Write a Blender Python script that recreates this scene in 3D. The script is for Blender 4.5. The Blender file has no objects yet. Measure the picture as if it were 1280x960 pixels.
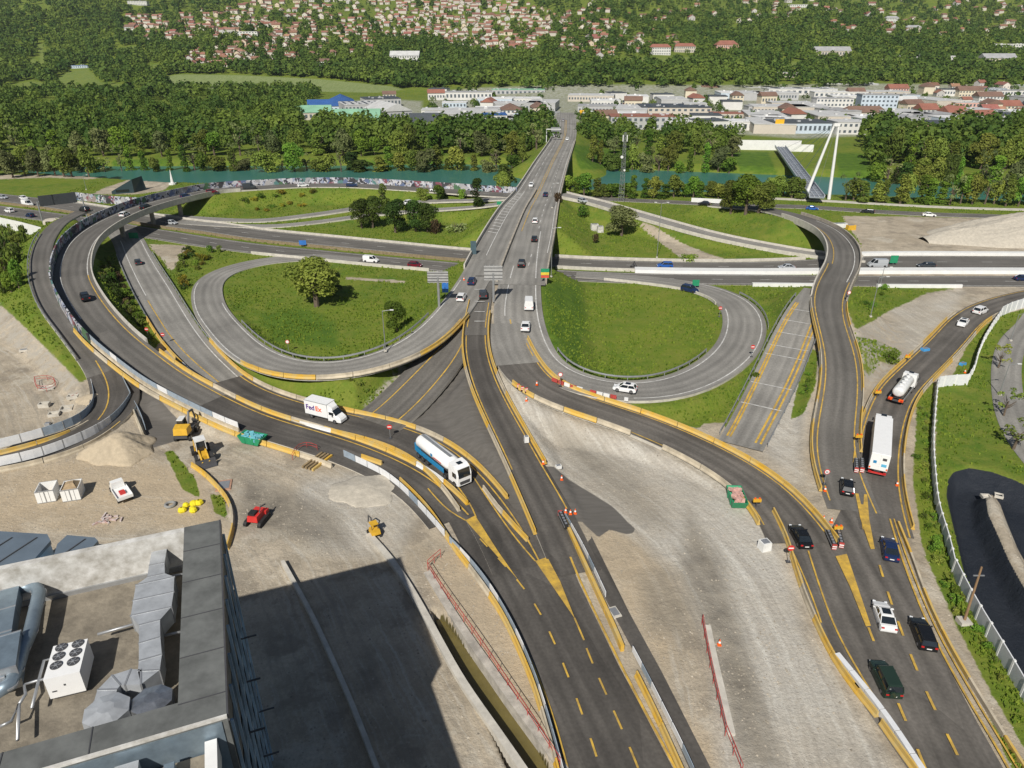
import bpy, math, random
import numpy as np
from mathutils import Vector, Matrix, Euler
random.seed(11); rng = np.random.default_rng(7)
sc = bpy.context.scene
# ---------------------------------------------------------------- camera
H0 = 58.0; PITCH = math.radians(25.8); F = 888.0
CP, SP = math.cos(PITCH), math.sin(PITCH)
cam = bpy.data.cameras.new("camera"); camo = bpy.data.objects.new("camera", cam)
sc.collection.objects.link(camo); sc.camera = camo
camo.location = (0, 0, H0); camo.rotation_euler = (math.radians(90) - PITCH, 0, 0)
cam.sensor_width = 36; cam.lens = 36 * F / 1280; cam.clip_start = 1; cam.clip_end = 30000
# ---------------------------------------------------------------- world, sun, exposure
SUN_AZ, SUN_EL = math.radians(15.8), math.radians(42.5)      # shadows run towards +Y, slightly +X
w = bpy.data.worlds.new("World"); sc.world = w; w.use_nodes = True
nt = w.node_tree; bg = nt.nodes['Background']
sky = nt.nodes.new('ShaderNodeTexSky'); sky.sky_type = 'NISHITA'; sky.sun_disc = False
sky.sun_elevation = SUN_EL; sky.sun_rotation = math.radians(180) + SUN_AZ
nt.links.new(sky.outputs[0], bg.inputs[0]); bg.inputs[1].default_value = 0.05
sun = bpy.data.lights.new("sun", 'SUN'); suno = bpy.data.objects.new("sun", sun); sc.collection.objects.link(suno)
sun.energy = 5.0; sun.angle = math.radians(0.5); sun.color = (1, .955, .88)
sd = Vector((math.sin(SUN_AZ) * math.cos(SUN_EL), math.cos(SUN_AZ) * math.cos(SUN_EL), -math.sin(SUN_EL)))
suno.rotation_euler = sd.to_track_quat('-Z', 'Y').to_euler(); suno.location = (0, 0, 200)
vs = sc.view_settings; vs.view_transform = 'Standard'; vs.look = 'None'; vs.exposure = 0.0; vs.gamma = 1; vs.use_curve_mapping = False
sc.cycles.max_bounces = 5; sc.cycles.diffuse_bounces = 2; sc.cycles.glossy_bounces = 2; sc.cycles.transparent_max_bounces = 6
sc.cycles.use_adaptive_sampling = True
COL = sc.collection.objects

# ---------------------------------------------------------------- survey: a sight line of the picture meets a known height
def P(px, py, z=0.0):
    v = (py - 480) / F; u = (px - 640) / F
    Z = (H0 - z) / (SP + v * CP)
    return Vector((u * Z, Z * (CP - v * SP), z))
def projv(x, y, z):
    Zc = y * CP - (z - H0) * SP
    return 640 + F * x / Zc, 480 + F * ((H0 - z) * CP - y * SP) / Zc
# ---------------------------------------------------------------- helpers
def tag(o, label=None, cat=None, group=None, kind=None):
    if label: o['label'] = label
    if cat: o['category'] = cat
    if group: o['group'] = group
    if kind: o['kind'] = kind
    return o
def link(name, me, parent=None, loc=None, rz=0):
    o = bpy.data.objects.new(name, me); COL.link(o)
    if parent is not None: o.parent = parent
    if loc is not None: o.location = loc
    if rz: o.rotation_euler = (0, 0, rz)
    return o
def empty(name, loc, rz=0):
    return link(name, None, None, loc, rz)
def mesh(name, verts, faces, mats, mi=None, smooth=False, uvs=None):
    me = bpy.data.meshes.new(name)
    me.from_pydata([tuple(v) for v in verts], [], faces)
    if not isinstance(mats, (list, tuple)): mats = [mats]
    for m in mats: me.materials.append(m)
    if mi is not None: me.polygons.foreach_set('material_index', mi)
    if smooth: me.polygons.foreach_set('use_smooth', [True] * len(faces))
    if uvs is not None:
        uv = me.uv_layers.new(name='UVMap')
        arr = np.array(uvs, dtype=np.float32)
        li = np.empty(len(me.loops), dtype=np.int32); me.loops.foreach_get('vertex_index', li)
        uv.data.foreach_set('uv', arr[li].ravel())
    me.update(); return me
class MB:
    def __init__(s): s.v = []; s.f = []; s.m = []
    def add(s, vs, fs, m=0):
        b = len(s.v); s.v += [Vector(v) for v in vs]; s.f += [tuple(b + i for i in f) for f in fs]; s.m += [m] * len(fs); return s
    def box(s, cx, cy, cz, sx, sy, sz, rz=0, m=0, tx=1, ty=1):
        c, q = math.cos(rz), math.sin(rz); vs = []
        for dz in (-.5, .5):
            kx, ky = (tx, ty) if dz > 0 else (1, 1)
            for dx, dy in ((-.5, -.5), (.5, -.5), (.5, .5), (-.5, .5)):
                x, y = dx * sx * kx, dy * sy * ky
                vs.append((cx + x * c - y * q, cy + x * q + y * c, cz + dz * sz))
        return s.add(vs, [(3, 2, 1, 0), (4, 5, 6, 7), (0, 1, 5, 4), (1, 2, 6, 5), (2, 3, 7, 6), (3, 0, 4, 7)], m)
    def prism(s, pts, z0, z1, m=0):                # pts: xy polygon, counter-clockwise
        n = len(pts); vs = [(p[0], p[1], z0) for p in pts] + [(p[0], p[1], z1) for p in pts]
        fs = [tuple(range(n - 1, -1, -1)), tuple(range(n, 2 * n))] + [(i, (i + 1) % n, n + (i + 1) % n, n + i) for i in range(n)]
        return s.add(vs, fs, m)
    def loft(s, rings, m=0, cap=True):             # rings of equal length
        n = len(rings[0]); vs = [v for r in rings for v in r]; fs = []
        for k in range(len(rings) - 1):
            for i in range(n):
                j = (i + 1) % n; fs.append((k * n + i, k * n + j, (k + 1) * n + j, (k + 1) * n + i))
        if cap: fs += [tuple(range(n - 1, -1, -1)), tuple((len(rings) - 1) * n + i for i in range(n))]
        return s.add(vs, fs, m)
    def tube(s, pts, r, n=8, m=0, r1=None):
        pts = [Vector(p) for p in pts]; rings = []
        for k, p in enumerate(pts):
            d = (pts[min(k + 1, len(pts) - 1)] - pts[max(k - 1, 0)]).normalized()
            a = d.cross(Vector((0, 0, 1)) if abs(d.z) < .9 else Vector((1, 0, 0))).normalized(); b = d.cross(a).normalized()
            rr = r if r1 is None else r + (r1 - r) * k / (len(pts) - 1)
            rings.append([p + (a * math.cos(t) + b * math.sin(t)) * rr for t in [2 * math.pi * i / n for i in range(n)]])
        return s.loft(rings, m)
    def cyl(s, c, r, h, n=16, axis='z', m=0, r1=None):
        c = Vector(c); d = {'x': Vector((1, 0, 0)), 'y': Vector((0, 1, 0)), 'z': Vector((0, 0, 1))}[axis]
        return s.tube([c - d * h / 2, c + d * h / 2], r, n, m, r1)
    def sheet(s, pts, m=0): return s.add(pts, [tuple(range(len(pts)))], m)
    def build(s, name, mats, parent=None, loc=None, rz=0, smooth=False):
        return link(name, mesh(name, s.v, s.f, mats, s.m, smooth), parent, loc, rz)

# ---------------------------------------------------------------- materials
MATS = {}
def mat(name, col, rough=.7, metal=0, var=.12, scale=1.5, bump=0, col2=None, spec=.5, vary=0, emit=0, stretch=None):
    if name in MATS: return MATS[name]
    m = bpy.data.materials.new(name); m.use_nodes = True; n = m.node_tree.nodes; L = m.node_tree.links
    b = n['Principled BSDF']; b.inputs['Roughness'].default_value = rough; b.inputs['Metallic'].default_value = metal
    b.inputs['Specular IOR Level'].default_value = spec
    c = tuple(col) + (1,)
    if col2 is None: c2 = tuple(min(1, x * (1 + var)) for x in col) + (1,); c = tuple(x * (1 - var) for x in col) + (1,)
    else: c2 = tuple(col2) + (1,)
    g = n.new('ShaderNodeNewGeometry'); nz = n.new('ShaderNodeTexNoise'); nz.inputs['Scale'].default_value = scale; nz.inputs['Detail'].default_value = 5
    nz.inputs['Roughness'].default_value = .65
    L.new(g.outputs['Position'], nz.inputs['Vector'])
    mr = n.new('ShaderNodeMapRange'); mr.inputs[1].default_value = .32; mr.inputs[2].default_value = .68
    L.new(nz.outputs['Fac'], mr.inputs[0])
    mx = n.new('ShaderNodeMix'); mx.data_type = 'RGBA'; mx.inputs[6].default_value = c; mx.inputs[7].default_value = c2
    L.new(mr.outputs[0], mx.inputs[0]); out = mx.outputs[2]
    if vary:
        oi = n.new('ShaderNodeObjectInfo'); hs = n.new('ShaderNodeHueSaturation')
        for k, (inp, amt) in enumerate((('Hue', .035 * vary), ('Value', .35 * vary))):
            mp = n.new('ShaderNodeMapRange'); base = .5 if inp == 'Hue' else 1
            mp.inputs[3].default_value = base - amt; mp.inputs[4].default_value = base + amt
            if k == 0: L.new(oi.outputs['Random'], mp.inputs[0])
            else:
                ml = n.new('ShaderNodeMath'); ml.operation = 'MULTIPLY'; ml.inputs[1].default_value = 7.31
                fr = n.new('ShaderNodeMath'); fr.operation = 'FRACT'
                L.new(oi.outputs['Random'], ml.inputs[0]); L.new(ml.outputs[0], fr.inputs[0]); L.new(fr.outputs[0], mp.inputs[0])
            L.new(mp.outputs[0], hs.inputs[inp])
        L.new(out, hs.inputs['Color']); out = hs.outputs[0]
    L.new(out, b.inputs['Base Color'])
    if bump:
        bp = n.new('ShaderNodeBump'); bp.inputs['Strength'].default_value = bump; bp.inputs['Distance'].default_value = .1
        n2 = n.new('ShaderNodeTexNoise'); n2.inputs['Scale'].default_value = scale * 4; n2.inputs['Detail'].default_value = 4
        L.new(g.outputs['Position'], n2.inputs['Vector']); L.new(n2.outputs['Fac'], bp.inputs['Height']); L.new(bp.outputs[0], b.inputs['Normal'])
    if emit: b.inputs['Emission Color'].default_value = c; b.inputs['Emission Strength'].default_value = emit
    MATS[name] = m; return m
def asphalt(name, col, streak=.25, patch=.15):
    if name in MATS: return MATS[name]
    m = bpy.data.materials.new(name); m.use_nodes = True; n = m.node_tree.nodes; L = m.node_tree.links
    b = n['Principled BSDF']; b.inputs['Roughness'].default_value = .85; b.inputs['Specular IOR Level'].default_value = .3
    uv = n.new('ShaderNodeUVMap'); mp = n.new('ShaderNodeMapping'); mp.inputs['Scale'].default_value = (.9, .025, 1)
    L.new(uv.outputs[0], mp.inputs[0])
    s = n.new('ShaderNodeTexNoise'); s.inputs['Scale'].default_value = 1.0; s.inputs['Detail'].default_value = 3; L.new(mp.outputs[0], s.inputs['Vector'])
    g = n.new('ShaderNodeNewGeometry')
    p = n.new('ShaderNodeTexNoise'); p.inputs['Scale'].default_value = .12; p.inputs['Detail'].default_value = 6; L.new(g.outputs['Position'], p.inputs['Vector'])
    f = n.new('ShaderNodeTexNoise'); f.inputs['Scale'].default_value = 3.; f.inputs['Detail'].default_value = 5; L.new(g.outputs['Position'], f.inputs['Vector'])
    def rng_(node, lo, hi):
        r = n.new('ShaderNodeMapRange'); r.inputs[1].default_value = .3; r.inputs[2].default_value = .7; r.inputs[3].default_value = lo; r.inputs[4].default_value = hi
        L.new(node.outputs['Fac'], r.inputs[0]); return r.outputs[0]
    def mul(a, c):
        q = n.new('ShaderNodeMath'); q.operation = 'MULTIPLY'; L.new(a, q.inputs[0]); L.new(c, q.inputs[1]); return q.outputs[0]
    w_ = n.new('ShaderNodeTexWave'); w_.bands_direction = 'X'; w_.inputs['Scale'].default_value = .18; w_.inputs['Distortion'].default_value = 1.2; w_.inputs['Detail'].default_value = 1
    mp2 = n.new('ShaderNodeMapping'); mp2.inputs['Scale'].default_value = (1, .02, 1); L.new(uv.outputs[0], mp2.inputs[0]); L.new(mp2.outputs[0], w_.inputs['Vector'])
    wr = n.new('ShaderNodeMapRange'); wr.inputs[3].default_value = .93; wr.inputs[4].default_value = 1.12; L.new(w_.outputs['Fac'], wr.inputs[0])
    vo = n.new('ShaderNodeTexVoronoi'); vo.inputs['Scale'].default_value = .09; mp3 = n.new('ShaderNodeMapping'); mp3.inputs['Scale'].default_value = (2.4, .5, 1); L.new(uv.outputs[0], mp3.inputs[0]); L.new(mp3.outputs[0], vo.inputs['Vector'])
    vx = n.new('ShaderNodeSeparateXYZ'); L.new(vo.outputs['Color'], vx.inputs[0]); vr = n.new('ShaderNodeMapRange'); vr.inputs[3].default_value = 1 - patch * .6; vr.inputs[4].default_value = 1 + patch * .6; L.new(vx.outputs[0], vr.inputs[0])
    k = mul(mul(wr.outputs[0], vr.outputs[0]), mul(mul(rng_(s, 1 - streak, 1 + streak), rng_(p, 1 - patch, 1 + patch)), rng_(f, .86, 1.14)))
    vm = n.new('ShaderNodeVectorMath'); vm.operation = 'SCALE'; vm.inputs[0].default_value = col; L.new(k, vm.inputs['Scale'])
    L.new(vm.outputs[0], b.inputs['Base Color']); MATS[name] = m; return m
M_OLD = asphalt('asphalt_worn', (.225, .215, .195), .13, .14)
M_NEW = asphalt('asphalt_fresh', (.082, .075, .067), .26, .26)
M_NEW2 = asphalt('asphalt_dusty', (.112, .102, .090), .24, .26)
M_MID = asphalt('asphalt_grey', (.125, .117, .105), .16, .14)
M_CONC = mat('concrete', (.50, .47, .41), .8, var=.18, scale=.8)
M_CONCD = mat('concrete_stained', (.36, .32, .26), .85, var=.3, scale=.6)
M_BARR = mat('barrier_concrete', (.46, .40, .30), .8, var=.25, scale=.5)
M_YEL = mat('yellow_paint', (.62, .36, .03), .6, col2=(.52, .40, .17), scale=.55)
M_WHITE = mat('white_line_paint', (.36, .35, .33), .6, col2=(.72, .71, .67), scale=.9)
M_YLINE = mat('yellow_line_paint', (.30, .20, .06), .65, col2=(.68, .43, .06), scale=.8)
M_WPL = mat('white_panel', (.72, .72, .70), .5, var=.06, scale=.5)
M_STEEL = mat('galvanised_steel', (.42, .43, .44), .45, .6, var=.1)
M_DSTEEL = mat('dark_steel', (.09, .09, .095), .5, .3)
M_BLACK = mat('black_rubber', (.02, .02, .02), .7)
M_GLASS = mat('dark_glass', (.015, .02, .025), .08, 0, spec=.8)
M_RED = mat('red_paint', (.55, .035, .03), .5)
M_WHT = mat('white_paint', (.78, .78, .76), .35, var=.03)
# ---------------------------------------------------------------- roads: surveyed centre lines (picture x, picture y, height, width)
ROADS = {}
def resample(pts, step=2.0, smooth=6):
    pts = np.array(pts, float); out = []
    n = len(pts)
    for i in range(n - 1):
        p0, p1, p2, p3 = pts[max(i - 1, 0)], pts[i], pts[i + 1], pts[min(i + 2, n - 1)]
        k = max(2, int(np.linalg.norm(p2[:2] - p1[:2]) / 0.7))
        t = np.linspace(0, 1, k, endpoint=False)[:, None]
        out.append(.5 * (2 * p1 + (p2 - p0) * t + (2 * p0 - 5 * p1 + 4 * p2 - p3) * t ** 2 + (3 * p1 - p0 - 3 * p2 + p3) * t ** 3))
    out = np.vstack(out + [pts[-1:]])
    d = np.r_[0, np.cumsum(np.linalg.norm(np.diff(out[:, :2], axis=0), axis=1))]
    m = max(2, int(d[-1] / step)); s = np.linspace(0, d[-1], m + 1)
    out = np.stack([np.interp(s, d, out[:, k]) for k in range(out.shape[1])], 1)
    for _ in range(smooth):
        q = out.copy(); q[1:-1] = .25 * out[:-2] + .5 * out[1:-1] + .25 * out[2:]; out = q
    return out
def normals(c):
    t = np.gradient(c[:, :2], axis=0); t /= np.linalg.norm(t, axis=1)[:, None] + 1e-9
    return np.stack([t[:, 1], -t[:, 0]], 1)        # to the right of travel
def fill4(pts):
    out = []; z = 0; w_ = 7
    zs = [(i, p[2]) for i, p in enumerate(pts) if len(p) > 2]; ws = [(i, p[3]) for i, p in enumerate(pts) if len(p) > 3]
    for i, p in enumerate(pts):
        z = np.interp(i, [a for a, b in zs], [b for a, b in zs]); w_ = np.interp(i, [a for a, b in ws], [b for a, b in ws])
        out.append((p[0], p[1], z, w_))
    return out
def road(name, pts, m, layer, bridge=(), smooth=8, noun='road', skirt=.5):
    pts = fill4(pts)
    W = [(*P(a, b, z)[:2], z, w_) for a, b, z, w_ in pts]
    c = resample(W, 2.0, smooth); c[:, 2] += .06 + .009 * layer
    nn = normals(c); s = np.r_[0, np.cumsum(np.linalg.norm(np.diff(c[:, :2], axis=0), axis=1))]
    R = dict(name=name, c=c, n=nn, s=s, bridge=np.zeros(len(c), bool)); ROADS[name] = R
    for a, b in bridge:
        i, j = sorted((stn(name, a), stn(name, b))); R['bridge'][i:j + 1] = True
    vs, fs, uv, mi = [], [], [], []
    for k in range(len(c)):
        h = c[k, 3] / 2; dep = 1.3 if R['bridge'][k] else skirt
        for off, dz in ((-h, -dep), (-h, 0), (h, 0), (h, -dep)):
            vs.append((c[k, 0] + nn[k, 0] * off, c[k, 1] + nn[k, 1] * off, c[k, 2] + dz)); uv.append((off + 20, s[k]))
    for k in range(len(c) - 1):
        a = 4 * k; b = a + 4
        fs += [(a + 1, a + 2, b + 2, b + 1), (a, a + 1, b + 1, b), (a + 2, a + 3, b + 3, b + 2)]; mi += [0, 1, 1]
        if R['bridge'][k]: fs.append((a + 3, a, b, b + 3)); mi.append(1)
    o = link(noun, mesh(name, vs, fs, [m, M_CONC], mi, uvs=uv)); o['kind'] = 'structure'; R['obj'] = o
    return R
def stn(name, px):
    R = ROADS[name]; x, y = projv(R['c'][:, 0], R['c'][:, 1], R['c'][:, 2])
    return int(np.argmin((x - px[0]) ** 2 + (y - px[1]) ** 2))
def along(name, off, a=None, b=None, dz=0.0):
    R = ROADS[name]; i = 0 if a is None else stn(name, a); j = len(R['c']) - 1 if b is None else stn(name, b)
    if i > j: i, j = j, i
    c, n = R['c'][i:j + 1], R['n'][i:j + 1]
    o = off(c[:, 3] / 2) if callable(off) else np.full(len(c), off)
    return [Vector((c[k, 0] + n[k, 0] * o[k], c[k, 1] + n[k, 1] * o[k], c[k, 2] + dz)) for k in range(len(c))]
L_ = lambda d=0.: (lambda h: -h + d)
R_ = lambda d=0.: (lambda h: h - d)
def polylen(p): return sum((p[i + 1] - p[i]).length for i in range(len(p) - 1))
def cut(p, s0, s1):
    out = []; s = 0
    for i in range(len(p) - 1):
        l = (p[i + 1] - p[i]).length
        if l < 1e-6: continue
        if s + l >= s0 and s <= s1:
            if not out: out.append(p[i].lerp(p[i + 1], max(0, min(1, (s0 - s) / l))))
            out.append(p[i].lerp(p[i + 1], min(1, (s1 - s) / l)))
        s += l
        if s > s1: break
    return out
MARKS = {}
def stripe(rname, pts, w_, m=None, dash=None, rise=.03):
    key = (rname, (m or M_WHITE).name); mb = MARKS.setdefault(key, MB()); L = polylen(pts)
    segs = [pts] if dash is None else [cut(pts, k, min(L, k + dash[0])) for k in np.arange(0, L, sum(dash))]
    for sg in segs:
        if len(sg) < 2: continue
        vs = []
        for i, p in enumerate(sg):
            d = sg[min(i + 1, len(sg) - 1)] - sg[max(i - 1, 0)]; d.z = 0
            if d.length < 1e-6: continue
            d.normalize(); nrm = Vector((d.y, -d.x, 0)) * w_ / 2
            vs += [p - nrm + Vector((0, 0, rise)), p + nrm + Vector((0, 0, rise))]
        mb.add(vs, [(2 * i, 2 * i + 1, 2 * i + 3, 2 * i + 2) for i in range(len(vs) // 2 - 1)])
A = road
NEWY = (560, 600)
# motorway, two carriageways
A('motorway_north', [(-260, 226, 0, 11), (-80, 238), (0, 247), (60, 254), (110, 262), (160, 270), (210, 278), (260, 284), (320, 293, 0, 11), (400, 301), (480, 309), (560, 317), (600, 320), (700, 328, 0, 9.5), (800, 332), (900, 333.5, 0, 9), (1000, 332, 0, 10), (1100, 328, 0, 13), (1280, 328), (1500, 329)], M_MID, 0)
A('motorway_south', [(-260, 243, 0, 11), (-80, 254), (0, 263), (60, 271), (110, 278), (160, 287), (210, 295), (260, 303), (320, 311), (400, 319), (480, 327), (540, 332), (583, 336), (700, 344, 0, 9.5), (800, 348), (900, 349.5), (1000, 350.5), (1100, 351.5), (1280, 352), (1500, 353)], M_MID, 1)
# riverside road (north-east) and slip roads
A('riverside_road', [(1500, 276, 0, 7), (1290, 272), (1230, 270), (1160, 268), (1085, 264), (1010, 259), (940, 257), (870, 254), (780, 250), (725, 247)], M_MID, 0)
A('slip_road', [(700, 243, 6.2, 7), (715, 247, 6, 7), (740, 252, 5.3), (770, 261, 4.6), (805, 271, 3.8), (850, 284, 2.8), (900, 297, 1.8), (960, 309, .9, 6.5), (1020, 319, .2), (1080, 325, 0, 6)], M_OLD, 2, noun='slip_road')
A('slip_road_b', [(180, 268, 0, 5), (247, 273), (320, 276, .3), (370, 271, .8), (415, 265, 1.4), (460, 258, 2), (500, 254, 2.6), (550, 251, 3.5), (600, 250, 5), (645, 247, 6.2)], M_OLD, 3, noun='slip_road')
A('slip_road_c', [(222, 278, 0, 4.5), (330, 283), (400, 277, .5), (450, 270, 1), (500, 265, 1.6), (560, 261, 3), (600, 258, 4.5), (640, 252, 6)], M_OLD, 4, noun='slip_road')
# viaduct road B, then the lane of the construction site
B = A('viaduct_road', [(664, 247, 6.5, 8), (640, 244.5, 6, 8), (600, 242, 5.5), (545, 238, 5.2), (495, 235, 5), (440, 232, 5), (378, 232, 5), (320, 235, 5.2), (270, 238, 5.8), (235, 245, 6.3), (205, 252, 6.5), (175, 261, 6.5), (150, 271, 6.5, 8.5), (125, 284, 6.5), (105, 300, 6.4), (94, 320, 6.2), (91, 345, 5.8), (100, 368, 5.3), (117, 394, 4.6), (142, 422, 3.9, 8), (175, 449, 3), (213, 477, 2.2, 7.5), (238, 490, 1.8), (262, 503, 1.4), (295, 519, .9, 6.8), (320, 530, .7), (360, 542, .3), (395, 552, 0), (440, 567), (480, 584), (520, 606), (545, 628), (565, 652)], M_MID, 5, bridge=[((262, 239), (95, 320))], noun='viaduct_road')
A('site_road', [(108, 262, 6, 4.5), (78, 276, 6.2), (60, 295, 6.2, 4.8), (51, 318, 6), (51, 342, 5.8, 5), (57, 364, 5.3), (69, 387, 4.6), (88, 410, 3.9, 5.5), (108, 432, 3.2), (127, 452, 2.6, 7), (140, 472, 2, 7.5), (146, 492, 1.5, 8), (143, 512, 1, 8), (128, 532, .6, 6.5), (100, 549, .3, 6), (50, 567, 0), (0, 580), (-60, 592), (-140, 610)], M_MID, 4)
A('site_road_fresh', [(126, 450, 2.62, 7), (140, 472, 2, 7.5), (146, 492, 1.5, 8), (143, 512, 1, 8), (128, 532, .6, 6.5), (100, 549, .3, 6), (50, 567, 0), (0, 580), (-60, 592), (-140, 610)], M_NEW, 6, noun='site_road')
A('lower_road', [(150, 288, 0, 9), (160, 300), (168, 318), (178, 338), (192, 363, 0, 9.5), (209, 392), (227, 420, 0, 8.5), (251, 448), (282, 476, 0, 7), (320, 498), (375, 516), (430, 529), (475, 539), (515, 552), (550, 572), (580, 600), (607, 635), (630, 670), (650, 712)], M_NEW, 6, noun='lower_road')
A('lower_road_worn', [(150, 288, 0, 9), (160, 300), (168, 318), (178, 338), (192, 363, 0, 9.5), (209, 392), (227, 420, 0, 8.5), (251, 448), (282, 476, 0, 7)], M_OLD, 8, noun='lower_road')
A('viaduct_road_fresh', [(262, 503, 1.4, 7.1), (295, 519, .9, 6.8), (320, 530, .7), (360, 542, .3), (395, 552, 0), (440, 567), (480, 584), (520, 606), (545, 628), (565, 652)], M_NEW, 8, noun='viaduct_road')
# bridge over motorway and river
A('bridge_road', [(708, 141, 7, 15), (707, 155, 7), (705, 172, 7, 14), (689, 205, 7, 15.5), (673, 240, 6.8, 17), (661, 262, 6.6, 19.5), (649, 292, 6.5, 20.8), (634, 332, 6.5, 20.8), (627, 356, 6.4, 20.5)], M_OLD, 6, bridge=[((694, 190), (669, 248)), ((646, 300), (628, 354))], noun='bridge_road', smooth=4)
A('loop_road_left', [(606, 325, 6.5, 7.5), (588, 358, 6.5), (565, 391, 6.2), (538, 419, 5.6), (502, 442, 4.9), (450, 459, 4, 8), (400, 464, 3.2), (350, 458, 2.4), (310, 439, 1.6), (280, 410, 1), (261, 382, .5), (261, 354, .2), (285, 338, .1), (330, 327, 0), (390, 322, 0, 7), (450, 326, 0, 5)], M_OLD, 8, noun='loop_road')
A('loop_road_right', [(666, 280, 6.5, 8), (656, 320, 6.5, 9), (649, 360, 6.3, 10), (648, 400, 5.7, 10.5), (661, 436, 4.9, 9.5), (684, 462, 4.1, 8), (725, 481, 3.3), (780, 490, 2.5), (840, 485, 1.8), (890, 464, 1.2, 8.5), (922, 435, .8, 9), (931, 405, .4, 9.5), (922, 382, .2), (900, 368, .1, 8.5), (865, 358, 0, 8), (820, 352, 0, 7), (760, 346, 0, 6), (720, 344, 0, 5)], M_OLD, 9, noun='loop_road')
A('middle_road_worn', [(606, 345, 6.5, 4.5), (601, 378, 6, 4.6), (595, 410, 5.3, 4.7), (595, 420, 5.1, 4.8)], M_MID, 13, noun='middle_road')
A('middle_road', [(606, 345, 6.5, 4.5), (601, 378, 6, 4.6), (595, 410, 5.3), (595, 440, 4.6, 4.8), (604, 475, 3.7, 5), (620, 511, 2.8), (640, 549, 2), (662, 592, 1.2, 5.5), (684, 634, .5, 6), (704, 677, .1), (722, 718, 0, 6)], M_NEW, 11, noun='middle_road')
A('closed_branch', [(586, 395, 5.6, 4.5), (570, 425, 4.5, 8), (545, 458, 3, 9.5), (515, 490, 1.5, 10), (490, 516, .4, 10), (470, 530, 0, 10)], M_MID, 5, noun='closed_road')
A('right_ramp_worn', [(632, 405, 5.6, 6), (637, 430, 5.2, 7.5), (648, 456, 4.6, 8)], M_OLD, 12, noun='ramp_road')
A('right_ramp', [(632, 405, 5.6, 6), (637, 430, 5.2, 7.5), (648, 456, 4.6, 8), (670, 482, 3.9, 7.5), (707, 501, 3.1, 7.2), (765, 519, 2.2, 7.2), (815, 537, 1.6), (865, 559, 1.1), (912, 584, .6), (950, 610, .2), (978, 638, 0, 8), (1003, 680, 0, 9)], M_NEW2, 10, noun='ramp_road')
A('flyover_road', [(890, 256, 3.5, 6.5), (950, 261, 5), (980, 267, 6, 7), (1010, 276, 6.5, 7.3), (1038, 290, 6.5, 7.5), (1053, 310, 6.5, 8), (1053, 332, 6.3, 8), (1042, 354, 6, 7.8), (1035, 376, 5.6, 7.2), (1038, 402, 5, 6.6), (1047, 432, 4), (1052, 462, 3), (1050, 500, 2), (1044, 540, 1), (1045, 575, .5), (1055, 608, .1), (1068, 640, 0, 7)], M_MID, 7, bridge=[((1004, 274), (1038, 368))], noun='flyover_road')
A('striped_road', [(1019, 362, 5.5, 5), (1008, 386, 4.8, 7.5), (995, 413, 3.6, 8), (977, 455, 2, 8), (958, 495, .9, 7.6), (935, 540, .2, 7), (925, 558, .1, 7)], M_OLD, 5, noun='closed_road')
A('east_road', [(1520, 340, 0, 7), (1400, 356, 0, 7), (1310, 366), (1262, 376), (1228, 388), (1206, 403, 0, 6.8), (1189, 422), (1169, 443), (1143, 468, 0, 6.6), (1122, 490), (1109, 517), (1100, 552), (1096, 590), (1099, 630), (1108, 668, 0, 6.5)], M_NEW2, 6, noun='east_road')
A('park_path', [(1330, 330, 0, 4), (1290, 400), (1268, 425, 0, 5), (1258, 455), (1260, 500), (1272, 540), (1300, 580), (1360, 640)], M_OLD, 3, noun='path')
A('riverside_path', [(1500, 264, .1, 3.5), (1280, 262, .1, 3.5), (1180, 259), (1100, 255), (1010, 250), (960, 248)], M_CONC, 3, noun='path')
def area(name, pts, m, layer, noun='road', d0=((650, 720), (770, 960))):
    dirv = (P(*d0[1]) - P(*d0[0])).normalized()
    vs = [P(a, b, 0) + Vector((0, 0, .06 + .009 * layer)) for a, b in pts]
    o = link(noun, mesh(name, vs, [tuple(range(len(vs)))], m, uvs=[(v.x * dirv[1] - v.y * dirv[0] + 60, v.x * dirv[0] + v.y * dirv[1]) for v in vs])); o['kind'] = 'structure'
    return o
area('southern_road', [(545, 620), (562, 655), (580, 690), (603, 728), (622, 760), (640, 787), (667, 843), (690, 905), (707, 962), (722, 1040), (765, 1250), (960, 1250), (880, 1060), (843, 965), (800, 882), (773, 832), (723, 728), (700, 670), (680, 632), (655, 640), (610, 625)], M_NEW, 2)
area('southeast_road', [(968, 630), (985, 672), (1003, 722), (1020, 780), (1045, 832), (1092, 900), (1142, 972), (1200, 1060), (1300, 1250), (1460, 1250), (1330, 1070), (1256, 965), (1222, 905), (1193, 850), (1160, 780), (1135, 720), (1122, 672), (1117, 640), (1060, 620), (1040, 660)], M_NEW2, 2, d0=((1060, 700), (1190, 960)))
SOUTH_P = [(545, 620), (562, 655), (580, 690), (603, 728), (622, 760), (640, 787), (667, 843), (690, 905), (707, 962), (722, 1040), (765, 1250), (960, 1250), (880, 1060), (843, 965), (800, 882), (773, 832), (723, 728), (700, 670), (680, 632), (655, 640), (610, 625)]
SE_P = [(968, 630), (985, 672), (1003, 722), (1020, 780), (1045, 832), (1092, 900), (1142, 972), (1200, 1060), (1300, 1250), (1460, 1250), (1330, 1070), (1256, 965), (1222, 905), (1193, 850), (1160, 780), (1135, 720), (1122, 672), (1117, 640), (1060, 620), (1040, 660)]
PATCH_P = [(668, 583), (692, 583), (702, 592), (712, 600), (730, 611), (748, 622), (764, 632), (775, 642), (786, 654), (794, 661), (792, 666), (784, 668), (762, 662), (748, 672), (727, 652), (716, 652), (703, 642), (688, 612)]
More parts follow.
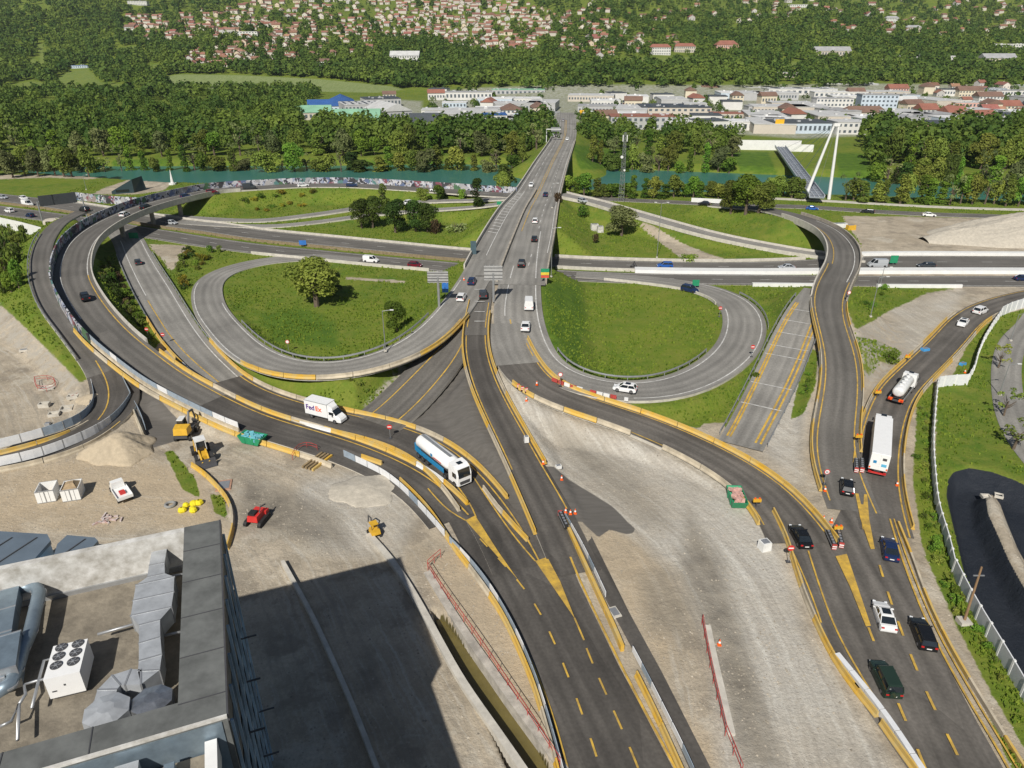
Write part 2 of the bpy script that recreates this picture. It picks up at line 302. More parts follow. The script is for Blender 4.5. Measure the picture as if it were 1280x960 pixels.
STRIP_P = [(703, 640), (716, 650), (727, 650), (740, 672), (787, 767), (828, 842), (893, 970), (935, 1060), (900, 1060), (866, 972), (830, 890), (793, 817), (757, 750), (712, 655)]
area('closed_strip', STRIP_P, M_NEW, 1)
# ---------------------------------------------------------------- terrain: one sheet to the horizon
NR, NC = 820, 600
YS = 14 * (4200 / 14) ** np.linspace(0, 1, NR); TS = np.linspace(-1.55, 1.55, NC)
LY0, LYS = math.log(14), (NR - 1) / math.log(4200 / 14)
prof = np.array([(0, 0), (930, 0), (1010, 7), (1090, 17), (1180, 30), (1320, 48), (1540, 76), (1830, 113), (2150, 160), (2700, 240), (3400, 330), (4300, 400)], float)
def base_h(x, y):
    q = y + 55 * np.sin(x / 260. + 1.) + 35 * np.sin(x / 97.)
    h = np.interp(q, prof[:, 0], prof[:, 1])
    k = np.clip((y - 1000) / 900., 0, 1)
    return h + k * (14 * np.sin(x / 210. + y / 330.) + 8 * np.sin(x / 90. - y / 140.))
Xg = TS[None, :] * YS[:, None]; Yg = np.repeat(YS[:, None], NC, 1)
Zg = base_h(Xg, Yg)
# river channel
near_b = np.array([P(a, b, -3)[:2] for a, b in [(-500, 200), (-200, 208), (0, 216), (110, 224), (200, 231), (300, 234), (450, 236), (640, 238), (760, 242), (1000, 246), (1280, 256), (1700, 268)]])
far_b = np.array([P(a, b, -3)[:2] for a, b in [(-500, 190), (-100, 200), (130, 209), (300, 208.5), (450, 208), (560, 206), (650, 208), (740, 211), (900, 217), (1000, 221), (1280, 232), (1700, 246)]])
o1, o2 = np.argsort(near_b[:, 0]), np.argsort(far_b[:, 0])
def river_d(x, y):
    yn = np.interp(x, near_b[o1, 0], near_b[o1, 1]); yf = np.interp(x, far_b[o2, 0], far_b[o2, 1])
    return np.minimum(y - yn, yf - y)               # > 0 inside
rd = river_d(Xg, Yg); Zg = np.where(rd > -8, Zg - np.clip((rd + 8) / 8, 0, 1) * 4.6, Zg)
# embankments under the raised roads, and the roads on the flat kept clear
def win(x, y, R):
    i0 = int(max(0, math.floor((math.log(max(y - R, 14.1)) - LY0) * LYS))); i1 = int(min(NR, math.ceil((math.log(y + R) - LY0) * LYS) + 1))
    ta, tb = (x - R) / max(y - R, 14), (x + R) / max(y - R, 14); tc, td = (x - R) / (y + R), (x + R) / (y + R)
    lo, hi = min(ta, tc), max(tb, td)
    j0 = int(max(0, (lo + 1.55) / 3.1 * (NC - 1))); j1 = int(min(NC, (hi + 1.55) / 3.1 * (NC - 1) + 2))
    return slice(i0, i1), slice(j0, j1)
for R in ROADS.values():
    c = R['c']
    for k in range(len(c)):
        x, y, z, w_ = c[k]
        if R['bridge'][k] or z < .35: continue
        sl = win(x, y, w_ / 2 + z * 1.8 + 3)
        d = np.hypot(Xg[sl] - x, Yg[sl] - y) - w_ / 2 - 1.2
        Zg[sl] = np.maximum(Zg[sl], z - .3 - np.maximum(d, 0) / 1.7)
for R in ROADS.values():
    c = R['c']
    for k in range(len(c)):
        x, y, z, w_ = c[k]
        if R['bridge'][k]: continue
        step = .5 + .012 * y
        sl = win(x, y, w_ / 2 + 9)
        d = np.hypot(Xg[sl] - x, Yg[sl] - y) - w_ / 2 - step
        cap = z - (.08 if z < .35 else .3) + np.maximum(d, 0) * 1.3
        Zg[sl] = np.where(d < 7, np.minimum(Zg[sl], cap), Zg[sl])
def TH(x, y):
    fi = min(max((math.log(max(y, 14.01)) - LY0) * LYS, 0), NR - 1.001); fj = min(max((x / max(y, 14.) + 1.55) / 3.1 * (NC - 1), 0), NC - 1.001)
    i, j = int(fi), int(fj); a, b = fi - i, fj - j
    return float((Zg[i, j] * (1 - b) + Zg[i, j + 1] * b) * (1 - a) + (Zg[i + 1, j] * (1 - b) + Zg[i + 1, j + 1] * b) * a)
# pits carved in the site: drainage channel and retention pond
PX, PY = projv(Xg, Yg, Zg)
def sdist(poly):
    p = np.array(poly, float); q = np.roll(p, -1, 0)
    x0, y0, x1, y1 = p[:, 0].min() - 15, p[:, 1].min() - 15, p[:, 0].max() + 15, p[:, 1].max() + 15
    out = np.full(PX.shape, -99.); idx = np.nonzero((PX > x0) & (PX < x1) & (PY > y0) & (PY < y1) & (Yg * CP + H0 * SP > 5))
    X, Y = PX[idx], PY[idx]
    ins = np.zeros(len(X), bool); dm = np.full(len(X), 1e9)
    for (ax, ay), (bx, by) in zip(p, q):
        c = ((ay > Y) != (by > Y)) & (X < (bx - ax) * (Y - ay) / (by - ay + 1e-12) + ax); ins ^= c
        t = np.clip(((X - ax) * (bx - ax) + (Y - ay) * (by - ay)) / ((bx - ax) ** 2 + (by - ay) ** 2 + 1e-9), 0, 1)
        dm = np.minimum(dm, np.hypot(X - ax - t * (bx - ax), Y - ay - t * (by - ay)))
    out[idx] = np.where(ins, dm, -dm); return out
CHANNEL = [(541, 762), (556, 768), (600, 826), (640, 880), (668, 920), (690, 962), (720, 1030), (690, 1060), (660, 1000), (636, 958), (612, 905), (580, 842), (552, 796)]
POND = [(1185, 600), (1192, 590), (1212, 585), (1240, 590), (1268, 600), (1330, 630), (1500, 700), (1700, 1000), (1440, 1000), (1300, 880), (1255, 820), (1225, 765), (1205, 715), (1192, 660), (1183, 620)]
PENIN = [(1232, 620), (1241, 618), (1250, 630), (1258, 652), (1272, 686), (1292, 722), (1412, 900), (1388, 900), (1282, 738), (1261, 700), (1247, 668), (1235, 642)]
chd = sdist(CHANNEL); Zg = np.where(chd > -2, Zg - np.clip((chd + 2) / 3, 0, 1) * 2.4, Zg)
pd = np.minimum(sdist(POND), -sdist(PENIN)); Zg = np.where(pd > -3, Zg - np.clip((pd + 3) / 16, 0, 1) * 2.2, Zg)
# uneven ground away from the roads is left to the bump of the material
def soft(d, wdt=3.0): return np.clip(.5 + d / (2 * wdt), 0, 1)
def union(*polys, w=3.0):
    m = np.zeros(PX.shape)
    for p in polys: m = np.maximum(m, soft(sdist(p), w))
    return m
PX, PY = projv(Xg, Yg, Zg)
G_MAIN = [(-900, 236), (-100, 236), (-60, 215), (1900, 215), (1900, 318), (1300, 318), (1075, 318), (1060, 330), (1080, 358), (1200, 360), (1160, 366), (1105, 392), (1090, 402), (1070, 412), (1055, 380), (1024, 366), (985, 425), (955, 480), (912, 532), (903, 540), (850, 532), (800, 510), (779, 502), (700, 480), (670, 430), (640, 300), (600, 350), (575, 395), (560, 420), (520, 452), (520, 470), (462, 516), (400, 507), (320, 485), (262, 446), (225, 400), (190, 440), (150, 400), (112, 395), (140, 440), (118, 470), (100, 478), (62, 440), (30, 408), (5, 385), (-60, 355), (-400, 300)]
G_PARK = [(1172, 480), (1190, 470), (1215, 420), (1248, 394), (1290, 384), (1900, 400), (1900, 1400), (1400, 1100), (1270, 868), (1215, 770), (1188, 690), (1168, 600)]
G_VERGE = [(1150, 470), (1168, 478), (1164, 600), (1190, 700), (1215, 770), (1290, 890), (1400, 1100), (1330, 1100), (1232, 890), (1180, 780), (1150, 690), (1138, 600), (1130, 530)]
G_MISC = [[(1000, 470), (1012, 435), (1022, 440), (1020, 480), (1004, 518), (988, 525)], [(205, 565), (216, 563), (245, 600), (250, 622), (228, 612)], [(262, 616), (280, 622), (285, 650), (268, 640)],
          [(1060, 418), (1095, 425), (1128, 440), (1118, 458), (1100, 452), (1090, 470), (1076, 470)]]
D_LIST = [[(1052, 270), (1140, 271), (1290, 274), (1600, 278), (1600, 321), (1280, 320), (1078, 319), (1072, 300), (1062, 286)],
          [(795, 277), (815, 281), (850, 303), (880, 315), (915, 327), (856, 326), (838, 313), (806, 288)],
          [(185, 305), (231, 307), (233, 318), (213, 340), (203, 325), (190, 312)],
          [(432, 346), (505, 351), (506, 354), (432, 349)], [(872, 540), (880, 530), (905, 528), (906, 545), (890, 548)],
          [(-200, 213), (0, 215), (75, 218), (130, 222), (110, 224), (60, 222), (0, 224), (-200, 226)],
          [(115, 243), (130, 235), (170, 222), (215, 228), (205, 238), (170, 243)]]
G_FIELD = [[(203, 96), (225, 93), (300, 94), (400, 99), (490, 108), (505, 112), (470, 116), (330, 113), (212, 111)]]
G_GOLF = [[(0, 108), (40, 100), (62, 104), (60, 116), (0, 120)], [(130, 100), (168, 108), (205, 116), (190, 120), (150, 117)], [(28, 78), (45, 70), (52, 84), (40, 92)], [(65, 100), (85, 88), (112, 85), (125, 100), (150, 115), (95, 118), (72, 110)], [(140, 60), (172, 56), (176, 68), (150, 70)], [(45, 55), (58, 52), (60, 100), (48, 90)],
          [(180, 82), (215, 76), (200, 96), (188, 98)], [(748, 72), (860, 70), (875, 80), (800, 84), (770, 82)], [(740, 92), (770, 98), (768, 106), (742, 106)], [(925, 78), (1020, 76), (1010, 86), (940, 84)]]
G_BANK = [[(715, 180), (790, 190), (800, 210), (725, 212)], [(915, 189), (960, 190), (972, 218), (925, 214)], [(1045, 191), (1080, 192), (1092, 212), (1085, 226), (1048, 222)], [(140, 200), (210, 198), (214, 208), (140, 208)], [(455, 200), (560, 200), (556, 207), (455, 208)]]
TOWN = [[(540, 113), (600, 108), (720, 104), (900, 105), (1100, 103), (1400, 106), (1400, 150), (1150, 168), (1000, 175), (930, 170), (760, 160), (690, 150), (640, 165), (560, 155), (535, 130)], [(385, 128), (480, 122), (530, 125), (530, 160), (400, 165)]]
ROCK = [[(-400, 330), (-10, 372), (10, 392), (60, 440), (100, 480), (95, 500), (40, 450), (0, 420), (-300, 400)], [(505, 440), (520, 455), (512, 472), (468, 515), (455, 508), (480, 480)], [(1060, 418), (1100, 400), (1150, 420), (1130, 460), (1095, 490), (1075, 480)]]
ASPH = [PATCH_P, [(578, 450), (590, 445), (612, 520), (640, 590), (668, 650), (682, 690), (655, 690), (625, 640), (600, 595), (572, 565), (520, 540), (470, 528), (480, 515), (530, 480), (560, 465)],
        [(150, 450), (165, 463), (200, 500), (222, 524), (232, 548), (190, 560), (184, 545), (172, 520), (160, 495)]]
PALE = [[(1110, 384), (1200, 368), (1185, 400), (1150, 440), (1135, 440), (1120, 400)], [(560, 446), (568, 460), (567, 545), (545, 538), (508, 525), (530, 500)],
        [(632, 468), (660, 490), (700, 520), (790, 548), (900, 600), (960, 650), (985, 720), (1010, 800), (1060, 880), (1140, 990), (900, 990), (890, 820), (850, 720), (790, 668), (735, 640), (700, 600), (660, 560), (640, 510)],
        [(380, 600), (470, 590), (500, 610), (520, 640), (500, 700), (400, 690), (360, 650)], [(940, 440), (1010, 470), (1000, 600), (950, 560)]]
DARKD = [[(690, 530), (740, 560), (800, 600), (840, 660), (800, 650), (740, 600), (700, 560)], [(800, 720), (830, 715), (860, 760), (850, 800), (810, 790)], [(860, 640), (900, 700), (930, 800), (980, 960), (930, 960), (890, 820), (850, 720)], [(300, 590), (420, 640), (440, 690), (300, 660)]]
SANDY = [[(742, 640), (800, 680), (850, 760), (830, 860), (930, 980), (880, 980), (828, 842), (787, 767), (745, 690)], [(-100, 560), (60, 580), (160, 560), (250, 600), (280, 660), (-100, 670)], [(530, 690), (590, 690), (620, 760), (665, 850), (690, 930), (600, 820), (545, 750)]]
m_grass = union(G_MAIN, w=4)
m_grass = np.maximum(m_grass * (1 - union(*D_LIST, w=2.5)), union(G_PARK, G_VERGE, *G_MISC, w=3))
DV = [(1140, 470), (1146, 520), (1141, 600), (1152, 680), (1172, 730), (1200, 790), (1240, 868), (1290, 950), (1275, 952), (1228, 882), (1188, 802), (1160, 737), (1140, 690), (1128, 600), (1132, 520)]
m_grass = m_grass * (1 - union(DV, w=5) * .95)
m_grass = np.maximum(m_grass, ((PY < 218) | (PY < 0)) * 1.0)
yard = union(*TOWN, w=3) * .62
m_field = np.maximum(union(*G_FIELD, w=1.5), union(*G_GOLF, w=1.5) * .45)
m_lush = union(*G_BANK, w=3); m_rock = union(*ROCK, w=6); m_asph = union(*ASPH, w=4); m_pale = union(*PALE, w=10) * .9; m_dark = union(*DARKD, w=12) * 1.0; m_sand = union(*SANDY, w=8) * .85
m_lush = np.maximum(m_lush, union([(676, 350), (730, 352), (735, 400), (725, 470), (690, 470), (675, 400)], [(320, 390), (380, 380), (420, 400), (430, 440), (340, 430)], w=8) * .7)
_pen = sdist(PENIN); m_grass = m_grass * (1 - soft(_pen + 2, 4))
pdd = np.minimum(sdist(POND), -_pen); m_line = soft(pdd, 5.0)
m_ch = soft(sdist(CHANNEL), 4)
# wheel tracks follow the way the site traffic drives
FLOW = [[(628, 400), (640, 450), (655, 495), (690, 545), (755, 600), (835, 655), (888, 720), (925, 800), (960, 900), (990, 1010)], [(170, 520), (200, 560), (255, 592), (335, 630), (400, 680), (432, 750), (480, 850), (560, 1010)], [(-60, 420), (20, 470), (60, 540), (40, 600), (120, 640), (240, 640)]]
fl = np.zeros(PX.shape); al = np.zeros(PX.shape); bd = np.full(PX.shape, 1e9); near_ = (Yg < 190) & (PY > 360)
_i = np.nonzero(near_); _X, _Y = Xg[_i], Yg[_i]; _b = np.full(len(_X), 1e9); _f = np.zeros(len(_X)); _a = np.zeros(len(_X))
for ci, cv in enumerate(FLOW):
    c_ = resample([(*P(a, b, 0)[:2], 0.) for a, b in cv], 3.0, 8); s_ = 0
    for (ax, ay, _), (bx, by, _) in zip(c_[:-1], c_[1:]):
        l_ = math.hypot(bx - ax, by - ay); ux, uy = (bx - ax) / l_, (by - ay) / l_; t_ = np.clip((_X - ax) * ux + (_Y - ay) * uy, 0, l_)
        d_ = np.hypot(_X - ax - ux * t_, _Y - ay - uy * t_); k_ = d_ < _b; _b = np.where(k_, d_, _b); _f = np.where(k_, np.sign((_X - ax) * uy - (_Y - ay) * ux) * d_ + 80 * ci, _f); _a = np.where(k_, s_ + t_, _a); s_ += l_
fl[_i] = _f; al[_i] = _a; bd[_i] = np.exp(-_b / 20.)
fade = np.where(bd > 1, 0, bd)
def surf_attr(me):
    for nm, a in (('grass', m_grass), ('field', m_field), ('lush', m_lush), ('rock', m_rock), ('asph', m_asph), ('pale', m_pale), ('dark', m_dark), ('sand', m_sand), ('liner', m_line), ('yard', yard), ('mud', m_ch), ('flow', fl), ('along', al), ('trk', fade)):
        at = me.attributes.new(nm, 'FLOAT', 'POINT'); at.data.foreach_set('value', a.astype(np.float32).ravel())
def ground_mat():
    m = bpy.data.materials.new('ground'); m.use_nodes = True; n = m.node_tree.nodes; L = m.node_tree.links
    b = n['Principled BSDF']; b.inputs['Specular IOR Level'].default_value = .15
    g = n.new('ShaderNodeNewGeometry')
    def noise(s, det=5, r=.6, out='Fac', stretch=None):
        q = n.new('ShaderNodeTexNoise'); q.inputs['Scale'].default_value = s; q.inputs['Detail'].default_value = det; q.inputs['Roughness'].default_value = r
        if stretch:
            mp = n.new('ShaderNodeMapping'); mp.inputs['Rotation'].default_value = (0, 0, stretch[1]); mp.inputs['Scale'].default_value = stretch[0]; L.new(g.outputs['Position'], mp.inputs[0]); L.new(mp.outputs[0], q.inputs[0])
        else: L.new(g.outputs['Position'], q.inputs['Vector'])
        return q.outputs[out]
    def rmap(s, a, c, lo=0., hi=1., smooth=False):
        r = n.new('ShaderNodeMapRange'); r.inputs[1].default_value = a; r.inputs[2].default_value = c; r.inputs[3].default_value = lo; r.inputs[4].default_value = hi
        if smooth: r.interpolation_type = 'SMOOTHSTEP'
        L.new(s, r.inputs[0]); return r.outputs[0]
    def mix(f, a, c):
        q = n.new('ShaderNodeMix'); q.data_type = 'RGBA'
        if isinstance(f, float): q.inputs[0].default_value = f
        else: L.new(f, q.inputs[0])
        for i, v in ((6, a), (7, c)):
            if isinstance(v, tuple): q.inputs[i].default_value = v + (1,)
            else: L.new(v, q.inputs[i])
        return q.outputs[2]
    def math_(op, a, c):
        q = n.new('ShaderNodeMath'); q.operation = op
        for i, v in ((0, a), (1, c)):
            if isinstance(v, (int, float)): q.inputs[i].default_value = v
            else: L.new(v, q.inputs[i])
        return q.outputs[0]
    def mask(nm, rag=.5, w_=.12):
        a = n.new('ShaderNodeAttribute'); a.attribute_name = nm
        s = math_('ADD', a.outputs['Fac'], math_('MULTIPLY', math_('SUBTRACT', NE, .5), rag))
        return math_('MULTIPLY', rmap(s, .5 - w_, .5 + w_, smooth=True), rmap(a.outputs['Fac'], 0, .1))
    def soft_mask(nm, k=1.): 
        a = n.new('ShaderNodeAttribute'); a.attribute_name = nm
        return math_('MULTIPLY', a.outputs['Fac'], rmap(NB, .33, .6, .35 * k, 1. * k))
    NE = noise(.55, 6, .7); NB = noise(.045, 6, .65); NM = noise(.25, 6, .7); NF = noise(2.6, 6, .75); NS = noise(6.0, 3, .8)
    tracks = noise(.5, 4, .6, stretch=((1.2, .09, 1), math.radians(28)))
    # construction dirt
    dirt = mix(rmap(NB, .35, .65), (.40, .335, .245), (.56, .485, .375))
    dirt = mix(rmap(NM, .42, .68, 0, .8), dirt, (.27, .235, .18))
    af, aa, ak = [n.new('ShaderNodeAttribute') for _ in range(3)]; af.attribute_name = 'flow'; aa.attribute_name = 'along'; ak.attribute_name = 'trk'
    cx = n.new('ShaderNodeCombineXYZ'); L.new(math_('ADD', math_('MULTIPLY', af.outputs['Fac'], 1.15), math_('MULTIPLY', NM, 1.6)), cx.inputs[0]); L.new(math_('MULTIPLY', aa.outputs['Fac'], .035), cx.inputs[1])
    ts = n.new('ShaderNodeTexNoise'); ts.inputs['Scale'].default_value = 1.; ts.inputs['Detail'].default_value = 4; ts.inputs['Roughness'].default_value = .7; L.new(cx.outputs[0], ts.inputs['Vector']); TR = ts.outputs['Fac']
    dirt = mix(math_('MULTIPLY', rmap(TR, .52, .66, 0, .75), ak.outputs['Fac']), dirt, (.56, .53, .46))
    dirt = mix(math_('MULTIPLY', rmap(TR, .48, .36, 0, .6), ak.outputs['Fac']), dirt, (.29, .265, .225))
    NP = noise(.13, 7, .62); NQ = noise(.085, 6, .7)
    dirt = mix(rmap(NP, .55, .60, 0, .55), dirt, (.22, .19, .15)); dirt = mix(rmap(NQ, .55, .62, 0, .5), dirt, (.60, .56, .47))
    dirt = mix(soft_mask('sand'), dirt, (.52, .41, .27))
    dirt = mix(soft_mask('pale'), dirt, mix(rmap(TR, .36, .64), (.42, .395, .35), (.62, .60, .54)))
    dirt = mix(soft_mask('dark'), dirt, mix(rmap(NM, .4, .6), (.16, .145, .12), (.28, .25, .20)))
    dirt = mix(rmap(NF, .35, .7, 0, .5), dirt, (.22, .19, .15)); dirt = mix(rmap(NS, .60, .74, 0, .3), dirt, (.62, .58, .50))
    # grass
    gr = mix(rmap(NB, .35, .65), (.160, .215, .024), (.085, .160, .018)); gr = mix(rmap(NM, .4, .75), gr, (.23, .235, .045))
    gr = mix(mask('lush', .8, .3), gr, mix(rmap(NM, .4, .65), (.060, .125, .014), (.115, .20, .022)))
    gr = mix(rmap(NF, .35, .7, 0, .5), gr, (.060, .090, .014)); gr = mix(rmap(NS, .63, .72, 0, .5), gr, (.30, .28, .09))
    col = mix(mask('grass', 1.1, .14), dirt, gr)
    col = mix(math_('MULTIPLY', mask('rock', .8, .3), rmap(NE, .42, .58)), col, (.36, .33, .28))
    col = mix(mask('field', .3, .2), col, mix(rmap(tracks, .3, .7), (.16, .21, .07), (.24, .28, .12)))
    col = mix(math_('MULTIPLY', mask('yard', .5, .2), .9), col, mix(rmap(NM, .4, .6), (.42, .41, .38), (.22, .23, .15)))
    st = noise(1., 4, .6, stretch=((.25, 1.6, 1), math.radians(-20)))
    col = mix(mask('asph', .25, .1), col, mix(rmap(st, .3, .7), (.105, .098, .088), (.14, .13, .118)))
    col = mix(mask('mud', .1, .1), col, (.09, .075, .03))
    liner = mask('liner', .04, .05); col = mix(liner, col, mix(rmap(NM, .3, .7), (.018, .022, .030), (.028, .032, .040)))
    L.new(col, b.inputs['Base Color'])
    L.new(rmap(liner, 0, 1, .95, .5), b.inputs['Roughness'])
    bp = n.new('ShaderNodeBump'); bp.inputs['Strength'].default_value = .7; bp.inputs['Distance'].default_value = .3
    L.new(math_('ADD', math_('MULTIPLY', NE, 1.2), math_('MULTIPLY', NF, .55)), bp.inputs['Height'])
    nb = n.new('ShaderNodeMix'); nb.data_type = 'VECTOR'; L.new(mask('asph', .25, .1), nb.inputs[0]); L.new(bp.outputs[0], nb.inputs[4]); L.new(g.outputs['Normal'], nb.inputs[5])
    L.new(nb.outputs[1], b.inputs['Normal'])
    return m
def build_terrain():
    v = np.stack([Xg, Yg, Zg], -1).reshape(-1, 3)
    i, j = np.meshgrid(np.arange(NR - 1), np.arange(NC - 1), indexing='ij'); a = (i * NC + j).ravel()
    f = np.stack([a, a + 1, a + NC + 1, a + NC], 1)
    me = bpy.data.meshes.new('ground'); me.vertices.add(len(v)); me.vertices.foreach_set('co', v.astype(np.float32).ravel())
    me.loops.add(f.size); me.loops.foreach_set('vertex_index', f.astype(np.int32).ravel())
    me.polygons.add(len(f)); me.polygons.foreach_set('loop_start', np.arange(0, f.size, 4, dtype=np.int32))
    me.polygons.foreach_set('use_smooth', [True] * len(f)); me.update(calc_edges=True)
    surf_attr(me); me.materials.append(ground_mat())
    o = link('ground', me); o['kind'] = 'structure'
build_terrain()
wm = bpy.data.materials.new('river_water'); wm.use_nodes = True; b = wm.node_tree.nodes['Principled BSDF']
b.inputs['Base Color'].default_value = (.045, .155, .125, 1); b.inputs['Roughness'].default_value = .28; b.inputs['Specular IOR Level'].default_value = .35
_n = wm.node_tree.nodes.new('ShaderNodeTexNoise'); _n.inputs['Scale'].default_value = .35; _n.inputs['Detail'].default_value = 6
_b = wm.node_tree.nodes.new('ShaderNodeBump'); _b.inputs['Strength'].default_value = .25; _b.inputs['Distance'].default_value = .3
_g = wm.node_tree.nodes.new('ShaderNodeNewGeometry'); wm.node_tree.links.new(_g.outputs['Position'], _n.inputs['Vector']); wm.node_tree.links.new(_n.outputs[0], _b.inputs['Height']); wm.node_tree.links.new(_b.outputs[0], b.inputs['Normal'])
xs = np.linspace(-620, 620, 80)
vs = [(x, float(np.interp(x, near_b[o1, 0], near_b[o1, 1])) - 4, -3) for x in xs] + [(x, float(np.interp(x, far_b[o2, 0], far_b[o2, 1])) + 4, -3) for x in xs]
link('river', mesh('river', vs, [(i, i + 1, 81 + i, 80 + i) for i in range(79)], wm))['kind'] = 'structure'
chw = mat('muddy_water', (.13, .105, .035), .2, var=.15, scale=.6)
link('channel_water', mesh('channel_water', [(*P(a, b, -1.2)[:2], -1.2) for a, b in CHANNEL], [tuple(range(len(CHANNEL)))], chw))['kind'] = 'structure'

# ---------------------------------------------------------------- what a sight line meets: roads first, then the terrain
_st = np.vstack([np.c_[R['c'], np.full(len(R['c']), 0)] for R in ROADS.values()])
def hit(px, py, roads=True):
    if roads:
        zs = np.arange(8.5, -3.2, -.08)
        v = (py - 480) / F; Z = (H0 - zs) / (SP + v * CP); X = (px - 640) / F * Z; Y = Z * (CP - v * SP)
        near = _st[(np.abs(_st[:, 0] - X.mean()) < 45) & (np.abs(_st[:, 1] - Y.mean()) < 45 + abs(Y[0] - Y[-1]))] if Y.mean() < 800 and Z[0] > 0 else _st[:0]
        for z, x, y in zip(zs, X, Y):
            h = TH(x, y)
            if len(near):
                d = np.hypot(near[:, 0] - x, near[:, 1] - y) - near[:, 3] / 2; k = d < .3
                if k.any(): h = max(h, near[k, 2].max())
            if h >= z - .04: return Vector((x, y, h))
            if Y.mean() > 860: break
    v = (py - 480) / F; t = np.concatenate([np.arange(60, 700, 2.), np.arange(700, 3600, 5.)])
    X = (px - 640) / F * t; Y = t * (CP - v * SP); Z_ = H0 - t * (SP + v * CP)
    h = base_h(X, Y); k = np.nonzero(h >= Z_)[0]
    k = k[0] if len(k) else len(t) - 1
    x, y = float(X[k]), float(Y[k]); return Vector((x, y, TH(x, y)))
# ---------------------------------------------------------------- painted lines
Wt = M_WHITE; Ye = M_YLINE
stripe('bridge_road', along('bridge_road', L_(.9), (702, 176), (600, 300)), .22)
stripe('bridge_road', along('bridge_road', R_(1.1), (713, 176), (690, 290)), .22)
stripe('bridge_road', along('bridge_road', -.5, (708, 150), (640, 305)), .22, Ye)
stripe('bridge_road', along('bridge_road', .3, (708, 150), (672, 250)), .2, Ye)
stripe('bridge_road', along('bridge_road', lambda h: -h * .52, (708, 150), (612, 330)), .2, Wt, (3, 5))
stripe('bridge_road', along('bridge_road', lambda h: h * .5, (708, 150), (672, 235)), .2, Wt, (9, 6))
stripe('bridge_road', along('bridge_road', lambda h: h * .62, (685, 245), (665, 330)), .22, Wt)
for t in np.linspace(0, 1, 16):                                  # hatched nose beside the slip road
    i = stn('bridge_road', (678, 246)); j = stn('bridge_road', (672, 300)); k = int(i + (j - i) * t); R = ROADS['bridge_road']; c, n_ = R['c'][k], R['n'][k]; h = c[3] / 2
    a_ = Vector((c[0] + n_[0] * (h - .9), c[1] + n_[1] * (h - .9), c[2])); b_ = Vector((c[0] + n_[0] * (h * .66), c[1] + n_[1] * (h * .66) - 1.6, c[2]))
    stripe('bridge_road', [a_, b_], .5, Wt)
stripe('loop_road_left', along('loop_road_left', R_(.7), (590, 350), (262, 380)), .22)
stripe('loop_road_left', along('loop_road_left', L_(.9), (560, 395), (330, 450)), .22, Ye)
stripe('loop_road_left', along('loop_road_left', L_(.7), (330, 450), (262, 350)), .22)
stripe('loop_road_right', along('loop_road_right', L_(1.2), (664, 290), (925, 385)), .24)
stripe('loop_road_right', along('loop_road_right', R_(1.0), (780, 490), (860, 356)), .24)
stripe('loop_road_right', along('loop_road_right', R_(2.4), (648, 330), (642, 395)), .22)
stripe('loop_road_right', along('loop_road_right', R_(3.4), (647, 400), (643, 440)), .25, Ye)
for nm, s_, e_ in (('motorway_north', (-260, 226), (1500, 329)), ('motorway_south', (-260, 243), (1500, 353))):
    for of in (L_(.9), R_(.9)): stripe(nm, along(nm, of), .2)
    stripe(nm, along(nm, 0.), .18, Wt, (3, 10))
for nm in ('slip_road', 'slip_road_b', 'slip_road_c', 'riverside_road'):
    for of in (L_(.5), R_(.5)): stripe(nm, along(nm, of), .15)
stripe('riverside_road', along('riverside_road', 0.), .15, Wt, (3, 5))
stripe('viaduct_road', along('viaduct_road', 0., (640, 244), (280, 238)), .15, Wt, (3, 6))
stripe('viaduct_road', along('viaduct_road', R_(1.4), (300, 236), (118, 394)), .2)
stripe('viaduct_road', along('viaduct_road', L_(.9), (300, 236), (94, 345)), .2)
stripe('viaduct_road', along('viaduct_road', L_(.9), (94, 345), (262, 503)), .22, Ye)
stripe('viaduct_road_fresh', along('viaduct_road_fresh', L_(.9)), .22, Ye)
stripe('site_road_fresh', along('site_road_fresh', lambda h: h * .25, (127, 452), (135, 527)), .22, Ye)
stripe('lower_road_worn', along('lower_road_worn', L_(1.2), (160, 300), (282, 476)), .22)
stripe('lower_road_worn', along('lower_road_worn', R_(2.4), (160, 300), (196, 368)), .22)
stripe('lower_road_worn', along('lower_road_worn', R_(2.2), (198, 372), (282, 476)), .22, Ye)
stripe('lower_road', along('lower_road', L_(.8), (282, 476), (650, 712)), .2, Ye)
stripe('middle_road', along('middle_road', L_(.5), (601, 378), (684, 634)), .2, Ye)
stripe('middle_road', along('middle_road', R_(.5), (601, 378), (668, 575)), .2, Ye)
for of in (L_(2.2), R_(2.4)): stripe('closed_branch', along('closed_branch', of, (572, 420), (480, 522)), .24, Ye)
stripe('right_ramp', along('right_ramp', L_(.6), (637, 430), (1003, 680)), .2, Ye)
stripe('right_ramp', along('right_ramp', R_(.6), (707, 501), (985, 650)), .2, Ye)
stripe('flyover_road', along('flyover_road', R_(1.6), (1010, 276), (1053, 332)), .2, Ye)
stripe('flyover_road', along('flyover_road', L_(1.3), (1010, 276), (1040, 350)), .2)
stripe('flyover_road', along('flyover_road', L_(.7), (1040, 350), (1068, 640)), .2, Ye)
stripe('flyover_road', along('flyover_road', R_(.7), (1053, 332), (1064, 630)), .2, Ye)
for of in (R_(.9), R_(1.4), L_(.8), L_(1.6)): stripe('striped_road', along('striped_road', of, (1012, 380), (930, 550)), .34, Ye)
